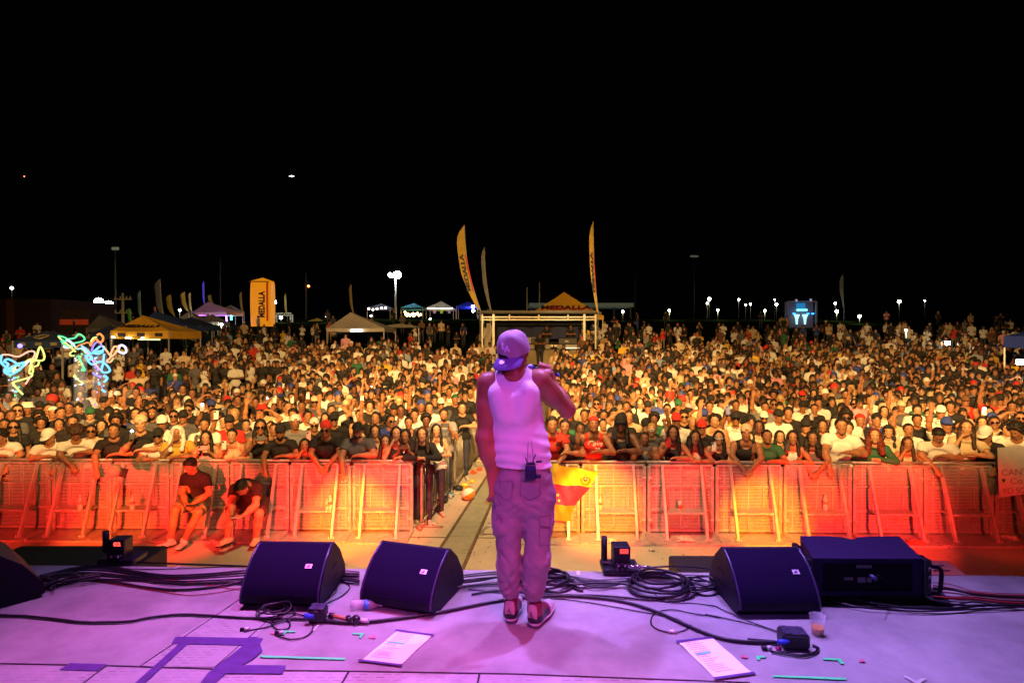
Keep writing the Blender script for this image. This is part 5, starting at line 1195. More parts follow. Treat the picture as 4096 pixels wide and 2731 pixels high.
# window x y | sex top(colour+style t/a/l) hair headgear glasses pose phone skin hair-colour extras(B beard, W wide) ; '*' = leaning on the rail
AN = """
*1 110 760 m wt q - - dl - 1
*1 800 770 m wt s Cw - dl - 1
*1 1120 720 m wt c - - dn - 2 o
*1 1690 680 m kt s - - rh - 1
*1 2080 580 m kt s Qn g rp kL 3
*1 130 930 m wt s - - hh - 2
1 600 560 f kt c - - st - 2
1 190 620 f kt l - s st - 1
1 60 590 m kt s - - st - 2
1 570 330 m kt s Ck - st - 6
1 560 480 m kt c - - st2 - 2
1 880 420 m kt s - - st2 - 1
1 770 410 m wt s Kw - st - 1
1 880 310 m gt z - - st - 2
1 1010 340 m kt z - - fo - 2
1 1150 350 m kt s Qk - st - 3
1 1320 430 m gt s Cv - p1 k 3
1 1060 550 m kt s - g st - 1
1 860 590 f kt m - - st - 1
1 1330 680 m nt s - s st - 2
1 1490 610 f wa m - g st - 3
1 1170 150 f gt l - - hm - 3
1 1380 110 m wt q - - st - 0
1 1200 60 m kt s - g st - 1
1 1520 260 m kt s Ck - st - 1
1 1700 540 m kt c - - p1 k 2
1 1780 230 m wt s - - ph p 1 B
1 2030 270 m kt s - - uu - 1 B
1 2270 270 m kt s - - st - 2
1 2230 420 m kt z - g st - 2 B
1 2000 110 m kt s - - st - 1
1 550 110 m gt s - - st - 4 B
1 130 170 m Gt s - - fo - 4
1 1640 210 m nt s - - up - 2
1 2100 460 m gt s - - st - 1
*2 150 760 m wt s Ck s rl - 1
*2 420 720 m yt s Tw - rm - 2
*2 840 780 f pa l - - rp2 p 3
*2 1230 750 f na p - - rp w 3
*2 1620 620 f ka l - s rp2 g 1
*2 1940 700 m kt s Ck - rh r 2 B
*2 2280 920 f ka l - - rm - 1
2 800 590 m wt s - - p2 g 1 B
2 1080 540 f wt p - - st - 3
2 1240 440 m kt s - - st - 3 b
2 1160 560 m rt s Ck - ph w 1
2 1610 450 m wt s - - uu - 0
2 1820 660 m Gt s - - up - 1
2 2130 560 m Gt s Qw - st2 - 2
2 2310 470 m wt s - - st2 - 1
2 2100 440 m kt q - - st - 0
2 170 570 m wt s Cw - hm - 2
2 340 460 m kt s - s st - 1
2 480 480 m gt s Ck - st - 1
2 560 370 m kt s - s p1 wL 1
2 940 440 m wt s - - ph pL 2
2 900 310 m kt s Cb s st - 1
2 1130 250 m kt s Cr - p1 k 1 B
2 850 170 m ka s Kk s st - 1
2 620 130 m Gt z - - st - 2
2 310 90 f ka l - - p2 k 0
2 60 270 m kt s - - ph k 1
2 40 410 m kt s - g up - 1
2 1450 170 f na m - S st - 3 b
2 1640 150 f ka m Bk - st - 3
2 1840 110 f kt l - - st - 3
2 1550 260 m kt s - - p1 k 1
2 2140 100 m kt s - g st - 3
2 2080 190 m kt s - - st - 1
2 2220 160 m kt c - - st - 4
2 2230 320 m rt s - - ph w 2
2 1990 320 m kt s - - ph w 1
2 1480 420 m kt s Ck s st - 1
2 480 60 m kt s - - p1 k 1
2 1120 100 m nt s Cn - st - 2
2 1290 230 m kt s - - uu - 1
2 1840 320 f kt l - - ph L 3
*3 340 540 m kt s Qr s hh - 2
*3 710 560 m gt s Ck - rh w 1 oBW
*3 60 750 f ka l - - rm - 1
*3 1030 690 f na l - - rl - 3 o
*3 1280 620 f wa l - - rp2 o 1
*3 1480 600 f kl l - - rl - 3 o
*3 1150 590 f ka l - - rm - 3
3 170 490 m kt s Qw s p1 p 1
3 410 420 m kt s Ck s st - 1
3 910 400 m kt s - - up - 1
3 900 560 f na m - - hm p 3
3 1090 440 m bt s - s st2 - 1
3 1310 460 m ka s - - st - 1
3 1520 430 m gt c - - st - 4
3 1640 550 f wa l - - hm - 3
3 1380 370 m wt s - - st - 1
3 1730 360 m Gt s - - p2 k 1 B
3 1560 280 m wt s - - st - 0
3 1460 260 m kt s Qb - up - 2
3 1700 230 m gt s Cw s st - 0
3 1870 180 m kt s Kv - st - 1
3 1950 270 m kt z - - rh - 3
3 1950 120 m wt s Qk - st - 1
3 1800 90 m wt s - - uu - 1
3 840 260 m kt c - - ph w 3
3 1130 300 m kt s Ck - up - 2
3 1190 220 m kt c Dn - hd - 3 b
3 1280 70 m wt s - - hd - 2
3 790 130 f kt l - - p1 w 3
3 930 110 m gt s Cb s phL - 2
3 590 190 m wt s Qn - p2 w 1
3 380 310 m wt s - - uu - 0
3 300 410 f na l - - st - 3
3 90 390 m wt s - - st - 1
3 170 210 m gt s Cn s ph w 2
3 300 90 m kt s Cw - p1 k 1
3 420 90 m kt s Ck - st - 1
3 480 40 m nt s - - st - 2
3 480 150 f wt l - s p1 r 1
3 110 620 f kt l - - p1 w 1
3 1620 100 m kt s - - st - 1
3 1450 100 m kt s Ck s p2 p 1
3 650 60 m kt s - - st - 4
*4 190 560 m rt s - - hh - 1
*4 400 610 m kt s - - rp r 1
*4 810 580 m ra s Dr - rc - 2 o
*4 1210 560 m ka l Ck s rp k 4
*4 1560 780 m ga z - - rp2 g 2 W
*4 1960 700 f ka l - - rp r 1
*4 2260 770 f na w - - rl k 1
4 620 640 f kt s - - st - 4
4 1660 650 f gt p - S ub - 3 b
4 960 450 m wt s - - hd - 2
4 1110 420 m kt s Kk - st - 1
4 680 440 m kt s - - st - 2
4 430 420 f kt m - - p1 b 3 a
4 810 400 f wt p - - st - 3
4 860 270 m kt q - s p1 b 0
4 670 250 f kt m - - up - 3
4 1160 230 m gt s Cb - p1 k 1
4 1290 320 m kt s - - st - 2
4 1490 260 f wt l - S st - 3
4 1600 320 m wt s Ck - st - 1
4 1690 500 m vt c - - ub - 4
4 1570 590 m kt s Ck - st - 3
4 1880 350 m wt s - - fo - 0
4 2040 300 m kt s Cv - st - 1
4 2120 460 m kt q - s st - 0
4 2010 520 m wt s Cr - st - 2
4 700 110 m gt s Ck - st2 - 1
4 830 50 m Yt s - - st - 2
4 950 60 f nt l - - ph p 1
4 1210 60 f wt p - - st - 1
4 1450 110 m nt c - S st - 3
4 1780 50 m wt s - g p2 b 1 B
4 1960 110 m kt s - s st2 - 2
4 2210 140 m nt s - g st - 1
4 1580 190 f kt m - s st - 1
4 2100 240 m kt s Cr - st - 1
*5 450 770 f ka l - S rp w 3
*5 830 700 m ka s Qn - hh g 1
*5 1130 760 m vt s - - rc r 2
*5 1520 770 f wa l - - rp k 1
*5 1790 780 f ga w - - hh - 2
*5 2190 600 m wt s - g rh - 1 W
5 1340 750 f kt l - - st - 3
5 1320 460 m wt s Ck - st2 - 2
5 1110 480 m rt s Cw s st - 1 B
5 1460 410 m kt q - - st - 1
5 1040 610 f nt l - - st - 4
5 920 550 m kt s Qk - st - 1
5 700 500 m wt s Ck s ph b 2
5 210 620 m kt s Cr - st - 1
5 390 520 m na q - - up - 3
5 1720 600 m kt s Ck - st - 0
5 1960 600 f kt l - g st - 1
5 1840 350 f kt p - - p1 g 1
5 1670 320 m wt s Ck - st - 2
5 1250 280 m rt s - s st - 2
5 1900 270 m wt s - - st - 1
5 2290 400 m wt s - - hm - 3
5 2090 180 f wa l - - hm - 3 b
5 2290 140 m nt s - - hm - 1 BW
5 700 300 m kt s - - st - 2
5 320 320 m kt s - - st - 1
5 190 290 m nt c - - st - 2
5 1130 330 m Gt s - - up - 1
5 880 150 m kt s - - p1 r 1
5 1080 120 m kt s - - st - 2
5 1400 120 m kt s Kk - st - 1 B
5 1660 160 m kt s Cr s st - 2
5 1250 150 m nt c - - st - 2
5 1930 60 f gt l - - st - 3
5 200 100 m nt s - s st - 1 B
5 60 110 m nt s - g st - 1
5 750 150 m gt s - - st - 3
5 1540 170 f kt w - - hm - 1
5 1830 130 f ka l - - st - 3
5 340 230 m wt s Ck - st - 1
5 590 440 m Yt s - s p1 p 2
5 600 60 m nt s - - st - 1 W
*6 460 650 f vl w - - rl - 3 a
*6 860 750 f na l - - rm - 1 o
*6 1200 640 m wt s - - dn - 1 W
*6 1620 550 f nt l - - rm k 3 o
*6 1880 640 m kt s Cw - dl - 1
*6 2300 600 m wt c - - dl - 2
6 290 450 m kt s Dr - st - 1
6 500 450 m bt s Qk - st - 0
6 650 590 f nt l Kk - st - 3
6 900 570 m wt s - - up - 1
6 1010 450 m kt s - - st - 2
6 140 550 m kt q - - st - 3
6 1010 320 m wt q - - st - 3
6 1160 380 m wt s - S st - 1
6 1310 350 m wt s Cw - p2 w 1
6 1430 280 m kt q - - p1 k 1
6 1620 210 m ra s Co - st - 1
6 1200 220 m kt s Ck - st - 2 W
6 2150 560 m wt q - - st - 3
6 1830 480 f kt l - - hm - 3
6 1920 350 f wt w - g st - 3
6 2310 420 m kt s - s hd - 1
6 1800 200 f kt l - - hm - 3
6 1390 210 f nt p - - p1 w 3
6 810 280 m gt s Cn - up - 1
6 590 340 f wt l - - up - 3
6 410 190 m wt q - - hm - 0
6 630 130 m kt c - S st - 2
6 120 110 m kt s - - fo - 1 BW
6 240 90 f nt p - - hm - 3
6 950 90 m nt s Ck - st - 3
6 1270 90 m kt s - - p1 k 0
6 580 90 m tt s - - st - 1
6 1650 20 m nt s - - fo - 1 BW
6 2240 100 m kt s - - p1 b 3
6 1950 100 m kt s Ck - st - 1
6 2050 190 m kt s Ck - fo - 1
6 110 350 m kt s - - hm - 1
6 220 240 f kt l - s st - 3
6 2210 280 m kt s - - p1 g 2
"""
sname = dict(t='t-shirt', a='tank top', l='long sleeved top'); hname = dict(C='cap', Q='backward cap', D='bandana', K='beanie', B='wide hat', T='towel over the head')
HN = dict(c='curly hair', l='long hair', w='long wavy hair', z='shaved head', p='tied back hair', q='floppy fringe', m='mid length hair', s='short hair')
PN = dict(st='', st2='singing', p1='filming by phone', p2='filming with both hands', ph='holding a phone high', up='one arm up', ub='fist raised', uu='arms overhead', hm='hand at mouth', fo='arms folded', hd='hand on head', rl='forearms on the rail',
          rh='one arm hanging over the rail', hh='both arms hanging over the rail', rp='phone up, elbow on rail', rp2='both hands on a phone', rm='chin on hand', rc='open palm raised', dn='head bowed', dl='leaning over the rail', ru='fist raised')
LANDX = [(-900, 'above the left edge panel'), (60, 'above the leftmost panel'), (206, 'above the second panel'), (449, 'above the third panel'), (678, 'above the upright guard'), (920, 'above the bent guard'), (1158, 'above the sixth panel'),
         (1408, 'above the last left panel'), (1654, 'behind the aisle fence'), (2050, 'just right of the performer'), (2250, 'above the flag'), (2450, 'just right of the flag'), (2620, 'above the flame box'), (2859, 'above the right wedge'), (3132, 'above the right wedge edge'), (3409, 'above the flat loudspeaker'), (3693, 'above the dim right panel'), (3930, 'above the right edge panel')]
def landx(px):
    out = LANDX[0][1]
    for x, n in LANDX:
        if px >= x: out = n
    return out
DEP = [(10.4, 'second row'), (11.2, 'third row'), (12.1, 'fourth row'), (13.2, 'fifth row'), (14.6, 'sixth row'), (16.5, 'seventh row'), (19, 'eighth row'), (23, 'farther back'), (28, 'at the foot of the lawn'), (99, 'on the dark lawn')]
USED = {}
def label_for(sex, top, style, hair, head, gl, pose, beard, wide, px, Y, front):
    who = ('big man' if wide else 'bearded man' if beard else 'man') if sex == 'm' else 'woman'
    cl = f"{who} in {CNAME[top]} {sname[style]}"
    hd_ = CNAME[head[1]] + ' ' + hname[head[0]] if head and head != '-' else HN[hair]
    g_ = {'s': 'sunglasses', 'S': 'white sunglasses', 'g': 'glasses'}[gl] if gl and gl != '-' else ''
    ps = PN[pose]; row = 'front row' if front else next(n for d, n in DEP if Y <= d); loc = row + ' ' + landx(px)
    J2 = lambda *p: ', '.join(q for q in p if q)
    c1 = f"{who} in {CNAME[top]}"
    cands = [J2(cl, hd_ + (' and ' + g_ if g_ else ''), ps, loc), J2(cl, hd_, ps, loc), J2(cl, g_ or hd_, ps, loc), J2(c1, hd_ + (' and ' + g_ if g_ else ''), ps, loc), J2(c1, hd_, ps, loc), J2(c1, g_ or hd_, ps, loc), J2(c1, hd_, loc), J2(who, hd_, ps, loc), J2(c1, ps, loc), J2(who, hd_, loc), J2(c1, loc)]
    def ok(l): return len(l.replace(',', '').split()) <= 16 and l not in USED
    for c in cands:
        if ok(c): USED[c] = 1; return c
    for w in ('', ', farther', ', farther still', ', rightmost such'):
        for c in cands[::-1]:
            c2 = c + w
            if ok(c2): USED[c2] = 1; return c2
    return cands[-1]
placed = []
def depth_of(py, hz): return (hz) * F / max(py - 1341, 20)
rp = random.Random(11)
HOLD = []
def add_person(px, Y, s, sex, top, style, hair, head, gl, pose, ph, sk, hc, beard, wide, front, X=None, z=None, yaw=None):
    X = (px - CX) / F * Y * 1.0 if X is None else X; z = terrain(X, Y) if z is None else z
    lab = label_for(sex, top, style, hair, head, gl, pose, beard, wide, px, Y, front)
    turn = -math.atan2(X, Y) * .8 + (rp.uniform(-.12, .12) if yaw is None else yaw)
    r = person(X, Y, z, s, sex, top, style, hair, head if head != '-' else None, gl if gl != '-' else None, pose, lab, 'fans leaning on the barrier' if front else 'people standing in the crowd', -turn if False else turn, sk, hc, beard, wide, ph)
    placed.append((X, Y)); return r
for line in AN.strip().splitlines():
    front = line.startswith('*'); t = line.lstrip('*').split()
    w, zx, zy = int(t[0]), float(t[1]), float(t[2]); ox, sc, oy = WIN[w]; px = ox + zx / sc; py = oy + zy / sc
    sex, top, hair, head, gl, pose, ph, sk = t[3], t[4], t[5], t[6], t[7], t[8], t[9], int(t[10])
    ext = t[11] if len(t) > 11 else ''; hc = next((c for c in ext if c in 'oba'), 'k'); beard = 'B' in ext; wide = 'W' in ext
    if pose == 'phL': pose, ph = 'ph', 'kL'
    if ph == 'L': ph = 'kL'
    if ph == '-': ph = None
    a, phd, om = POSES[pose]; J = proto(pose, sex, top[1], wide)['J']; hz = float(J['H'][2]); hy = float(J['H'][1])
    zz = 1.77 - (py - 1341) / F * (9.75)
    if front:
        Y = BY((px - CX) / F * 9.38) + .36; s = min(1.10, max(.86, ((1.77 - (py - 1341) / F * (Y + hy)) - PITZ) / hz))
    else:
        hh = 1.60 + rp.uniform(-.04, .06) + (.0 if sex == 'm' else -.08); Y = depth_of(py, 3.26 - hh - .03); Y = max(Y, 10.15); s = min(1.13, max(.84, ((1.77 - (py - 1341) / F * Y) - terrain(0, Y)) / hz))
        # keep neighbours from standing inside one another
        X = (px - CX) / F * Y
        for k in range(30):
            if all((X - a_) ** 2 + (Y - b_) ** 2 > .36 ** 2 for a_, b_ in placed): break
            Y += .09; X = (px - CX) / F * Y
        s = min(1.16, max(.84, ((1.77 - (py - 1341) / F * Y) - terrain(0, Y)) / hz))
    X = (px - CX) / F * Y
    if front: # two leaning bodies must not share one place
        pass
    add_person(px, Y, s, sex, top[0], top[1], hair, head, gl, pose, ph, sk, hc, beard, wide, front)
n_annot = len(placed)
TOPS = list('k' * 18 + 'w' * 13 + 'g' * 3 + 'G' * 2 + 'n' * 6 + 'o' + 'r' + 'p' + 'L' + 'b' + 'Y' + 'v')
def lane(X, Y): 
    l = np.interp(Y, [9.3, 11.9, 14.4, 16.8, 19.2, 60], [-1.5, -1.2, -.93, -.72, -.5, 2.0]); return l - .28 < X < l + 1.98 and Y < 30
def blocked(X, Y):
    if lane(X, Y): return True
    if 29.5 < Y < 42 and -4.8 < X < 3.9: return True           # mixing position
    if -14.5 < X < -3.5 and 34 < Y < 42: return True            # grey tent
    if X < -6.0 - (Y - 12) * .15 and 14.0 < Y < 23 and X < -8.5: return rp.random() < .75   # dark corner with the light toys
    if X < -.9 * Y * .62 and 21 < Y < 45: return rp.random() < .7
    if Y > 44: return rp.random() < .62
    return False
cand = []
Y = 10.1; row = 0
while Y < 62:
    dy = .50 if Y < 19 else .70 if Y < 26 else .85 if Y < 31 else 1.35 if Y < 45 else 3.0
    dxs = .47 if Y < 19 else .62 if Y < 26 else .75 if Y < 31 else 1.4 if Y < 45 else 3.2
    X = -.95 * Y - 1 + rp.random() * dxs
    while X < .95 * Y + 1:
        x2 = X + rp.uniform(-.14, .14) * (1 if Y < 30 else 3); y2 = Y + rp.uniform(-.16, .16) * (1 if Y < 30 else 3)
        if not blocked(x2, y2): cand.append((x2, y2))
        X += dxs
    Y += dy; row += 1
P_ = np.array(placed)
def free(x, y, r=.40): return ((P_[:, 0] - x) ** 2 + (P_[:, 1] - y) ** 2).min() > r * r
cand = [c for c in cand if free(*c)]
# in the nearest rows the photographed people come first: thin the fill where faces have been placed
cand = [c for c in cand if not (c[1] < 13.5 and rp.random() < .45)]
cand.sort(key=lambda c: c[1])
N_IND = max(0, 290 - n_annot)
def rnd_attr():
    sex = 'f' if rp.random() < .36 else 'm'; top = rp.choice(TOPS); style = 't' if sex == 'm' and rp.random() < .93 else rp.choice('tta')
    if sex == 'f' and rp.random() < .4: style = 'a'
    hair = rp.choice('sssssqczs') if sex == 'm' else rp.choice('lllwmp'); head = '-'
    if sex == 'm' and rp.random() < .34: head = rp.choice('CCCQQKB') + rp.choice('kkkwwnrbvg')
    gl = rp.choice('ss-----g--S') if rp.random() < .8 else '-'; hc = rp.choice('kkkkkoob') if sex == 'f' else rp.choice('kkkkkkko')
    return sex, top, style, hair, head, gl, hc
for (x, y) in cand[:N_IND]:
    sex, top, style, hair, head, gl, hc = rnd_attr(); pose = rp.choice(['st', 'st', 'st2', 'p1', 'p2', 'ph', 'up', 'hm', 'fo', 'hd', 'st', 'st2', 'st', 'hm']); ph = rp.choice('kkwwgp') if pose in ('p1', 'p2', 'ph') else None
    if ph and rp.random() < .12: ph += 'L'
    s = rp.uniform(.95, 1.05) * (1 if sex == 'm' else .95)
    add_person(CX + x / y * F, y, s, sex, top, style, hair, head, gl, pose, ph, rp.randrange(6), hc, sex == 'm' and rp.random() < .25, False, False, X=x)
# labels of the phones, from whoever holds them
seen = {}
for o in list(COL.objects):
    if o.name.startswith('phone') and o.get('holder'):
        parts = o['holder'].split(', '); del o['holder']; c = CNAME[min(COLR, key=lambda k: sum((COLR[k][i] - o.color[i]) ** 2 for i in range(3)))]
        opts = [[parts[0]] + parts[1:-1] + [parts[-1]], [parts[0], parts[-1]], [parts[0].split(' in ')[0]] + parts[1:2] + [parts[-1]], [parts[0].replace(' t-shirt', '').replace(' tank top', ''), parts[-1]]]
        for q in opts + [q + ['raised'] for q in opts[1:]]:
            for verb in (' phone held by ', ' phone of '):
                L = c + verb + ', '.join(q)
                if L not in seen and len(L.replace(',', '').split()) <= 16: break
            else: continue
            break
        seen[L] = 1; o['label'] = L
# ---------------------------------------------------------------- the rest of the crowd, past the first three hundred: one mass
def coarse(pose, sex, hairk, h):
    a, ph, om = POSES[pose]; J = J_(sex=sex, **a); B = body_prims(J, sex); pr = []
    for p in B:
        if p[4] == 9: pr.append((p[0], p[1], p[2] * 1.1, p[3] * 1.1, 3, None, None)) if h < .035 else None
        else: pr.append(p)
    S_ = shirt_prims(J, sex, 'tee' if hairk != 't' else 'tank'); pr = [(p[0], p[1], p[2], p[3], 20 + p[4], p[5], p[6]) for p in S_] + pr
    HP = SK(.013); HP = [(q[0] + V3(0, .018, .012), q[1] + V3(0, .012, .016), q[2], q[3], q[4], q[5], q[6]) for q in HP]
    if hairk in 'lt': HP += [cap_((0, .07, 0), (0, .08, -.25), .06, .05, 1)] + [cap_((s * .078, .02, .02), (s * .09, -.01, -.22), .034, .034, 1) for s in (-1, 1)]
    if hairk == 'c': HP = [cap_((0, .03, .06), (0, .01, .07), .115, .112, 1)]
    hp = tf_prims(HP, J['HM'], J['H']); pr += [(q[0], q[1], q[2], q[3], 10, q[5], q[6]) for q in hp]
    A, lo, ax = field(pr, h, .03); V, Q = snet(A, lo, h); z = zones(V, pr)
    cat = np.full(len(V), 0); cat[z >= 20] = 1; cat[(z == 10)] = 2; cat[(z == 4) | (z == 5) | (z == 6) | (z == 7)] = 3
    # eyes: two small dark lozenges each, brows as hair
    ev = []; eq = []; ec = []
    M3 = J['HM']; H = J['H']
    def dia(c, w, hh, cc):
        k = len(V) + len(ev)
        for q in ((-w, 0, 0), (0, 0, -hh), (w, 0, 0), (0, 0, hh)): ev.append(M3 @ (V3(*c) + V3(*q)) + H); ec.append(cc)
        eq.append([k, k + 1, k + 2, k + 3])
    for s in (-1, 1): dia((s * .031, -.1075, .006), .018, .0085, 4)
    for s in (-1, 1): dia((s * .031, -.108, .027), .022, .006, 2)
    dia((0, -.118, -.058), .022, .007, 4)
    return np.concatenate([V, np.array(ev)]), np.concatenate([Q, np.array(eq)]), np.concatenate([cat, np.array(ec)])
combos = [('st', 'm', 's'), ('st2', 'm', 's'), ('p1', 'm', 's'), ('st', 'm', 'c'), ('hm', 'f', 'l'), ('fo', 'm', 's'), ('st', 'f', 'l'), ('p2', 'f', 't'), ('ub', 'm', 'c'), ('st2', 'f', 't'), ('hd', 'm', 's'), ('st', 'm', 's'), ('ph', 'm', 's'), ('st2', 'm', 's'), ('st', 'f', 'l'), ('st', 'm', 's'), ('up', 'm', 's')]
FINE = [coarse(*c, .030) for c in combos]; CRS = [coarse(*c, .046) for c in combos]
VV = []; QQ = []; CC = []; off = 0
for (x, y) in cand[N_IND:]:
    D_ = FINE if y < 20 else CRS; k = rp.randrange(len(D_)) if y < 24 else rp.choice([0, 1, 4, 5, 6, 7, 9, 0, 6]); V, Q, C_ = D_[k]
    s = rp.uniform(.93, 1.06) * (.95 if combos[k][1] == 'f' else 1); sz = s * rp.uniform(.98, 1.02); a = -math.atan2(x, y) * .8 + rp.uniform(-.25, .25)
    if y > 30: a += rp.choice([0, 0, 0, rp.uniform(-2, 2)])
    ca_, sa_ = math.cos(a), math.sin(a); z = terrain(x, y)
    sit = y > 33 and rp.random() < .35; 
    P = np.stack([(V[:, 0] * ca_ - V[:, 1] * sa_) * s + x, (V[:, 0] * sa_ + V[:, 1] * ca_) * s + y, V[:, 2] * sz + z - (.75 if sit else 0)], 1)
    if sit: P[:, 2] = np.maximum(P[:, 2], z + .02)
    top = np.array(COLR[rp.choice(TOPS)]) * rp.uniform(.8, 1.1); sk = np.array(SKINS[rp.randrange(6)]); hr = np.array(HCOL[rp.choice('kkkkko')] if combos[k][1] == 'm' else HCOL[rp.choice('kkkkoob')])
    if combos[k][1] == 'm' and rp.random() < .28: hr = np.array(COLR[rp.choice('kkkwwnrb')])
    pal = np.array([sk, top, hr, rp.choice([(.02, .025, .04), (.05, .06, .10), (.02, .02, .02), (.25, .22, .16)]), (.012, .008, .006)])
    VV.append(P); QQ.append(Q + off); CC.append(pal[C_]); off += len(P)
VV = np.concatenate(VV); QQ = np.concatenate(QQ); CC = np.concatenate(CC)
cm_ = bpy.data.materials.new('crowd_cloth_and_skin'); cm_.use_nodes = True; N, L = nt(cm_); at = N.new('ShaderNodeAttribute'); at.attribute_name = 'tint'; L.new(at.outputs['Color'], N['Principled BSDF'].inputs['Base Color']); N['Principled BSDF'].inputs['Roughness'].default_value = .7
me = bpy.data.meshes.new('crowd'); me.vertices.add(len(VV)); me.vertices.foreach_set('co', VV.astype(np.float32).ravel())
me.loops.add(QQ.size); me.loops.foreach_set('vertex_index', QQ.astype(np.int32).ravel()); me.polygons.add(len(QQ)); me.polygons.foreach_set('loop_start', np.arange(0, QQ.size, 4, dtype=np.int32)); me.polygons.foreach_set('use_smooth', np.full(len(QQ), True))
me.materials.append(cm_); at_ = me.attributes.new('tint', 'FLOAT_COLOR', 'POINT'); at_.data.foreach_set('color', np.concatenate([CC, np.ones((len(CC), 1))], 1).astype(np.float32).ravel())
me.update(calc_edges=True); o = bpy.data.objects.new('crowd', me); COL.objects.link(o); tag(o, 'dense crowd of small distant people behind the first rows, up the dark lawn', 'crowd', kind='stuff')
print('CROWD', n_annot, N_IND, len(cand) - N_IND, len(VV), flush=True)
# ================================================================ SEATED GUARDS, BOOTH STAFF
def figure(J, label, sex='m', top=(.02, .02, .02), pants=None, hair='s', group=None, h=.012, g=1.05, shoe=(.6, .58, .55), si=0, shorts=None, print_=None):
    r = empty('person', (0, 0, 0), 0, label, 'person', group)
    bm = body_mesh('body', J, sex, h, g); 
    if shorts is not None: bm.materials[6] = skin
    ob('body', bm, r, SKINS[si]); ob('shirt', garment('shirt', J, sex, 'tee', cloth, h, g), r, top)
    HM = Matrix(J['HM'].tolist()).to_4x4(); HM.translation = Vector(J['H']); ob('hair', HAIR[hair], r, HCOL['k'], HM)
    if shorts is not None:
        pr = [cap_(J['P'] - V3(.1, 0, 0), J['P'] + V3(.1, 0, 0), .135 * g, None, 4)]; cuts = []
        for hp, kn, an, td in J['legs']:
            hp, kn = V3(*hp), V3(*kn); e = hp + (kn - hp) * .88; pr.append(cap_(hp, e, .115 * g, .098 * g, 5)); cuts.append((e, nrm(kn - hp), kn))
        A, lo, ax = field(pr, h, .03); X = np.stack(np.meshgrid(*ax, indexing='ij'), -1); A = A + .006 * vnoise(X.reshape(-1, 3), 15).reshape(A.shape)
        for e, d_, kn in cuts: A = np.where(pd(X, cap_(e, kn, .16)) < 0, np.maximum(A, (X - e) @ d_), A)
        V, Q = snet(A, lo, h); ob('shorts', mesh_np('shorts', V, Q, [cloth]), r, shorts)
    for hp, kn, an, td in J['legs']:
        an = V3(*an); td = nrm(td); pr = [cap_(an + V3(0, 0, -.045) - td * .035, an + V3(0, 0, -.052) + td * .17, .050, .043, 7), cap_(an + V3(0, 0, .01), an + V3(0, 0, -.04), .048, .05, 7)]
        A, lo, ax = field(pr, .009, .02); X = np.stack(np.meshgrid(*ax, indexing='ij'), -1); A = np.maximum(A, (an[2] - .088) - X[..., 2]); V, Q = snet(A, lo, .009)
        mi = (V[Q[:, 0]][:, 2] < an[2] - .06).astype(int); o = ob('shoe', mesh_np('shoe', V, Q, [cloth, mat('shoe_sole_black', (.02, .02, .02), .6)], mi), r, shoe)
    return r
gz = PITZ
def gp(px, py, Y): return np.array(Y_(px, py, Y))
# guard one, upright, looking down at a phone
P = gp(782, 1994, 9.12); P[2] = gz + .56
J1 = dict(P=P, C=gp(780, 1930, 9.02), N=gp(772, 1888, 8.98), H=gp(764, 1862, 8.90), HM=rotm(R(38), 0, R(-12)), nd=V3(-.05, -1, -.25), thumb=1,
          A=(gp(742, 1912, 9.0), gp(730, 1968, 8.90), gp(748, 2022, 8.68), (.5, -.3, -.3), (.5, 0, .6), .7), B=(gp(822, 1910, 9.0), gp(838, 1972, 8.92), gp(776, 2012, 8.70), (-.8, -.3, -.3), (-.3, 0, .8), .7),
          legs=[(gp(755, 2000, 9.08), gp(702, 2040, 8.72), gp(682, 2162, 8.66), (-.75, -1, 0)), (gp(805, 2000, 9.08), gp(795, 2048, 8.70), gp(735, 2162, 8.66), (.1, -1, 0))])
figure(J1, 'seated guard in black t-shirt and green shorts, head bent over his phone', top=(.012, .012, .013), shorts=(.16, .22, .13), shoe=(.65, .62, .55), group='guards sitting on the barrier steps', si=0)
P = gp(1004, 1996, 9.12); P[2] = gz + .55
J2 = dict(P=P, C=gp(1000, 1955, 8.86), N=gp(985, 1940, 8.68), H=gp(968, 1948, 8.52), HM=rotm(R(62), 0, R(-14)), nd=V3(-.1, -.75, -.7), thumb=1,
          A=(gp(938, 1956, 8.72), gp(926, 2010, 8.55), gp(926, 2055, 8.38), (.3, -.3, -.6), (.8, 0, .2), .8), B=(gp(1030, 1950, 8.74), gp(1022, 2020, 8.52), gp(978, 2058, 8.36), (-.7, -.3, -.2), (-.3, 0, .8), .8),
          legs=[(gp(970, 2006, 9.05), gp(922, 2050, 8.70), gp(912, 2152, 8.72), (-.5, -1, 0)), (gp(1040, 2006, 9.05), gp(1036, 2055, 8.68), gp(1024, 2150, 8.76), (.12, -1, 0))])
figure(J2, 'guard in dark red lit t-shirt bent far forward over a sideways phone', top=(.035, .010, .010), shorts=(.05, .012, .012), shoe=(.62, .45, .30), group='guards sitting on the barrier steps', si=5, g=1.18)
phone(Matrix.Translation(gp(763, 2022, 8.60)) @ Matrix.Rotation(R(-60), 4, 'X'), (0, 0, 0), True, (.05, .05, .05), 'dark phone in the hands of the seated guard in green shorts')
phone(Matrix.Translation(gp(946, 2067, 8.28)) @ Matrix.Rotation(R(-70), 4, 'X'), (0, 0, 0), True, (.6, .5, .45), 'pale phone held sideways by the guard bent far forward')
# shirt prints
pm = mat('print_pale', (.75, .62, .55), .7)
lb = MB(); c = gp(785, 1965, 8.80); 
pts = [c + V3(.13 * math.cos(t) * (1 + .25 * math.cos(t)), -.0 - .02 * math.sin(t) ** 2, .048 * math.sin(t) - .028 * math.cos(t)) for t in [i * PI / 14 for i in range(28)]]
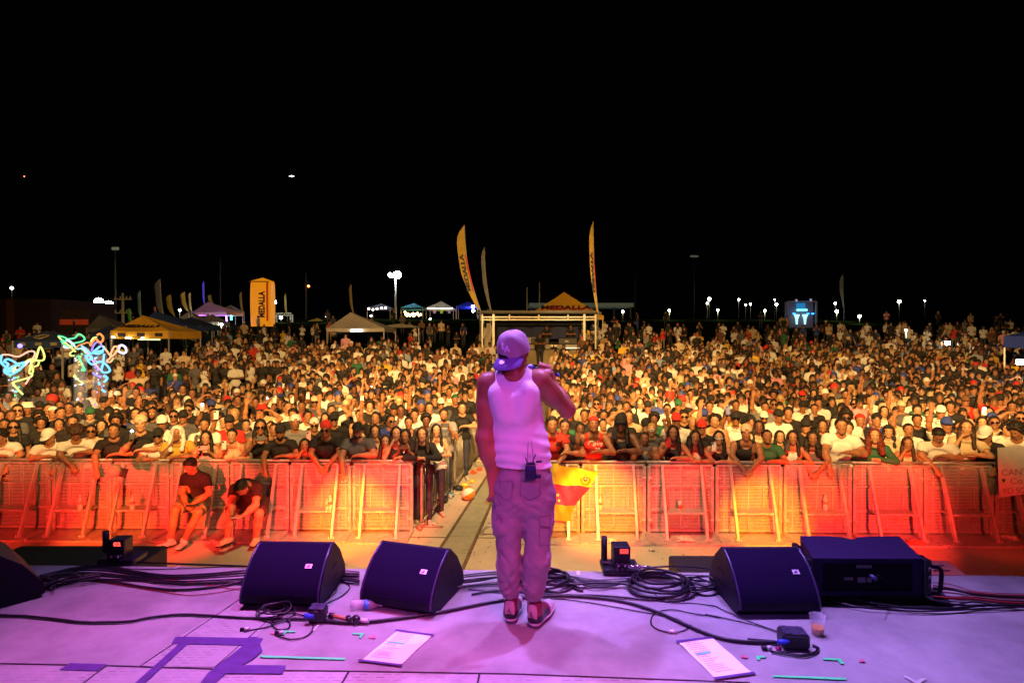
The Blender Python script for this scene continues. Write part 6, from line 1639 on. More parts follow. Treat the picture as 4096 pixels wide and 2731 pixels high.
# ---------------------------------------------------------------- jersey lettering on the man in the red vest
def chest_text(holder_label, lines, m):
    o = next((q for q in COL.objects if q.get('label', '').startswith(holder_label)), None)
    if o is None: print('NO HOLDER', holder_label); return
    sh = next(c for c in o.children if c.name.startswith('shirt')); bpy.context.view_layer.update()
    s = o.scale[0]; fwd = Vector((math.sin(o.rotation_euler[2]), -math.cos(o.rotation_euler[2]), 0)); rt = Vector((math.cos(o.rotation_euler[2]), math.sin(o.rotation_euler[2]), 0))
    for (txt, size, dx_, z, sh_) in lines:
        hit, loc, nor, ix = sh.ray_cast(Vector((dx_, -1.0, z)), Vector((0, 1, 0)))
        if not hit: print('NO HIT', txt); continue
        M = frame_M((dx_, loc.y - .006, z), (1, 0, 0), Vector((0, -.0, 1)))
        text_mesh(txt, size, .004, 'lettering', m, o, bold=.0015, M=M, shear=sh_)
jl = mat('jersey_letter', (.80, .72, .60), .6)
chest_text('man in red tank top, red bandana', [('Cavs', .120, .01, 1.34, .3), ('23', .085, .06, 1.25, 0)], jl)
# ---------------------------------------------------------------- flag over the rail, right of the performer
def flag():
    r = empty('flag', GP(2300, 2136), 0, 'yellow, red-lit magenta and orange flag with stars and crest hanging over the barrier rail', 'flag'); O = r.location
    def strip(name, top, bot, m, n=36, seed=0):
        b = MB(); k = 7
        for i in range(n + 1):
            t = i / n
            for j in range(k + 1):
                w = j / k; px = (top[0][0] * (1 - t) + top[1][0] * t) * (1 - w) + (bot[0][0] * (1 - t) + bot[1][0] * t) * w; py = (top[0][1] * (1 - t) + top[1][1] * t) * (1 - w) + (bot[0][1] * (1 - t) + bot[1][1] * t) * w
                fold = .030 * math.sin(px * .055 + (py - 1850) * .035) + .016 * math.sin(px * .13 - (py - 1850) * .06 + 1) ; py += 2.2 * math.sin(px * .07)
                b.v.append(tuple(Vector(Y_(px, py, 8.97 + fold * min(1, (py - 1835) / 40))) - O))
        for i in range(n):
            for j in range(k): a = i * (k + 1) + j; b.f.append([a, a + 1, a + k + 2, a + k + 1]); b.m.append(0); b.sm.append(True)
        return b.build(name, m, r)
    strip('yellow_band', [(2120, 1838), (2393, 1886)], [(2120, 1930), (2361, 1946)], mat('flag_yellow', (.80, .58, .03), .75)); strip('middle_band', [(2120, 1930), (2361, 1946)], [(2120, 2010), (2300, 2022)], mat('flag_redlit_magenta', (.50, .02, .14), .75), seed=.3); strip('lower_band', [(2120, 2010), (2300, 2022)], [(2120, 2080), (2277, 2083)], mat('flag_redlit_orange', (.80, .25, .02), .75), seed=.6)  # red light on the blue and red bands put into their colours
    sm = mat('flag_star', (.85, .75, .30), .7)
    for (px, py) in ((2215, 1957), (2231, 1979), (2236, 2001), (2188, 1950)):
        b = MB(); c = Vector(Y_(px, py, 8.915)) - O
        b.add([c + Vector((.030 * (1 if k % 2 == 0 else .42) * math.sin(k * PI / 5 + .2), 0, .030 * (1 if k % 2 == 0 else .42) * math.cos(k * PI / 5 + .2))) for k in range(10)] + [c + Vector((0, -.002, 0))], [((k + 1) % 10, k, 10) for k in range(10)]); b.build('star', sm, r)
    b = MB(); c = Vector(Y_(2342, 1915, 8.915)) - O
    b.tube([c + Vector((.060 * math.sin(t), 0, -.02 + .065 * math.cos(t))) for t in [R(50) + i * R(260) / 14 for i in range(15)]], .007, 5); b.tube([c + Vector((.078 * math.sin(t), 0, -.02 + .078 * math.cos(t))) for t in [R(60) + i * R(240) / 14 for i in range(15)]], .004, 5)
    b.box(c + Vector((0, 0, .062)), (.05, .006, .010)); b.build('crest_wreath', mat('crest_olive', (.35, .22, .04), .7), r)
    b = MB(); b.prism([(-.032, .03), (.032, .03), (.032, -.02), (0, -.042), (-.032, -.02)], (0, 1, 0), .004, 0, c, (1, 0, 0), (0, 0, 1)); b.prism([(-.018, .014), (.018, .014), (.018, -.010), (-.018, -.010)], (0, 1, 0), .003, 1, c + Vector((0, -.003, 0)), (1, 0, 0), (0, 0, 1)); b.build('crest_shield', [mat('flag_redlit_magenta', (0, 0, 0)), mat('crest_pale', (.8, .6, .3), .7)], r)
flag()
# hand-written poster at the right edge
def poster():
    c = [(3990, 1790), (4200, 1780), (4200, 1960), (3997, 1990)]; Yp = 8.93; r = empty('poster', GP(4090, 2136), 0, 'white hand-lettered poster with a green heart hung over the right end of the barrier', 'poster'); O = r.location
    P = [Vector(Y_(*q, Yp)) - O for q in c]; b = MB(); b.add(P + [p + Vector((0, .004, 0)) for p in P], [(3, 2, 1, 0), (4, 5, 6, 7), (0, 1, 5, 4), (2, 3, 7, 6), (3, 0, 4, 7)]); b.build('sheet', mat('poster_paper', (.62, .58, .60), .7), r)
    pk_ = mat('poster_pen', (.30, .22, .26), .7)
    for (t, px, py, s, sx) in (('CANTA', 4072, 1888, .14, 1.1), ('Co', 4066, 1924, .14, 1.2), ('YO SOY', 4066, 1962, .13, .95)):
        text_mesh(t, s, .001, 'lettering', pk_, r, M=frame_M(Vector(Y_(px, py, Yp - .004)) - O, (1, 0, .05), (0, 0, 1)), sx=sx)
    b = MB(); k = Vector(Y_(4015, 1921, Yp - .004)) - O; b.prism([(0, -.04), (.028, 0), (.026, .022), (.012, .03), (0, .02), (-.012, .03), (-.026, .022), (-.028, 0)], (0, 1, 0), .002, 0, k, (1, 0, 0), (0, 0, 1)); b.build('heart', mat('heart_green', (.02, .30, .08), .6), r)
poster()
# cap dangling from a hand over the rail, small bag
b = MB(); b.lathe([(.10, 0), (.105, .02), (.095, .07), (.06, .115), (.0, .125)], (0, 0, 0), 20, 0); b.box((.12, 0, .01), (.12, .15, .010), 1, bev=.004)
o = b.build('cap', [mat('cap_cream', (.60, .52, .42), .8), mat('cap_dark', (.03, .03, .03), .7)], loc=Y_(462, 1880, 8.85)); o.rotation_euler = (R(95), R(20), R(10)); tag(o, 'cream and black cap dangling over the rail at the third barrier panel', 'cap')
crumple('paper_bag', 1437, 1872, .055, (.80, .72, .60), 'crumpled white paper held over the rail by the bearded man', 'paper', z=-1.0)
# ================================================================ SOUND BOOTH
def booth():
    Yb = 34.0; r = empty('sound_booth', Vector((Y_(2155, 1400, Yb).x, Yb, terrain(0, Yb))), 0, 'metal framed sound booth with flat roof on a concrete ledge behind the crowd', 'booth'); O = r.location
    p = lambda px, py, Y=Yb: Vector(Y_(px, py, Y)) - O
    stb = mat('booth_truss', (.50, .46, .36), .4, metal=.4, var=.2)
    fl = p(2155, 1399).z; x0, x1 = p(1924, 1300).x, p(2386, 1300).x; zt = p(2155, 1248).z; D = 4.2
    b = MB(); b.box(((x0 + x1) / 2, D / 2, zt - .06), (x1 - x0 + .5, D + .6, .10)); b.build('roof', mat('booth_roof', (.10, .09, .08), .7), r)
    b = MB(); b.tube([(x0 - .2, -.32, zt), (x1 + .1, -.32, zt)], .09, 10); b.build('roof_edge', mat('awning_roll', (.25, .23, .17), .6), r)
    for z in (zt - .30, zt - .46):
        b = MB(); b.bar((x0, 0, z), (x1, 0, z), .07, .07); b.build('beam', stb, r)
    for px in (2038, 2155, 2272):
        b = MB(); b.bar((p(px, 1300).x, 0, zt - .46), (p(px, 1300).x, 0, zt - .15), .07); b.build('strut', stb, r)
    for px, dy in ((1929, 0), (1974, .02), (2337, .02), (2382, 0), (1950, D), (2365, D)):
        b = MB(); b.bar((p(px, 1300).x, dy, fl), (p(px, 1300).x, dy, zt - .1), .13 if px in (2337, 1974) else .09); b.build('post', stb, r)
    b = MB(); b.box(((x0 + x1) / 2, D / 2, fl / 2 - .3), (x1 - x0 + .3, D + .4, fl + .6)); b.build('ledge', mat('ledge_stone', (.36, .29, .18), .85, var=.25, scale=2, bump=.2), r)
    for k in range(5):
        b = MB(); x = x0 + (x1 - x0) * (k + .7) / 5.3; b.bar((x, -.205, .0), (x, -.205, fl - .02), .02, .01); b.build('ledge_joint', mat('joint_dark', (0, 0, 0)), r)
    b = MB(); n = 30; zc0, zc1 = p(2155, 1355, Yb + 3).z, p(2155, 1310, Yb + 3).z
    for i in range(n + 1):
        x = p(1985, 1300).x + (p(2335, 1300).x - p(1985, 1300).x) * i / n
        for z in (zc0, zc1 + .05 * math.sin(i * .9)): b.v.append((x, 2.8 + .06 * math.sin(i * 1.7), z))
    for i in range(n): b.f.append([2 * i, 2 * i + 2, 2 * i + 3, 2 * i + 1]); b.m.append(0); b.sm.append(True)
    b.build('curtain', mat('curtain_navy', (.035, .045, .12), .85), r)
    b = MB(); b.box(((x0 + x1) / 2, D + .1, (fl + zt) / 2), (x1 - x0, .05, zt - fl)); b.build('back_wall', mat('booth_dark', (.015, .015, .02), .9), r)
    for k, (px0, px1, col) in enumerate(((2110, 2215, (.05, .05, .05)), (2220, 2330, (.04, .04, .04)))):
        t = MB(); a, c = p(px0, 1378), p(px1, 1378); t.box(((a.x + c.x) / 2, .9, a.z - .05), (c.x - a.x, .7, .06)); t.bar((a.x, .6, a.z - .12), (c.x, .6, a.z - .12), .05); t.build('desk', stb, r)
        t = MB(); t.box(((a.x + c.x) / 2, .75, a.z + .20), ((c.x - a.x) * .7, .45, .38), bev=.03); t.build('mixing_desk', mat('desk_black', (.02, .02, .022), .5), r)
        t = MB(); t.box(((a.x + c.x) / 2, .6, fl + .18), ((c.x - a.x) * .8, .5, .26)); t.build('equipment_case', mat('case_grey', (.3, .28, .24), .5, var=.5, scale=6), r)
    t = MB(); a = p(2118, 1365); t.box((a.x + .15, .7, a.z + .05), (.5, .05, .36)); t.build('screen', mat('screen_grey', (.20, .19, .15), .4), r)
    t = MB(); a = p(2270, 1365); t.box((a.x, .5, a.z), (.22, .02, .10)); t.build('label_plate', mat('label_pale', (.5, .45, .35), .5), r)
    t = MB(); a = p(2290, 1392); t.box((a.x, .2, a.z), (1.0, .03, .06)); t.build('lit_strip', mat('lit_strip', (.9, .85, .7), .5, emit=(1, .85, .6), estr=1.4), r)
    # white cover hanging on the left
    A, lo, ax = field([cap_((0, 0, .1), (0, 0, 1.15), .34, .24, 0, .6, (0, 1, 0)), cap_((0, 0, 1.2), (.05, 0, 1.55), .18, .10)], .05, .1, .1); X = np.stack(np.meshgrid(*ax, indexing='ij'), -1)
    A = A + .05 * np.sin(X[..., 0] * 26 + 2 * np.sin(X[..., 2] * 4)); V, Q = snet(A, lo, .05); o = ob('draped_cover', mesh_np('draped_cover', V, Q, [mat('cover_white', (.5, .46, .36), .8)]), r); o.location = (p(1950, 1390).x, .5, fl)
    return fl + O.z, Yb
bz, Yb = booth()
def extra(px, Y, z, label, top='k', hair='s', head=None, gl=None, pose='st', s=1.0, sk=2, sex='m', turn=0, wide=False):
    X = (px - CX) / F * Y; person(X, Y, z, s, sex, top, 't', hair, head, gl, pose, label, 'crew at the sound booth', turn, sk, 'k', False, wide, None); placed.append((X, Y))
extra(2187, Yb + 1.9, bz - .25, 'sound technician in black cap behind the left mixing desk of the booth', head='Ck', pose='fo')
extra(2283, Yb + 1.9, bz - .25, 'sound technician with bare head behind the right mixing desk of the booth', pose='fo')
extra(2160, 32.9, terrain(0, 32.9) + .05, 'big guard in black standing with his back to the booth ledge', pose='fo', s=1.08, wide=True, sk=6)

# ================================================================ TENTS, FLAGS, BANNERS, LAMPS
def spt(px, py, Y): return Vector(Y_(px, py, Y))
tcloth = {}
def tent(px0, px1, py_e, py_a, Y, col, label, apx=None, depth=None, valance=.28, emis=None, text=None, tcol=(.02, .02, .03), tsize=.5, rz=0.0, side=False, group='pop-up tents round the grounds', tred=False, name='canopy_tent', rough=.8):
    a, b = spt(px0, py_e, Y), spt(px1, py_e, Y); w = b.x - a.x; D = depth or w; cx = (a.x + b.x) / 2; gz_ = terrain(cx, Y + D / 2)
    r = empty(name, (cx, Y + D / 2, gz_), rz, label, 'tent', group); ze = a.z - gz_; za = spt((px0 + px1) / 2, py_a, Y + D / 2).z - gz_; ax_ = (spt(apx, py_a, Y + D / 2).x - cx) if apx else 0
    key = 'tent_%.2f_%.2f_%.2f' % col; m = mat(key, col, rough, var=.15, scale=1.2, bump=.15)
    if emis: m = mat(key + '_lit', col, rough, emit=emis, estr=.5)
    bb = MB(); h = w / 2; d = D / 2; n = 8; cr = [(-h, -d), (h, -d), (h, d), (-h, d)]
    vs = []; 
    for k in range(4):
        A, B = cr[k], cr[(k + 1) % 4]; base = len(bb.v)
        for i in range(n + 1):
            t = i / n; px_ = A[0] + (B[0] - A[0]) * t; py_ = A[1] + (B[1] - A[1]) * t
            for j in range(n + 1):
                u = j / n; x = px_ * (1 - u) + ax_ * u; y = py_ * (1 - u); z = ze + (za - ze) * u - .10 * (za - ze) * math.sin(u * PI) * (1 - abs(2 * t - 1) * .8) - .03 * math.sin(t * PI) * (1 - u)
                bb.v.append((x, y, z))
        for i in range(n):
            for j in range(n): q = base + i * (n + 1) + j; bb.f.append([q, q + n + 1, q + n + 2, q + 1]); bb.m.append(0); bb.sm.append(True)
    bb.build('canopy', m, r)
    v = MB()
    for k in range(4):
        A, B = cr[k], cr[(k + 1) % 4]; base = len(v.v)
        for i in range(13):
            t = i / 12; x = A[0] + (B[0] - A[0]) * t; y = A[1] + (B[1] - A[1]) * t; zz = ze - .03 * math.sin(t * PI); o_ = .012 * math.sin(i * 2.2)
            v.v += [(x * 1.002, y * 1.002, zz), (x * 1.004 + o_, y * 1.004 + o_, zz - valance)]
        for i in range(12): q = base + 2 * i; v.f.append([q, q + 1, q + 3, q + 2]); v.m.append(0); v.sm.append(False)
    v.build('valance', m, r)
    for (x, y) in cr:
        l = MB(); l.bar((x * .985, y * .985, 0), (x * .985, y * .985, ze), .05); l.build('leg', mat('tent_leg', (.45, .44, .42), .4, metal=.4), r)
    if text:
        nn = Vector((0, -(za - ze), d)).normalized(); up = Vector((0, d, za - ze)).normalized(); c = Vector((ax_ * .30, -d * (.70 if not tred else .66), ze + (za - ze) * (.30 if tred else .22))) + nn * .05
        if tred:
            text_mesh(text, tsize, .004, 'lettering', mat('letter_red', (.6, .02, .02), .6), r, bold=.02 * tsize, M=frame_M(c + up * (-.10 * tsize) + Vector((.08 * tsize, 0, 0)), (1, 0, 0), up), shear=.2, sx=1.25)
        text_mesh(text, tsize, .012, 'lettering', mat('letter_%.2f' % tcol[0], tcol, .6), r, bold=.02 * tsize, M=frame_M(c + nn * .02, (1, 0, 0), up), shear=.2, sx=1.25)
        for k in (-.6, .05, .66):
            s_ = MB(); s_.box((k * h, -d * 1.01 - .01, ze - valance * .5), (w * .13, .01, valance * .45)); s_.build('valance_mark', mat('letter_%.2f' % tcol[0], tcol, .6), r)
    return r
YEL = (.62, .34, .02)
tent(441, 676, 1323, 1261, 28.2, YEL, 'yellow tent with black lettering on its roof, at left', apx=573, valance=.38, text='MEDALLA', tsize=.36)
tent(545, 745, 1302, 1245, 33, (.015, .05, .22), 'blue tent rising just behind the left yellow tent', apx=620)
tent(640, 800, 1303, 1268, 34.5, (.010, .03, .10), 'dark navy tent to the right of the left blue tent')
tent(692, 800, 1285, 1244, 47, (.30, .28, .24), 'grey tent with a round emblem in front of the lilac tent', apx=757)
tent(780, 872, 1288, 1256, 50, (.26, .24, .20), 'dull grey tent under the lilac lit tent')
tent(769, 907, 1248, 1207, 57, (.70, .55, .75), 'lilac lit tent with purple lights under it', apx=832)
tent(866, 942, 1244, 1219, 62, (.25, .24, .30), 'grey tent just right of the lilac tent')
tent(345, 480, 1312, 1259, 38, (.13, .14, .17), 'large slate grey tent under the floodlights', apx=397)
tent(355, 452, 1335, 1300, 31, (.02, .04, .14), 'low blue tent left of the left yellow tent')
tent(50, 250, 1362, 1322, 21, (.012, .025, .10), 'dark blue tent with a pale Q, behind the light toys', apx=187, valance=.25, text='Q', tcol=(.25, .22, .15), tsize=.5)
tent(1306, 1537, 1312, 1249, 36, (.46, .42, .34), 'big pale grey tent in mid crowd, tube light under its edge', apx=1402, valance=.22)
tent(1468, 1561, 1231, 1213, 75, (.05, .05, .08), 'black tent with a string of bulbs, leftmost of the far row')
tent(1603, 1692, 1229, 1212, 75, (.02, .16, .24), 'teal tent full of warm bulbs in the far row')
tent(1704, 1814, 1231, 1204, 75, (.60, .55, .45), 'white tent hung with shirts in the far row')
tent(1825, 1910, 1224, 1206, 75, (.04, .06, .70), 'bright blue lit tent, rightmost of the far row')
tent(2106, 2414, 1262, 1168, 40, YEL, 'large yellow lettered tent peaking above the booth roof', apx=2257, text='MEDALLA', tsize=.66, tred=True)
tent(1234, 1286, 1284, 1271, 70, (.50, .34, .03), 'tiny yellow tent roof between column and grey tent', name='canopy_tent')
tent(4219, 4561, 1343, 1300, 20.6, (.010, .035, .30), 'royal blue tent corner cut off by the right picture edge', valance=.45, rz=R(-41))
def feather(px, py, bx, by, Y, col, wpx, label, text=None, lit=None):
    t, b_ = spt(px, py, Y), spt(bx, by, Y); g_z = terrain(b_.x, Y); r = empty('feather_flag', (b_.x, Y, g_z), 0, label, 'feather flag', 'tall feather flags'); O = r.location; wd = wpx / F * Y; n = 14
    T = t - O; B = b_ - O; key = 'feather_%.2f_%.2f_%.2f' % col; m = mat(key, col, .7, emit=lit, estr=.5) if lit else mat(key, col, .7, var=.2, scale=1.5)
    P = []
    for i in range(n + 1):
        u = i / n; c = B.lerp(T, u); bend = (T - B).x * .25 * math.sin(u * PI); prof = min(1, (1 - u) * 6) ** .6 * (.30 + .70 * min(1, u * 2.4) ** .8); pole = c + Vector((bend, 0, 0)); P.append((pole, pole - Vector((wd * prof, .05 * math.sin(u * 8), .0))))
    f = MB(); 
    for (a, c) in P: f.v += [tuple(a), tuple(a.lerp(c, .5) + Vector((0, -.06, 0))), tuple(c)]
    for i in range(n):
        for j in range(2): q = 3 * i + j; f.f.append([q, q + 3, q + 4, q + 1]); f.m.append(0); f.sm.append(True)
    f.build('banner', m, r); p = MB(); p.tube([(B.x, 0, 0)] + [a for a, c in P], [.03] * 2 + [.02] * n, 6); p.build('pole', mat('flag_pole', (.30, .30, .30), .4, metal=.5), r)
    if text:
        i = n * .42; a, c = P[6]; q = a.lerp(c, .45); up = (P[8][0] - P[4][0]).normalized(); L = (T - B).length
        s_ = MB(); e0 = P[3][0].lerp(P[3][1], .16); e1 = P[9][0].lerp(P[9][1], .16); s_.bar(e0 + Vector((0, -.10, 0)), e1 + Vector((0, -.10, 0)), wd * .16, .01, up=(0, 1, 0)); s_.build('red_stripe', mat('letter_red', (.6, .02, .02), .6), r)
        text_mesh(text, wd * .62, .01, 'lettering', mat('letter_0.02', (.02, .02, .03), .6), r, bold=.015, M=frame_M(q + Vector((-.02, -.13, 0)), up, Vector((-up.z, 0, up.x))), sx=L * .46 / (wd * .62 * 4.6), shear=.1)
    return r
FY = (.58, .38, .04)
feather(1858, 901, 1921, 1238, 32.5, FY, 34, 'tall yellow lettered feather flag left of the booth', 'MEDALLA')
feather(2373, 885, 2392, 1247, 33.5, FY, 17, 'tall yellow feather flag seen edge on, right corner of the booth', 'MEDALLA')
feather(1938, 988, 1966, 1247, 36, (.22, .23, .22), 15, 'grey feather flag beside the tall yellow one left of booth')
feather(641, 1116, 657, 1273, 40, (.10, .12, .16), 24, 'dark slate feather flag, tallest of the left group')
feather(683, 1178, 699, 1261, 42, (.30, .26, .06), 20, 'dull yellow feather flag right of the slate one')
feather(739, 1167, 755, 1245, 46, (.62, .55, .18), 18, 'bright yellow feather flag left of the lilac tent')
feather(762, 1170, 768, 1245, 47, (.7, .7, .5), 9, 'slim white feather flag against the bright yellow one')
feather(816, 1125, 819, 1217, 60, (.04, .04, .6), 7, 'blue lit feather flag above the lilac tent, glow put into its cloth', lit=(.08, .06, 1))  # blue light on the cloth put in as emission
feather(844, 1178, 858, 1221, 62, (.35, .30, .04), 14, 'small yellow feather flag behind the lilac tent peak')
feather(966, 1167, 973, 1254, 62, (.36, .28, .06), 9, 'thin yellow feather flag left of the orange column')
feather(1144, 1174, 1149, 1262, 68, (.34, .30, .05), 8, 'thin yellow feather flag right of the orange column')
feather(1405, 1136, 1414, 1252, 48, (.24, .18, .05), 10, 'dim yellow feather flag above the pale grey tent')
feather(561, 1163, 566, 1273, 44, (.10, .25, .32), 12, 'teal and white feather flag left of the blue tent')
feather(519, 1233, 531, 1291, 42, (.04, .40, .03), 13, 'green lit feather flag beside the utility pole')
feather(622, 1226, 626, 1250, 47, (.45, .12, .03), 9, 'short orange flag tip over the blue tent')
feather(3372, 1096, 3376, 1229, 66, (.16, .18, .22), 13, 'lone grey feather flag on the right lawn')
# inflatable column
def column():
    Y = 60; r = empty('inflatable_column', (spt(1052, 1290, Y).x, Y, terrain(0, Y)), 0, 'tall orange inflatable column with black upright lettering', 'inflatable'); O = r.location
    a, b_ = spt(1011, 1290, Y) - O, spt(1090, 1290, Y) - O; zt = (spt(1050, 1111, Y) - O).z; w = b_.x - a.x; b = MB(); rows = []
    for i in range(15):
        u = i / 14; z = zt * u; s = 1 + .05 * math.sin(u * PI) if u < .9 else math.sqrt(max(0, 1 - ((u - .9) / .1) ** 2)) * .98 + .02; rows.append((z, s))
    n = 24
    for (z, s) in rows:
        for j in range(n):
            t = 2 * PI * j / n; c, q = math.cos(t), math.sin(t); e = .45; b.v.append((w / 2 * s * abs(c) ** e * math.copysign(1, c), w * .42 * s * abs(q) ** e * math.copysign(1, q), z))
    for i in range(14):
        for j in range(n): k = i * n + j; b.f.append([k, i * n + (j + 1) % n, (i + 1) * n + (j + 1) % n, k + n]); b.m.append(0); b.sm.append(True)
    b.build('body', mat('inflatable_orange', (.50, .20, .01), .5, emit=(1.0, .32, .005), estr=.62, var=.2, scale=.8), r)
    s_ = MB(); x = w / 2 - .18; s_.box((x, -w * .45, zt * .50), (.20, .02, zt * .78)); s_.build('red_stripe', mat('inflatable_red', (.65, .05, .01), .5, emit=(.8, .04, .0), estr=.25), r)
    text_mesh('MEDALLA', .86, .02, 'lettering', mat('letter_black', (.01, .01, .012), .6), r, bold=.035, M=frame_M((.32, -w * .462, zt * .44), (0, 0, 1), (-1, 0, 0)), sx=.72)
    t_ = MB(); t_.tube([(-w / 2, -w * .44, zt * .905), (w / 2, -w * .44, zt * .905)], .05, 6); t_.build('seam', mat('inflatable_seam', (.25, .09, .01), .6), r)
column()
# lamps
def emat(name, c, s): return mat(name, (.02, .02, .02), .5, emit=c, estr=s)
def lamp(px, py, Y, rad, label, col=(1, .96, .82), st=40, light=0, pole=True, base=None, name='street_lamp', cat='lamp', square=False):
    c = spt(px, py, Y); g_ = terrain(c.x, Y); r = empty(name, (c.x, Y, g_), 0, label, cat, 'lamps on the dark lawn'); z = c.z - g_
    if z < .3: z = .3
    b = MB()
    if square: b.box((0, 0, z), (rad * 2, rad * 2, rad * 1.8), bev=rad * .3)
    else: b.ball((0, 0, z), rad, 12, 10)
    b.build('globe', emat('lamp_%.2f_%.2f_%.2f_%g' % (*col, st), col, st), r)
    if pole:
        p = MB(); p.tube([(0, 0, 0), (0, 0, z - rad)], .05, 8); p.build('post', mat('lamp_post', (.30, .31, .27), .5, metal=.3), r)
    if light: point('lamp_glow', (c.x, Y - rad - .25, c.z), light, col, .1)
    return r
lamp(2491, 1246, 70, 0.14, 'low round lamp just right of the booth'); lamp(2677, 1242, 72, 0.14, 'round lamp between booth and the tall lamp pair', light=50, col=(.9, 1, .6)); lamp(2871, 1240, 72, 0.14, 'round lamp below the brightest lamp on the right', light=50, col=(.9, 1, .6)); lamp(3059, 1243, 72, 0.14, 'round lamp left of the blue lit stage', light=50, col=(.9, 1, .6))
lamp(2837, 1196, 110, 0.29, 'brightest warm lamp on the right skyline', col=(1, .93, .66)); lamp(2829, 1213, 112, 0.16, 'small lamp just under the brightest lamp'); lamp(2955, 1198, 100, 0.16, 'white lamp on a bright post right of the brightest one', col=(.95, 1, .85)); lamp(3002, 1216, 110, 0.18, 'yellowish lamp right of the lamp on a bright post', col=(1, .93, .6)); lamp(2983, 1219, 112, 0.14, 'small lamp between two skyline lamps')
lamp(3106, 1217, 100, 0.21, 'yellow lamp above left of the blue lit stage', col=(1, .95, .6)); lamp(3099, 1199, 120, 0.14, 'faint lamp above the yellow lamp by the stage'); lamp(3347, 1245, 70, 0.18, 'white lamp right of the blue lit stage', light=50, col=(.9, 1, .6)); lamp(3341, 1213, 110, 0.19, 'flat white light above the lone feather flag foot'); lamp(3438, 1265, 64, 0.15, 'white lamp over the dark right lawn', light=40, col=(.9, 1, .7))
lamp(3597, 1206, 120, 0.32, 'bright yellowish lamp alone over the right lawn', col=(1, .97, .62)); lamp(3699, 1202, 140, 0.18, 'small distant lamp right of the lone bright lamp'); lamp(3624, 1321, 38, 0.07, 'white bulb low among sitting people on the right lawn', light=50, col=(.95, 1, .8)); lamp(3790, 1371, 30, 0.10, 'square white lamp low on the right lawn', square=True, light=25, col=(.95, 1, .8)); lamp(4081, 1448, 19, 0.09, 'square white lamp at the right picture edge', square=True, light=10, pole=False)
lamp(1099, 1208, 66, 0.19, 'round lamp touching the orange column', light=12); lamp(1309, 1267, 66, 0.17, 'round lamp left of the pale grey tent'); lamp(1124, 1270, 66, 0.16, 'lamp inside the small truss gate'); lamp(1721, 1277, 70, 0.10, 'small lamp in front of the far white tent')
lamp(719, 1240, 60, 0.12, 'small lamp above the grey tents'); lamp(47, 1152, 120, 0.32, 'faint lamp high at the far left', st=6); lamp(780, 1290, 46, 0.09, 'bright bulb under the grey tents', light=20); lamp(886, 1298, 50, 0.11, 'bright bulb under the lilac tent', light=20)
# floodlight mast pair on the left, tall pole lamp, utility pole
def flood(px, py, label, rad): 
    return lamp(px, py, 62, rad, label, col=(.93, 1, .72), st=60, light=320, name='floodlight', cat='floodlight')
flood(395, 1207, 'greenish white floodlight, left one of the dazzling pair', .42); flood(436, 1219, 'greenish white floodlight, right one of the dazzling pair', .42)  # globes oversized, the glare round each lamp built into their size
c = spt(1582, 1100, 76); g_ = terrain(0, 76); r = empty('lamp_pole', (c.x, 76, g_), 0, 'tall pole with two dazzling white lamps behind the far tents', 'lamp'); z = c.z - g_
b = MB(); b.tube([(0, 0, 0), (0, 0, z - .3)], [.16, .10], 10); b.bar((-.8, 0, z - .3), (.4, 0, z - .3), .08); b.build('pole', mat('pole_concrete', (.45, .47, .44), .7), r)
for (x, rd) in ((-.68, .27), (.26, .50)):
    b = MB(); b.ball((x, -.1, z), rd, 14, 10); b.build('lamp_head', emat('lamp_white_hot', (.92, .98, 1), 60), r)
point('lamp_glow', (c.x, 75.2, c.z), 220, (.9, 1, .95), .2)
def thin_pole(px, py, by, Y, label, arms=False, w=.12, head=None, col=(.06, .06, .05)):
    c = spt(px, py, Y); g_ = terrain(0, Y); r = empty('pole', (c.x, Y, g_), 0, label, 'pole', 'thin poles against the night sky'); z = c.z - g_; m = mat('pole_%.2f' % col[0], col, .8)
    b = MB(); b.tube([(0, 0, 0), (0, 0, z)], [w, w * .6], 8); b.build('shaft', m, r)
    if arms:
        for k, zz in enumerate((z - .5, z - 1.6, z - 3.0)):
            b = MB(); b.bar((-.7 + .1 * k, 0, zz), (.7, 0, zz), .10); 
            for x in (-.6, -.2, .3, .6): b.tube([(x, 0, zz), (x, 0, zz + .25)], .05, 6)
            b.build('crossarm', m, r)
        b = MB(); b.tube([(-.45, -.1, z - 3.4), (-.45, -.1, z - 2.4)], .22, 10); b.build('transformer', mat('transformer', (.5, .5, .45), .5), r)
    if head:
        b = MB(); b.box((0, 0, z), head, bev=.1); b.build('lamp_head', mat('lamp_head_faint_glow', (.25, .25, .20), .5, emit=(.5, .55, .4), estr=.10), r)  # unlit head given a faint emission of its own
thin_pole(491, 1172, 1303, 46, 'utility pole with crossarms and transformer lit green from the floodlights', True, .14, col=(.38, .38, .30))
thin_pole(461, 994, 1290, 70, 'very tall thin mast with an unlit lamp head at upper left', head=(.9, .3, .4)); thin_pole(881, 1028, 1250, 75, 'very tall faint mast left of the orange column', w=.10); thin_pole(1224, 1090, 1280, 75, 'thin mast carrying the small red lamp'); thin_pole(2777, 1025, 1240, 110, 'faint mast with two unlit lamp heads on the right', head=(1.6, .3, .35)); thin_pole(2541, 1100, 1220, 100, 'faint mast right of the long roof', w=.08); thin_pole(2158, 1130, 1250, 42, 'thin pale mast at the left of the yellow tent above the booth', w=.05, col=(.20, .20, .16)); thin_pole(2108, 1150, 1250, 42, 'short pale mast left of the yellow tent above the booth', w=.06, col=(.22, .22, .17))
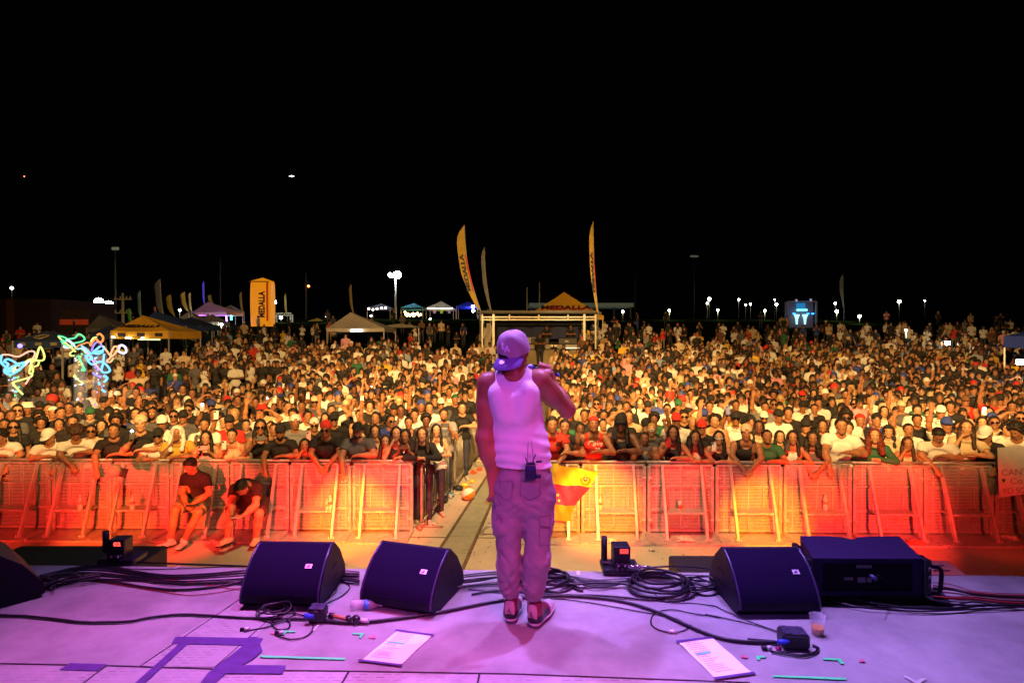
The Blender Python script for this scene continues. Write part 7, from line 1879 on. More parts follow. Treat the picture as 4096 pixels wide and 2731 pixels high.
def dot(px, py, Y, rad, col, st, label, name):
    c = spt(px, py, Y); b = MB(); b.ball((0, 0, 0), rad, 8, 6); o = b.build(name, emat('dot_%.2f_%.2f' % (col[0], col[2]), col, st), loc=c); return tag(o, label, name.replace('_', ' '))
dot(1234, 1144, 74, .16, (1, .10, .03), 20, 'small red warning lamp at mast height left of centre', 'warning_lamp')
def plane():
    c = spt(1166, 705, 600); r = empty('aircraft', c, 0, 'aircraft lights crossing the black sky at upper left', 'aircraft')
    b = MB(); b.tube([(-2, 0, 0), (-1.4, 0, 0), (1.6, 0, .2), (2.2, 0, .3)], [.1, .28, .28, .05], 8); b.prism([(-.5, -2.6), (.4, -2.6), (.8, 2.6), (-.2, 2.6)], (0, 0, 1), .08, 0, (0, 0, 0), (1, 0, 0), (0, 1, 0)); b.build('airframe', mat('airframe', (.3, .3, .3), .5), r)
    for (x, rd, cc) in ((-1.9, .45, (.6, .65, 1)), (.2, .9, (1, 1, 1)), (2.0, .5, (.7, .8, 1)), (3.2, .3, (.8, .3, .3))):
        b = MB(); b.ball((x, -.6, -.2), rd, 8, 6); b.build('navigation_light', emat('nav_%.1f' % cc[1], cc, 5), r)
plane(); dot(97, 706, 300, .22, (1, .10, .03), 3, 'tiny dim red light high in the sky at far left', 'warning_lamp')
# tube lights, string bulbs, coloured tent lights
def bulbs(pts, Y, rad, col, st, label, light=0, name='bulb_string'):
    P = [spt(px, py, Y) for px, py in pts]; r = empty(name, P[0], 0, label, 'string lights'); O = r.location
    if len(P) > 1:
        b = MB(); b.tube([p - O + Vector((0, 0, rad)) for p in sorted(P, key=lambda p: p.x)], .012, 4); b.build('wire', mat('wire_black', (.01, .01, .01), .8), r)
    for p in P: b = MB(); b.ball(p - O, rad, 8, 6); b.build('bulb', emat('bulb_%.2f_%.2f_%g' % (col[0], col[2], st), col, st), r)
    if light: q = sum(P, Vector()) / len(P); point('bulb_glow', (q.x, q.y + 1.5, q.z), light, col, .2)
bulbs([(1620, 1248), (1624, 1257), (1632, 1255), (1640, 1262), (1646, 1258), (1652, 1254), (1658, 1260), (1664, 1256), (1670, 1253), (1676, 1261), (1628, 1262), (1683, 1258), (1655, 1264)], 76, .13, (1, .55, .18), 24, 'warm bulbs filling the teal tent', 60)
bulbs([(1475, 1235), (1492, 1238), (1508, 1235), (1527, 1232), (1542, 1231), (1484, 1263)], 74.6, .12, (1, .85, .7), 20, 'string of bulbs along the leftmost far tent')
bulbs([(1712 + 8 * i, 1233) for i in range(13)], 74.7, .045, (1, .95, .85), 18, 'fine string of bulbs along the edge of the white far tent')
bulbs([(450, 1347), (456, 1349), (505, 1350), (514, 1350), (521, 1351), (567, 1353), (573, 1352)], 28.0, .04, (1, .92, .7), 22, 'small bulbs under the left yellow tent edge', 15)
bulbs([(1892, 1226), (1893, 1243)], 74.6, .20, (.55, .65, 1), 30, 'two pale blue lamps on the bright blue tent', 12)
bulbs([(793, 1285), (801, 1288), (814, 1289)], 56, .07, (1, .5, .9), 20, 'pink bulbs under the lilac tent')
def tube(px0, py0, px1, py1, Y, w, col, st, label, name='tube_light'):
    b = MB(); p, q = spt(px0, py0, Y), spt(px1, py1, Y); c = (p + q) / 2; b.tube([p - c, q - c], w, 8); o = b.build(name, emat('tube_%.2f_%.2f_%.2f' % col, col, st), loc=c); tag(o, label, 'tube light')
tube(1404, 1322, 1447, 1322, 35.8, .055, (1, .93, .80), 14, 'white tube light under the front edge of the pale grey tent'); tube(925, 1246, 925, 1280, 60, .10, (.1, 1, .9), 6, 'upright cyan tube light right of the lilac tent'); tube(868, 1278, 870, 1312, 56, .13, (1, .95, .8), 7, 'slanting white light panel under the lilac tent')
tube(905, 1262, 908, 1300, 57, .07, (.6, .2, 1), 8, 'upright violet tube light at the lilac tent'); tube(892, 1285, 893, 1318, 52, .06, (.3, 1, .8), 8, 'upright mint tube light below the lilac tent'); tube(552, 1357, 640, 1358, 30, .03, (.7, .85, .3), 3, 'dim yellow green tube under the left yellow tent')
point('tent_glow', (spt(838, 1262, 59).x, 58.5, spt(838, 1262, 59).z), 160, (.75, .25, 1), .3); point('tent_glow', (spt(838, 1225, 55).x, 54.5, spt(838, 1180, 55).z), 50, (.85, .35, 1), .3)
point('tent_glow', (spt(1868, 1235, 77).x, 76.5, spt(1868, 1236, 77).z), 25, (.10, .12, 1), .3); point('tent_glow', (spt(1868, 1190, 74).x, 73, spt(1868, 1190, 74).z), 25, (.10, .12, 1), .3)
spot('tent_flood', (spt(2257, 1100, 30).x, 30, 4.5), (spt(2257, 1200, 40).x, 41, 5.0), 260, (1, .80, .5), 70, .8, .2); spot('tent_flood', (spt(560, 1300, 24).x, 23.5, 3.6), (spt(560, 1290, 29).x, 29, 2.8), 90, (1, .75, .4), 80, .8, .2)
spot('tent_flood', (spt(1900, 1100, 26).x, 25, 3), (spt(1890, 1060, 32.5).x, 32.5, 5.5), 420, (1, .80, .5), 60, .8, .2); spot('tent_flood', (spt(2350, 1100, 26).x, 25, 3), (spt(2380, 1060, 33.5).x, 33.5, 5.5), 420, (1, .80, .5), 60, .8, .2)
spot('tent_flood', (spt(1400, 1250, 30).x, 29, 5.0), (spt(1420, 1290, 37).x, 37.5, 2.9), 160, (1, .85, .62), 90, .8, .2)
# shirts hanging in the white far tent
for k, (px, cc) in enumerate(((1738, (.6, .4, .5)), (1766, (.45, .8, .05)), (1797, (.4, .35, .45)))):
    c = spt(px, 1240, 75.5); b = MB(); b.prism([(-.32, .22), (-.16, .40), (.16, .40), (.32, .22), (.22, .12), (.18, .15), (.18, -.42), (-.18, -.42), (-.18, .15), (-.22, .12)], (0, 1, 0), .05, 0, (0, 0, 0), (1, 0, 0), (0, 0, 1))
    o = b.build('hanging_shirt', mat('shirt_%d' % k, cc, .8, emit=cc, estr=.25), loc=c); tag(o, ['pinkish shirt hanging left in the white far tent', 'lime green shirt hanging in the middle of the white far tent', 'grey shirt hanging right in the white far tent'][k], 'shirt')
# long low building on the right skyline
c0, c1 = spt(2117, 1228, 110), spt(2533, 1228, 110); r = empty('long_pavilion', ((c0.x + c1.x) / 2, 110, 3.9), 0, 'long low pavilion with a pale green flat roof behind the booth', 'building'); w = c1.x - c0.x; z0 = c0.z - 3.9; z1 = spt(2300, 1212, 110).z - 3.9
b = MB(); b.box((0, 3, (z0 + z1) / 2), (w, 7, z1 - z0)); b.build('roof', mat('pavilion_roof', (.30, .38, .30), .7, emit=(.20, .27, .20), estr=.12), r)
for k in range(7): b = MB(); b.box((-w / 2 + w * (k + .15) / 6.3, .2, z0 / 2), (.3, .3, z0)); b.build('column', mat('pavilion_col', (.12, .13, .11), .8), r)
# dark building at the left
c0, c1 = spt(-600, 1195, 48), spt(205, 1195, 48); r = empty('dark_building', ((c0.x + c1.x) / 2, 52, terrain(0, 48)), 0, 'dark brown windowless building at the far left', 'building'); w = c1.x - c0.x; h = c0.z - r.location.z
bm_ = mat('brick_dark', (.030, .016, .012), .9, var=.4, scale=2, bump=.5); b = MB(); b.box((0, 0, h / 2), (w, 8, h)); b.build('wall', bm_, r)
for x in (.05, .32, .80): b = MB(); b.box((-w / 2 + w * x, -4.1, h / 2), (.5, .2, h - .02)); b.build('pilaster', mat('pilaster', (.12, .04, .03), .9), r)
for k, (px, lab) in enumerate(((268, 'left dark drape with a red lit band beside the dark building'), (330, 'right dark drape with a red lit band beside the dark building'))):
    c = spt(px, 1350, 40); t = spt(px, 1238, 40); g_ = terrain(0, 40); r = empty('drape_banner', (c.x, 40, g_), 0, lab, 'banner', 'dark drapes with red lit bands'); b = MB(); z = t.z - g_; b.box((0, 0, z / 2), (.95, .08, z), bev=.03); b.build('drape', mat('drape_black', (.03, .018, .015), .9), r)
    b = MB(); zz = spt(px, 1288, 40).z - g_; b.box((0, -.05, zz), (.9, .03, .38)); b.build('red_lit_band', mat('band_red_lit', (.55, .07, .03), .8, emit=(.5, .05, .02), estr=.10), r)  # red light on the drape put in as a faintly glowing colour
# truss gate
c = spt(1135, 1290, 68); r = empty('truss_gate', (c.x, 68, 3.3), 0, 'small aluminium truss gate right of the orange column', 'truss'); b = None
x0, x1 = spt(1103, 1290, 68).x - c.x, spt(1166, 1290, 68).x - c.x; zt = spt(1135, 1257, 68).z - 3.3
for (p, q) in (((x0, 0, 0), (x0, 0, zt)), ((x1, 0, 0), (x1, 0, zt)), ((x0, 0, zt), (x1, 0, zt))):
    b = MB(); p, q = Vector(p), Vector(q); d_ = (q - p).normalized(); s_ = Vector((0, 0, 1)) if abs(d_.x) > .5 else Vector((1, 0, 0)); b.bar(p + s_ * .15, q + s_ * .15, .05); b.bar(p - s_ * .15, q - s_ * .15, .05); n = 8
    for i in range(n): u = p.lerp(q, i / n); v = p.lerp(q, (i + 1) / n); b.bar(u + s_ * (.15 if i % 2 else -.15), v + s_ * (-.15 if i % 2 else .15), .03)
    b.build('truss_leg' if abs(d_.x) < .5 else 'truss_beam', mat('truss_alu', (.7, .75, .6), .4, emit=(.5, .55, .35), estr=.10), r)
# blue lit little stage on the right
def smallstage():
    Y = 58; c = spt(3207, 1298, Y); g_ = terrain(0, Y); r = empty('small_stage', (c.x, Y, g_), 0, 'little blue lit stage backdrop on the right lawn', 'stage'); O = r.location; x0, x1 = (spt(3150, 1300, Y) - O).x, (spt(3264, 1300, Y) - O).x; zt = (spt(3200, 1206, Y) - O).z; zb = (spt(3200, 1300, Y) - O).z
    b = MB(); b.box(((x0 + x1) / 2, .6, zt / 2), (x1 - x0, .1, zt)); b.build('backdrop', mat('backdrop_mauve', (.14, .09, .11), .8), r)
    for x in (x0, x1): b = MB(); b.bar((x, 0, 0), (x, 0, zt), .16); b.build('side_truss', mat('truss_dim', (.20, .15, .14), .5), r)
    b = MB(); b.bar((x0, 0, zt), (x1, 0, zt), .14); b.build('top_truss', mat('truss_dim', (0, 0, 0)), r)
    P = lambda px, py: (spt(px, py, Y) - O)
    cy = emat('led_cyan', (.10, .65, 1), 5); b = MB(); p = P(3216, 1239); b.box((p.x, .4, p.z), (1.05, .05, .18)); b.build('light_bar', cy, r)
    b = MB(); p = P(3213, 1222); b.box((p.x, .5, p.z), (.9, .04, .55)); b.build('glow_panel', emat('led_blue', (.01, .20, .50), .9), r)
    for px in (3193, 3226): b = MB(); p = P(px, 1275); b.lathe([(.08, -.55), (.12, 0), (.28, .45)], (p.x, .3, p.z), 10); b.build('light_cone_stand', emat('led_white_cyan', (.35, .9, 1), 3.5 if px > 3200 else 2), r)
    for (px, py) in ((3185, 1204), (3243, 1202)): b = MB(); p = P(px, py); b.box((p.x, 0, p.z + .05), (.16, .16, .25)); b.build('head_light', mat('head_light', (.4, .38, .5), .4, emit=(.5, .45, .7), estr=.4), r)
    for (px, col) in ((3180, (.02, .25, 1)), (3236, (.02, .25, 1)), (3255, (.05, .05, 1))): b = MB(); p = P(px, 1254); b.box((p.x, .2, p.z), (.25, .06, .14)); b.build('blue_lamp', emat('led_deep_blue', col, 5), r)
    point('stage_glow', (c.x, Y - 1, c.z + 1.2), 60, (.1, .5, 1), .2); return g_
sz = smallstage()
for (px, py, w, lab) in ((3315, 1264, 4.2, 'dull orange cloth panel right of the little blue stage'),):
    c = spt(px - 10, py + 30, 52); b = MB(); b.box((0, 0, .45), (1.0, .5, .9), bev=.05); o = b.build('covered_stall', mat('stall_cloth', (.20, .08, .03), .8), loc=(c.x, 52, terrain(0, 52))); tag(o, lab, 'stall')
c = spt(3323, 1385, 28.5); b = MB(); b.box((0, 0, .75), (.95, .06, .75), bev=.05); b.box((0, -.25, .42), (.95, .5, .05)); o = b.build('camp_chair', mat('chair_blue', (.01, .05, .40), .7), loc=(c.x, 28.5, terrain(0, 28.5))); tag(o, 'blue folding chair back standing in the right crowd', 'chair')
c = spt(498, 1495, 18); b = MB(); b.box((0, 0, .9), (.34, .03, 1.0)); b.bar((-.15, .0, 0), (-.15, 0, .5), .03); b.bar((.15, 0, 0), (.15, 0, .5), .03); o = b.build('plywood_sign', mat('plywood', (.32, .17, .07), .8, var=.3), loc=(c.x, 18, PITZ + .15)); tag(o, 'bare plywood board standing behind the light toys', 'board')
# pale flat canopy right of the grey tent
c0, c1 = spt(1545, 1310, 42), spt(1680, 1310, 42); r = empty('flat_awning', ((c0.x + c1.x) / 2, 42, terrain(0, 42)), 0, 'low pale awning right of the pale grey tent', 'awning'); w = c1.x - c0.x; z = c0.z - r.location.z
b = MB(); b.prism([(-w / 2, 0), (-w / 2 + .1, .18), (-.3, .28), (w / 2 - .6, .18), (w / 2, 0)], (0, 1, 0), 2.2, 0, (0, 0, z), (1, 0, 0), (0, 0, 1)); b.build('canopy', mat('awning_green', (.22, .22, .15), .8), r)
for x in (-w / 2 + .1, w / 2 - .1): b = MB(); b.bar((x, .1, 0), (x, .1, z), .06); b.build('leg', mat('tent_leg', (0, 0, 0)), r)
# ================================================================ LIGHT TOYS (clear inflated columns, their blurred light trails shaped as glowing tubes)
def toys(Z, label, Y, col_px, col_py0, col_py1, wpx, lines, tint):
    base = spt(col_px, col_py1, Y); g_ = terrain(base.x, Y); r = empty('light_toy_stand', (base.x, Y, g_), 0, label, 'light toys', 'stands of glowing light toys'); O = r.location; w = wpx / F * Y / 2; zt = (spt(col_px, col_py0, Y) - O).z
    b = MB(); b.lathe([(w, .0), (w, zt)], (0, 0, 0), 16); b.build('clear_column', mat('toy_film', (.5, .55, .6), .12, alpha=.13), r)
    rr = random.Random(int(col_px))
    for k in range(34):
        b = MB(); cc = rr.choice(tint); b.ball((rr.uniform(-w, w) * .75, -rr.random() * w * .6, zt * rr.uniform(.35, 1)), rr.uniform(.014, .036), 6, 5); b.build('led', emat('toy_%.2f_%.2f_%.2f' % cc, cc, 1.5), r)
    for (pts, cc, th) in lines:
        P = [spt(px, py, Y - .15 + .12 * math.sin(i * 1.3)) - O for i, (px, py) in enumerate(pts)]
        b = MB(); b.tube(spline(P, 7), th * 1.25 / F * Y / 2, 8); b.build('light_trail', emat('toy_%.2f_%.2f_%.2f' % cc, cc, 1.5), r)  # blurred trail of moving light shaped as a solid tube
    q = sum(cc[0] for _, cc, _ in lines) / len(lines), sum(cc[1] for _, cc, _ in lines) / len(lines), sum(cc[2] for _, cc, _ in lines) / len(lines)
    point('toy_glow', (base.x, Y - .6, g_ + zt * .8), 9, q, .2)
a1 = lambda L: [(x / 3.41, 1140 + y / 3.41) for x, y in L]; a2 = lambda L: [(200 + x / 4.9, 1280 + y / 4.9) for x, y in L]
CYN = (.18, .62, 1.0); YG = (.75, .85, .20); GR = (.10, .85, .35); OR = (1.0, .28, .06); WH = (.75, .75, 1.0); VI = (.30, .22, .95); PE = (.95, .50, .35)
toys(0, 'stand of glowing pale blue and yellow light-trail tubes at the far left edge', 15.0, 62, 1495, 1575, 48, [
    (a1([(30, 950), (120, 950), (250, 975), (380, 910), (460, 905), (475, 950), (440, 1010)]), PE, 5), (a1([(20, 960), (10, 1040), (70, 1110), (160, 1160), (90, 1190), (60, 1160), (110, 1080), (60, 1040), (110, 1010), (200, 1050), (260, 1100)]), CYN, 7),
    (a1([(180, 1190), (230, 1080), (320, 1060), (420, 1010), (520, 1030), (590, 1020), (605, 960), (560, 850), (530, 870), (490, 1000), (450, 1030)]), YG, 5.5), (a1([(430, 1030), (400, 1200), (450, 1180), (430, 1060), (520, 1030), (520, 1090), (470, 1110)]), YG, 5), (a1([(440, 1220), (400, 1260), (200, 1320), (190, 1360), (310, 1490)]), YG, 6), (a1([(60, 1180), (130, 1220), (260, 1160), (330, 1060), (250, 1080), (140, 1130), (70, 1200)]), CYN, 7), (a1([(420, 1240), (380, 1300), (350, 1350)]), PE, 5), (a1([(150, 1110), (230, 1160), (300, 1120), (400, 1030)]), WH, 6)], [CYN, WH, GR, YG])
toys(1, 'stand of glowing green and yellow light-trail tubes, middle one at left', 15.2, 322, 1415, 1535, 46, [
    (a2([(165, 310), (260, 330), (330, 370), (300, 420), (240, 390), (230, 420), (290, 490), (380, 530), (440, 490), (380, 420), (320, 380), (420, 365), (500, 340), (560, 275), (640, 310), (680, 370), (620, 420), (480, 450)]), GR, 5), (a2([(165, 320), (210, 370), (320, 460), (420, 540), (500, 620)]), YG, 5),
    (a2([(270, 520), (340, 540), (420, 510), (450, 480), (390, 420), (330, 390)]), WH, 7), (a2([(560, 700), (620, 850), (680, 980), (630, 960)]), GR, 6), (a2([(470, 600), (400, 640), (400, 690), (470, 700)]), YG, 4.5), (a2([(480, 1070), (540, 1160), (650, 1240)]), YG, 4.5), (a2([(450, 450), (520, 560), (620, 560), (700, 640)]), (.35, .9, .7), 5), (a2([(490, 560), (560, 500), (640, 470), (740, 440), (800, 480)]), OR, 4)], [GR, YG, OR, WH])
toys(2, 'stand of glowing violet, pale blue and orange light-trail tubes, rightmost at left', 15.4, 400, 1415, 1570, 52, [
    (a2([(620, 510), (700, 560), (800, 650), (900, 620), (1020, 600), (1060, 540), (1000, 510), (900, 580), (850, 640), (950, 660), (1040, 620)]), CYN, 6.5), (a2([(700, 690), (720, 760), (820, 770), (800, 700), (720, 700), (760, 820), (850, 870), (950, 820), (1050, 830), (1150, 930), (1170, 1000), (1080, 1030), (1010, 990), (1040, 850), (1060, 660)]), CYN, 6.5),
    (a2([(820, 600), (850, 500), (920, 430), (980, 430), (1010, 520)]), VI, 5.5), (a2([(1050, 520), (1110, 600), (1180, 690), (1230, 700), (1310, 600), (1330, 540), (1260, 520), (1200, 640), (1180, 740), (1110, 800), (1180, 820), (1250, 740)]), (1.0, .45, .22), 5.5), (a2([(1330, 600), (1360, 520), (1410, 490), (1480, 540), (1490, 620), (1430, 650), (1340, 610)]), WH, 7),
    (a2([(930, 290), (980, 270), (1040, 340), (1020, 420), (960, 430), (900, 370), (830, 430), (790, 500)]), OR, 6), (a2([(840, 1030), (900, 1080), (1000, 1100)]), VI, 5.5), (a2([(1060, 1090), (1120, 1140), (1060, 1220)]), CYN, 8), (a2([(960, 1220), (990, 1330), (1080, 1410)]), CYN, 7), (a2([(640, 530), (760, 680), (900, 880), (990, 980)]), (.7, .4, .8), 4.5), (a2([(800, 420), (850, 350), (910, 335)]), YG, 4.5)], [VI, CYN, WH, (.8, .3, .9)])
dot(80, 1383, 16, .06, (.10, .08, 1), 8, 'blue glowing lamp under the dark blue tent', 'glow_lamp')
# ================================================================ CABLES, BOXES, SMALL THINGS ON THE DECK
rub = mat('cable_rubber', (.012, .010, .018), .38, var=.2); rubr = mat('cable_red', (.35, .02, .03), .45)
def cable(pts, rpx, label, m=None, n=8, wob=0, name='cable', cat='cable', group='cables across the deck', parent=None, z0=None):
    """points in photo pixels lying on the deck; optional third value = height"""
    r_ = rpx * .70; P = []
    for i, q in enumerate(pts):
        z = q[2] if len(q) > 2 else r_ * 1.05 + (.004 if z0 is None else z0); P.append(G(q[0], q[1], z))
    S_ = spline(P, n)
    if wob:
        rr = random.Random(int(pts[0][0])); S_ = [p + Vector((rr.uniform(-wob, wob), rr.uniform(-wob, wob), 0)) for p in S_]
    b = MB(); b.tube(S_, r_, 7); o = b.build(name, m or rub, parent)
    if parent is None: tag(o, label, cat, group)
    return o
zz = lambda x, y: (x / 2.138, 2100 + y / 2.138); zc = lambda x, y: (900 + x / 2.138, 2100 + y / 2.138); zd = lambda x, y: (1900 + x / 2.138, 2100 + y / 2.138); ze_ = lambda x, y: (3200 + x / 2.302, 2050 + y / 2.302); zf = lambda x, y: (2700 + x / 2.484, 2100 + y / 2.484)
C = cable
C([zz(-60, 765), zz(200, 775), (200, 2472), (250, 2478), (330, 2487), (430, 2487), (520, 2483), (600, 2468), (720, 2456), (830, 2460), (950, 2468), (1080, 2472), (1232, 2474)], .011, 'long twisted black cable wandering from the left edge to the left power box', wob=.0015)
C([(1270, 2478), (1340, 2485), (1400, 2488), (1480, 2484), (1600, 2470), (1750, 2448), (1900, 2418), (2000, 2400), (2100, 2388), (2250, 2381), (2400, 2390), (2520, 2410), (2640, 2450), (2740, 2495), (2850, 2540), (2960, 2562), (3110, 2568)], .014, 'thick black cable bowing behind the performer feet between both power boxes')
C([zd(-60, 545), zd(200, 575), zd(560, 620), zd(800, 635), zd(1100, 680), zd(1400, 735), zd(1700, 790), zd(1840, 870), zd(2000, 935), zd(2200, 985), zd(2352, 995), (3120, 2580)], .0055, 'thin black cable running beside the thick one right of the performer')
C([zd(1850, 850), zd(1780, 900), zd(1660, 915), zd(1530, 870), zd(1505, 800), zd(1560, 740), zd(1700, 720), zd(1850, 750), zd(2100, 785), zf(300, 880), zf(600, 945), zf(900, 1020), zf(1090, 1090)], .005, 'thin looped cable with a silver tag left of the right wedge')
C([zd(1330, 480), zd(1500, 560), zd(1640, 655), zd(1850, 665), zd(2050, 690), zf(480, 840), zf(760, 960), zf(1090, 1075)], .005, 'thin cable passing the foot of the right wedge to the power box')
# bundle along the lip of the stage
for k, (dy, lab) in enumerate(((0, 'topmost black cable of the bundle behind the left wedges'), (9, 'second black cable of the bundle behind the left wedges'), (19, 'third black cable of the bundle behind the left wedges'), (32, 'fourth black cable of the bundle behind the left wedges'), (44, 'lowest black cable of the bundle behind the left wedges'))):
    C([zz(340, 430 + dy * .5), zz(600, 370 + dy * 1.2), zz(850, 345 + dy * 2), zz(1200, 400 + dy * 1.4), zz(1450, 425 + dy * 1.6), zz(1750, 415 + dy * 1.8), zz(2100, 385 + dy * 2.2)], .009 if k != 1 else .012, lab, z0=.004 + .006 * (k % 3))
C([zz(850, 480), zz(1050, 510), zz(1300, 550), zz(1600, 595), zz(1850, 575), zz(2080, 530)], .0045, 'thin red cable curving below the left bundle', rubr); C([zz(640, 450), zz(1000, 490), zz(1250, 530), zz(1500, 550), zz(1800, 530), zz(2080, 480)], .012, 'thick black cable sagging below the left bundle'); C([zz(700, 470), zz(1100, 470), zz(1500, 470), zz(1900, 530), zz(2100, 555)], .0045, 'thin red cable crossing the left bundle', rubr); C([zz(750, 460), zz(1200, 470), zz(1600, 500), zz(2000, 495), zz(2100, 520)], .010, 'black cable through the middle of the left bundle')
C([zz(330, 440), zz(600, 365), zz(900, 350), zz(1150, 375), zz(1500, 372), zz(1900, 355), zz(2130, 350)], .005, 'thin black cable near the stage lip at left')
for k in range(7):
    C([zz(280 + k * 30, 500 + k * 9), zz(380 + 20 * k, 545 - 18 * k), zz(560, 500 - 16 * k), zz(700 - 10 * k, 450 - 6 * k), zz(600, 395 + 8 * k), zz(430 + 12 * k, 410 + 5 * k), zz(330 + 24 * k, 450), zz(420 + 30 * k, 480), zz(640 + 20 * k, 440 + 5 * k), zz(860, 400 + 9 * k)], .008 + .003 * (k % 2), ['outermost', 'second', 'third', 'fourth', 'fifth', 'sixth', 'innermost'][k] + ' loop of the black cable tangle by the left flame machine', z0=.004 + .012 * (k % 4))
for k in range(9):  # through-bundle behind the performer, wedge 2 to the right flame box
    y = 380 + k * 16 + (12 if k % 3 == 0 else 0); y2 = 385 + (k * 37 % 100)
    C([zc(1960, y + 40), zd(40, y + 15), zd(260, y - 5 + 14 * math.sin(k)), zd(560, y2 + 10), zd(800, 430 + (k * 23 % 90)), zd(1050, 465 + (k * 31 % 70)), zd(1330, 450 + (k * 17 % 60))], .0045 + .0025 * (k % 4), ['topmost', 'second', 'third', 'fourth', 'fifth', 'sixth', 'seventh', 'eighth', 'lowest'][k] + ' black cable of the bundle passing behind the performer', z0=.004 + .007 * (k % 4))
for k in range(7):
    y = 385 + k * 17
    C([zc(925, y), zc(1000, y + 8 * math.sin(k)), zc(1150, y + 14)], .006 + .003 * (k % 3), ['topmost', 'second', 'third', 'fourth', 'fifth', 'sixth', 'lowest'][k] + ' black cable in the gap between the two left wedges', z0=.004 + .006 * (k % 3))
C([zd(-30, 590), zd(200, 560), zd(700, 590), zd(1100, 600), zd(1500, 635), zd(1700, 600), zd(1800, 560), zd(2080, 540)], .010, 'thick black cable looping below the round coil')
C([zd(760, 470), zd(850, 520), zd(920, 555), zd(880, 550), zd(780, 500)], .011, 'short black cable end right of the performer shin')
def coil(px, py, rx, n_, label, th=.0085):
    c = G(px, py, .012); b = MB(); pts = []
    rr = random.Random(int(px))
    for i in range(n_ * 18):
        t = i * 2 * PI / 18; k = i / (n_ * 18); rad = rx * (1 - .38 * k) + rr.uniform(-.006, .006); pts.append((rad * math.cos(t) + .02 * math.sin(t * .37), rad * .80 * math.sin(t), .012 + .016 * (i // 18) + .006 * math.sin(t * 2.3)))
    b.tube(pts, th, 7); o = b.build('cable_coil', rub, loc=(c.x, c.y, 0)); tag(o, label, 'coiled cable', 'coils of cable')
coil(2640, 2352, .24, 6, 'large round black cable coil left of the right wedge'); coil(2205, 2335, .15, 6, 'dense black cable bundle behind the performer legs', .009); coil(2800, 2350, .14, 4, 'small tangled coil touching the right wedge', .006); coil(1100, 2455, .12, 4, 'thin cable coil against the left power box', .005)
C([(1140, 2455), (1100, 2470), (1085, 2490), (1110, 2515), (1150, 2512), (1160, 2490), (1130, 2470), (1100, 2465), (1160, 2450), (1225, 2462)], .006, 'looped black cable left of the left power box'); C([(975, 2526), (1010, 2517), (1070, 2505), (1130, 2485), (1200, 2470)], .006, 'cable with a silver plug ending left of the left power box'); C([(1245, 2440), (1252, 2480), (1248, 2520), (1220, 2545), (1170, 2555), (1130, 2548), (1105, 2535)], .006, 'cable hooping out from under the left power box'); C([(1255, 2430), (1290, 2410), (1340, 2370), (1345, 2350)], .005, 'cable climbing between the first wedge and the power box'); C([(1340, 2310), (1385, 2330), (1398, 2350), (1370, 2380), (1310, 2410), (1280, 2425)], .006, 'black cable arcing round the right side of the first wedge')
for k in range(8):
    y = 640 + k * 26; 
    C([ze_(1225, y), ze_(1400, y + 20 + 10 * math.sin(k * 2)), ze_(1600, 720 + k * 14), ze_(1850, 740 + k * 16), ze_(2100, 745 + k * 18)], .004 + .004 * (k % 3), ['topmost', 'second', 'third', 'fourth', 'fifth', 'sixth', 'seventh', 'lowest'][k] + ' cable fanning out right of the flat loudspeaker', rubr if k in (0, 1, 3, 5) else rub, z0=.004 + .006 * (k % 3))
C([ze_(150, 735), ze_(400, 780), ze_(620, 820), ze_(900, 865), ze_(1100, 878), ze_(1400, 880), ze_(1700, 850), ze_(2100, 855)], .012, 'shiny thick cable sweeping along the front of the dark mat', z0=.02); C([ze_(150, 760), ze_(500, 860), ze_(900, 895), ze_(1200, 905), ze_(1600, 885), ze_(2000, 870)], .008, 'second cable along the front edge of the dark mat', z0=.016); C([ze_(250, 745), ze_(600, 775), ze_(850, 790), ze_(1100, 800), ze_(1400, 840), ze_(1700, 860)], .009, 'cable lying on the dark mat below the flat loudspeaker', z0=.02)
C([(3512, 2298, .26), (3540, 2320, .18), (3600, 2345, .08), (3660, 2365, .03), (3720, 2372)], .007, 'grey lead hanging from the back of the flat loudspeaker')
b = MB(); p, q = G(*zd(1650, 905), .012), G(*zd(1725, 908), .012); b.tube([p, q], .010, 8); tag(b.build('cable_tag', mat('tag_silver', (.8, .78, .8), .3, metal=.5)), 'silver tag on the thin looped cable', 'cable tag')
# power boxes
def powerbox(px, py, w, d, h, rz, label):
    c = G(px, py); r = empty('power_box', (c.x, c.y + d / 2, 0), rz, label, 'power box', 'black rubber power boxes'); b = MB(); b.box((0, 0, h / 2 + .004), (w, d, h), bev=.012); b.build('case', mat('box_rubber', (.018, .015, .03), .45, bump=.3, scale=60), r)
    for (x, y) in ((-.25, -.22), (.25, -.22), (-.25, .22), (.25, .22)): b = MB(); b.lathe([(.022, 0), (.024, .004), (.020, .006)], (x * w, y * d, h + .003), 14); b.build('socket', mat('socket_dark', (.05, .045, .09), .3), r)
    b = MB(); b.box((0, 0, h + .004), (w * .86, d * .86, .002)); b.build('panel', mat('box_panel', (.05, .045, .08), .4), r)
    return r
powerbox(1262, 2496, .105, .09, .085, R(-2), 'black power box in front of the first wedge'); powerbox(3192, 2603, .150, .11, .085, R(-6), 'black four socket power box right of the right song sheet')
b = MB(); c = G(1218, 2462, .05); b.tube([c, c + Vector((.06, 0, 0))], .016, 10); tag(b.build('plug', mat('plug_blue', (.05, .10, .75), .35)), 'blue plug pushed into the left power box', 'plug', 'blue mains plugs'); b = MB(); c = G(3112, 2566, .05); b.tube([c, c + Vector((.06, 0, 0))], .014, 10); tag(b.build('plug', mat('plug_blue', (.05, .10, .75), .35)), 'blue plug pushed into the right power box', 'plug', 'blue mains plugs')
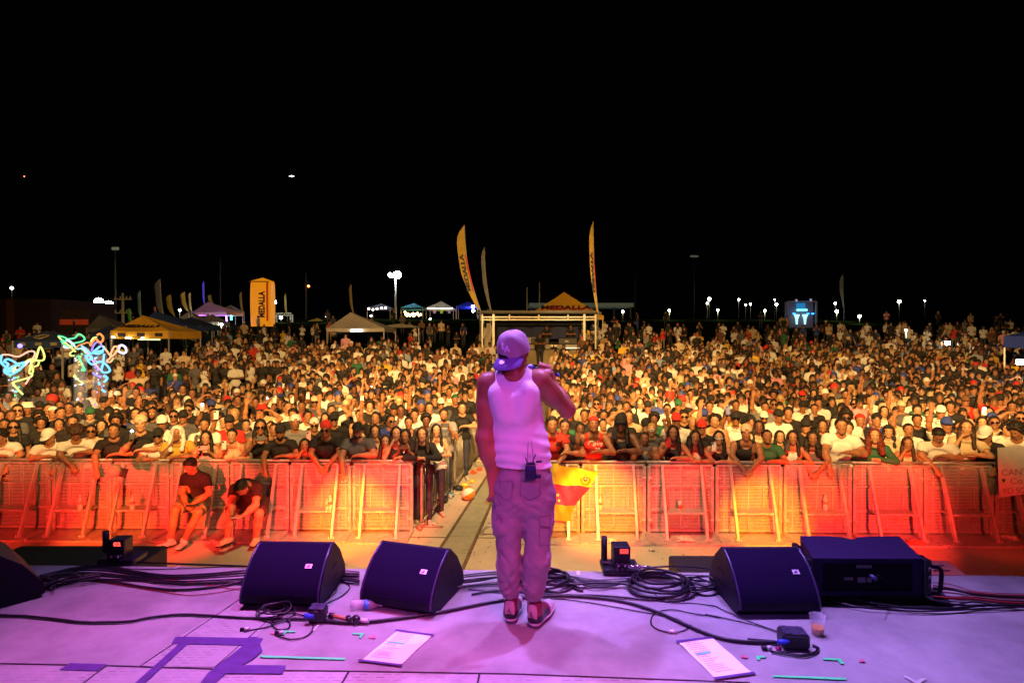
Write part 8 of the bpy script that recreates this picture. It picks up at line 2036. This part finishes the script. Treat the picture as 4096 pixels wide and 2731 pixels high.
# tape-wrapped connector chain right of the left power box
r = empty('inline_connector', G(1400, 2480), 0, 'tan taped connector between the left power box and the thick cable', 'connector'); O = r.location
def seg(a, b_, rad, m, nm): b = MB(); b.tube([Vector(G(*a, .025)) - O, Vector(G(*b_, .025)) - O], rad, 10); b.build(nm, m, r)
seg((1300, 2459), (1320, 2461), .012, mat('conn_silver', (.7, .68, .72), .3, metal=.5), 'ferrule'); seg((1318, 2460), (1334, 2462), .018, rub, 'ring'); seg((1334, 2462), (1395, 2475), .013, mat('tape_tan', (.50, .22, .10), .6), 'taped_length'); seg((1392, 2470), (1400, 2482), .020, rub, 'hook'); seg((1422, 2472), (1430, 2484), .024, rub, 'ring'); seg((1398, 2476), (1440, 2479), .012, mat('tape_tan', (0, 0, 0)), 'taped_length'); seg((1440, 2478), (1474, 2482), .013, mat('conn_white', (.75, .72, .75), .4), 'white_sleeve')
for (px, py, lab) in ((982, 2524, 'silver tipped plug end left of the left power box'), (1120, 2538, 'silver tipped plug end below the looped cable'), (3070, 2600, 'pair of connector ends with a pink ring beside the right power box')):
    r = empty('cable_end', G(px, py), 0, lab, 'cable end'); b = MB(); b.tube([(-.03, 0, .012), (.01, .003, .012)], .012, 8); b.build('tip', rub, r); b = MB(); b.tube([(-.005, 0, .014), (.022, .003, .014)], .0125, 8); b.build('sleeve', mat('conn_white', (0, 0, 0)), r)
    if px > 3000: b = MB(); b.tube([(.05, .0, .012), (.075, 0, .012)], .012, 8); b.build('pink_ring', mat('ring_pink', (.7, .05, .25), .5), r)
C([(3080, 2601), (3150, 2612), (3210, 2618), (3255, 2608), (3268, 2590), (3250, 2580)], .007, 'black lead curling round the front of the right power box'); C([(3085, 2607), (3150, 2618), (3210, 2625), (3262, 2612), (3275, 2590), (3252, 2577)], .007, 'second lead beside it round the front of the right power box')
C([(2990, 2555), (3040, 2560), (3100, 2566)], .013, 'thick black plug tail left of the right power box')
# flame / spark machines
def machine(px, py, h, label, digits, rz=0, cylpx=None, w=.125):
    c = G(px, py); r = empty('effects_machine', (c.x, c.y + .09, 0), rz, label, 'effects machine', 'effects machines on the stage lip'); bk = mat('machine_black', (.010, .009, .018), .4, bump=.05, scale=90)
    b = MB(); b.box((0, -.04, h / 2 + .05), (w, .12, h), bev=.006); b.build('case', bk, r)
    b = MB(); b.box((0, -.01, .03), (w * 2.2, .20, .05), bev=.01); b.build('base', bk, r)
    b = MB(); b.tube([(-w * .95, -.02, .09), (-w * .95, -.02, .09 + h * 1.05)], .023, 14); b.build('cylinder', mat('cylinder_black', (.006, .006, .008), .6), r); b = MB(); b.tube([(-w * .95, -.02, .09), (-w * .95, -.02, .07), (-w * .45, -.05, .07)], .010, 8); b.build('pipe', mat('pipe_steel', (.3, .28, .35), .3, metal=.7), r)
    b = MB(); b.box((w * .12, -.102, h * .80 + .05), (w * .50, .004, .034), bev=.001); b.build('display', mat('display_frame', (.03, .005, .005), .3) if digits else emat('display_red', (1, .05, .04), 1.6), r)
    if digits: text_mesh(digits, .040, .001, 'digits', emat('digit_red', (1, .05, .04), 4), r, bold=.001, M=frame_M((w * .12, -.106, h * .80 + .05), (1, 0, 0), (0, 0, 1)), sx=1.3)
    for k in range(3):
        for j in range(2): b = MB(); b.lathe([(.011, 0), (.009, .010)], (-w * .3 + k * w * .3, -.100, h * (.30 + .22 * j)), 10, M=Matrix.Rotation(R(90), 4, 'X')); b.build('knob', mat('knob', (.10, .09, .15), .3), r)
    for k in range(2): b = MB(); b.ball((-w * .22 + k * w * .4, -.105, h * .16 + .05), (.010, .008, .012), 8, 6); b.build('lamp', mat('machine_glint', (.75, .7, .9), .15), r)
    return r
machine(2487, 2300, .165, 'black effects machine with a lit red display and cylinder, right of the performer', None); machine(462, 2262, .15, 'black effects machine with red digits and cylinder at the left stage lip', '02', R(4))
r = empty('hose_coupling', G(2560, 2270, .07), 0, 'silver hose coupling feeding the right effects machine', 'coupling'); O = r.location
for (a, b_, rad) in (((2512, 2264), (2545, 2267), .011), ((2540, 2262), (2562, 2268), .017), ((2560, 2266), (2600, 2268), .011)):
    b = MB(); b.tube([Vector(G(*a, .09)) - O, Vector(G(*b_, .09)) - O], rad, 10); b.build('fitting', mat('fitting_chrome', (.75, .72, .80), .15, metal=.9), r)
C([(2600, 2268, .09), (2680, 2264, .09), (2780, 2268, .07), (2900, 2285, .04), (2960, 2296)], .009, 'black hose running from the coupling to the right wedge'); C([zd(1390, 420), zd(1580, 420), zd(1850, 425), zd(2090, 430)], .004, 'thin cable along the lip behind the round coil')
b = MB(); c = G(*zd(1580, 424)); b.box((0, 0, .02), (.035, .03, .04), bev=.004); tag(b.build('clip_block', rub, loc=c), 'tiny black block clipped on the lip cable', 'clip')
C([zz(1040, 310), zz(1200, 315), zz(1400, 325), zz(1700, 335), zz(2000, 345), zz(2130, 352)], .010, 'black hose along the lip from the left effects machine')
# bottle and beer cup
c = G(1440, 2440); bottle((c.x - .06, c.y + .02, 0), .20, (.10, .35, .9), 'clear water bottle lying at the corner of the second wedge', lying=True)
def cup():
    c = G(3270, 2535); r = empty('plastic_cup', c, 0, 'clear plastic cup with a little beer right of the right wedge', 'cup'); k = 1.05
    b = MB(); Pf = [(.030, .001), (.031, .004), (.042, .105), (.0435, .108), (.0405, .105), (.0295, .006)]; b.lathe([(a * k, z * k) for a, z in Pf], (0, 0, 0), 24); b.build('cup_wall', mat('cup_plastic', (.9, .9, .95), .08, alpha=.28, var=.01), r)
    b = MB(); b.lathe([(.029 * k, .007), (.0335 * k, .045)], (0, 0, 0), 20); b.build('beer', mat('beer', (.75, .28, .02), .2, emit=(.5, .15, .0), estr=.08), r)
cup()
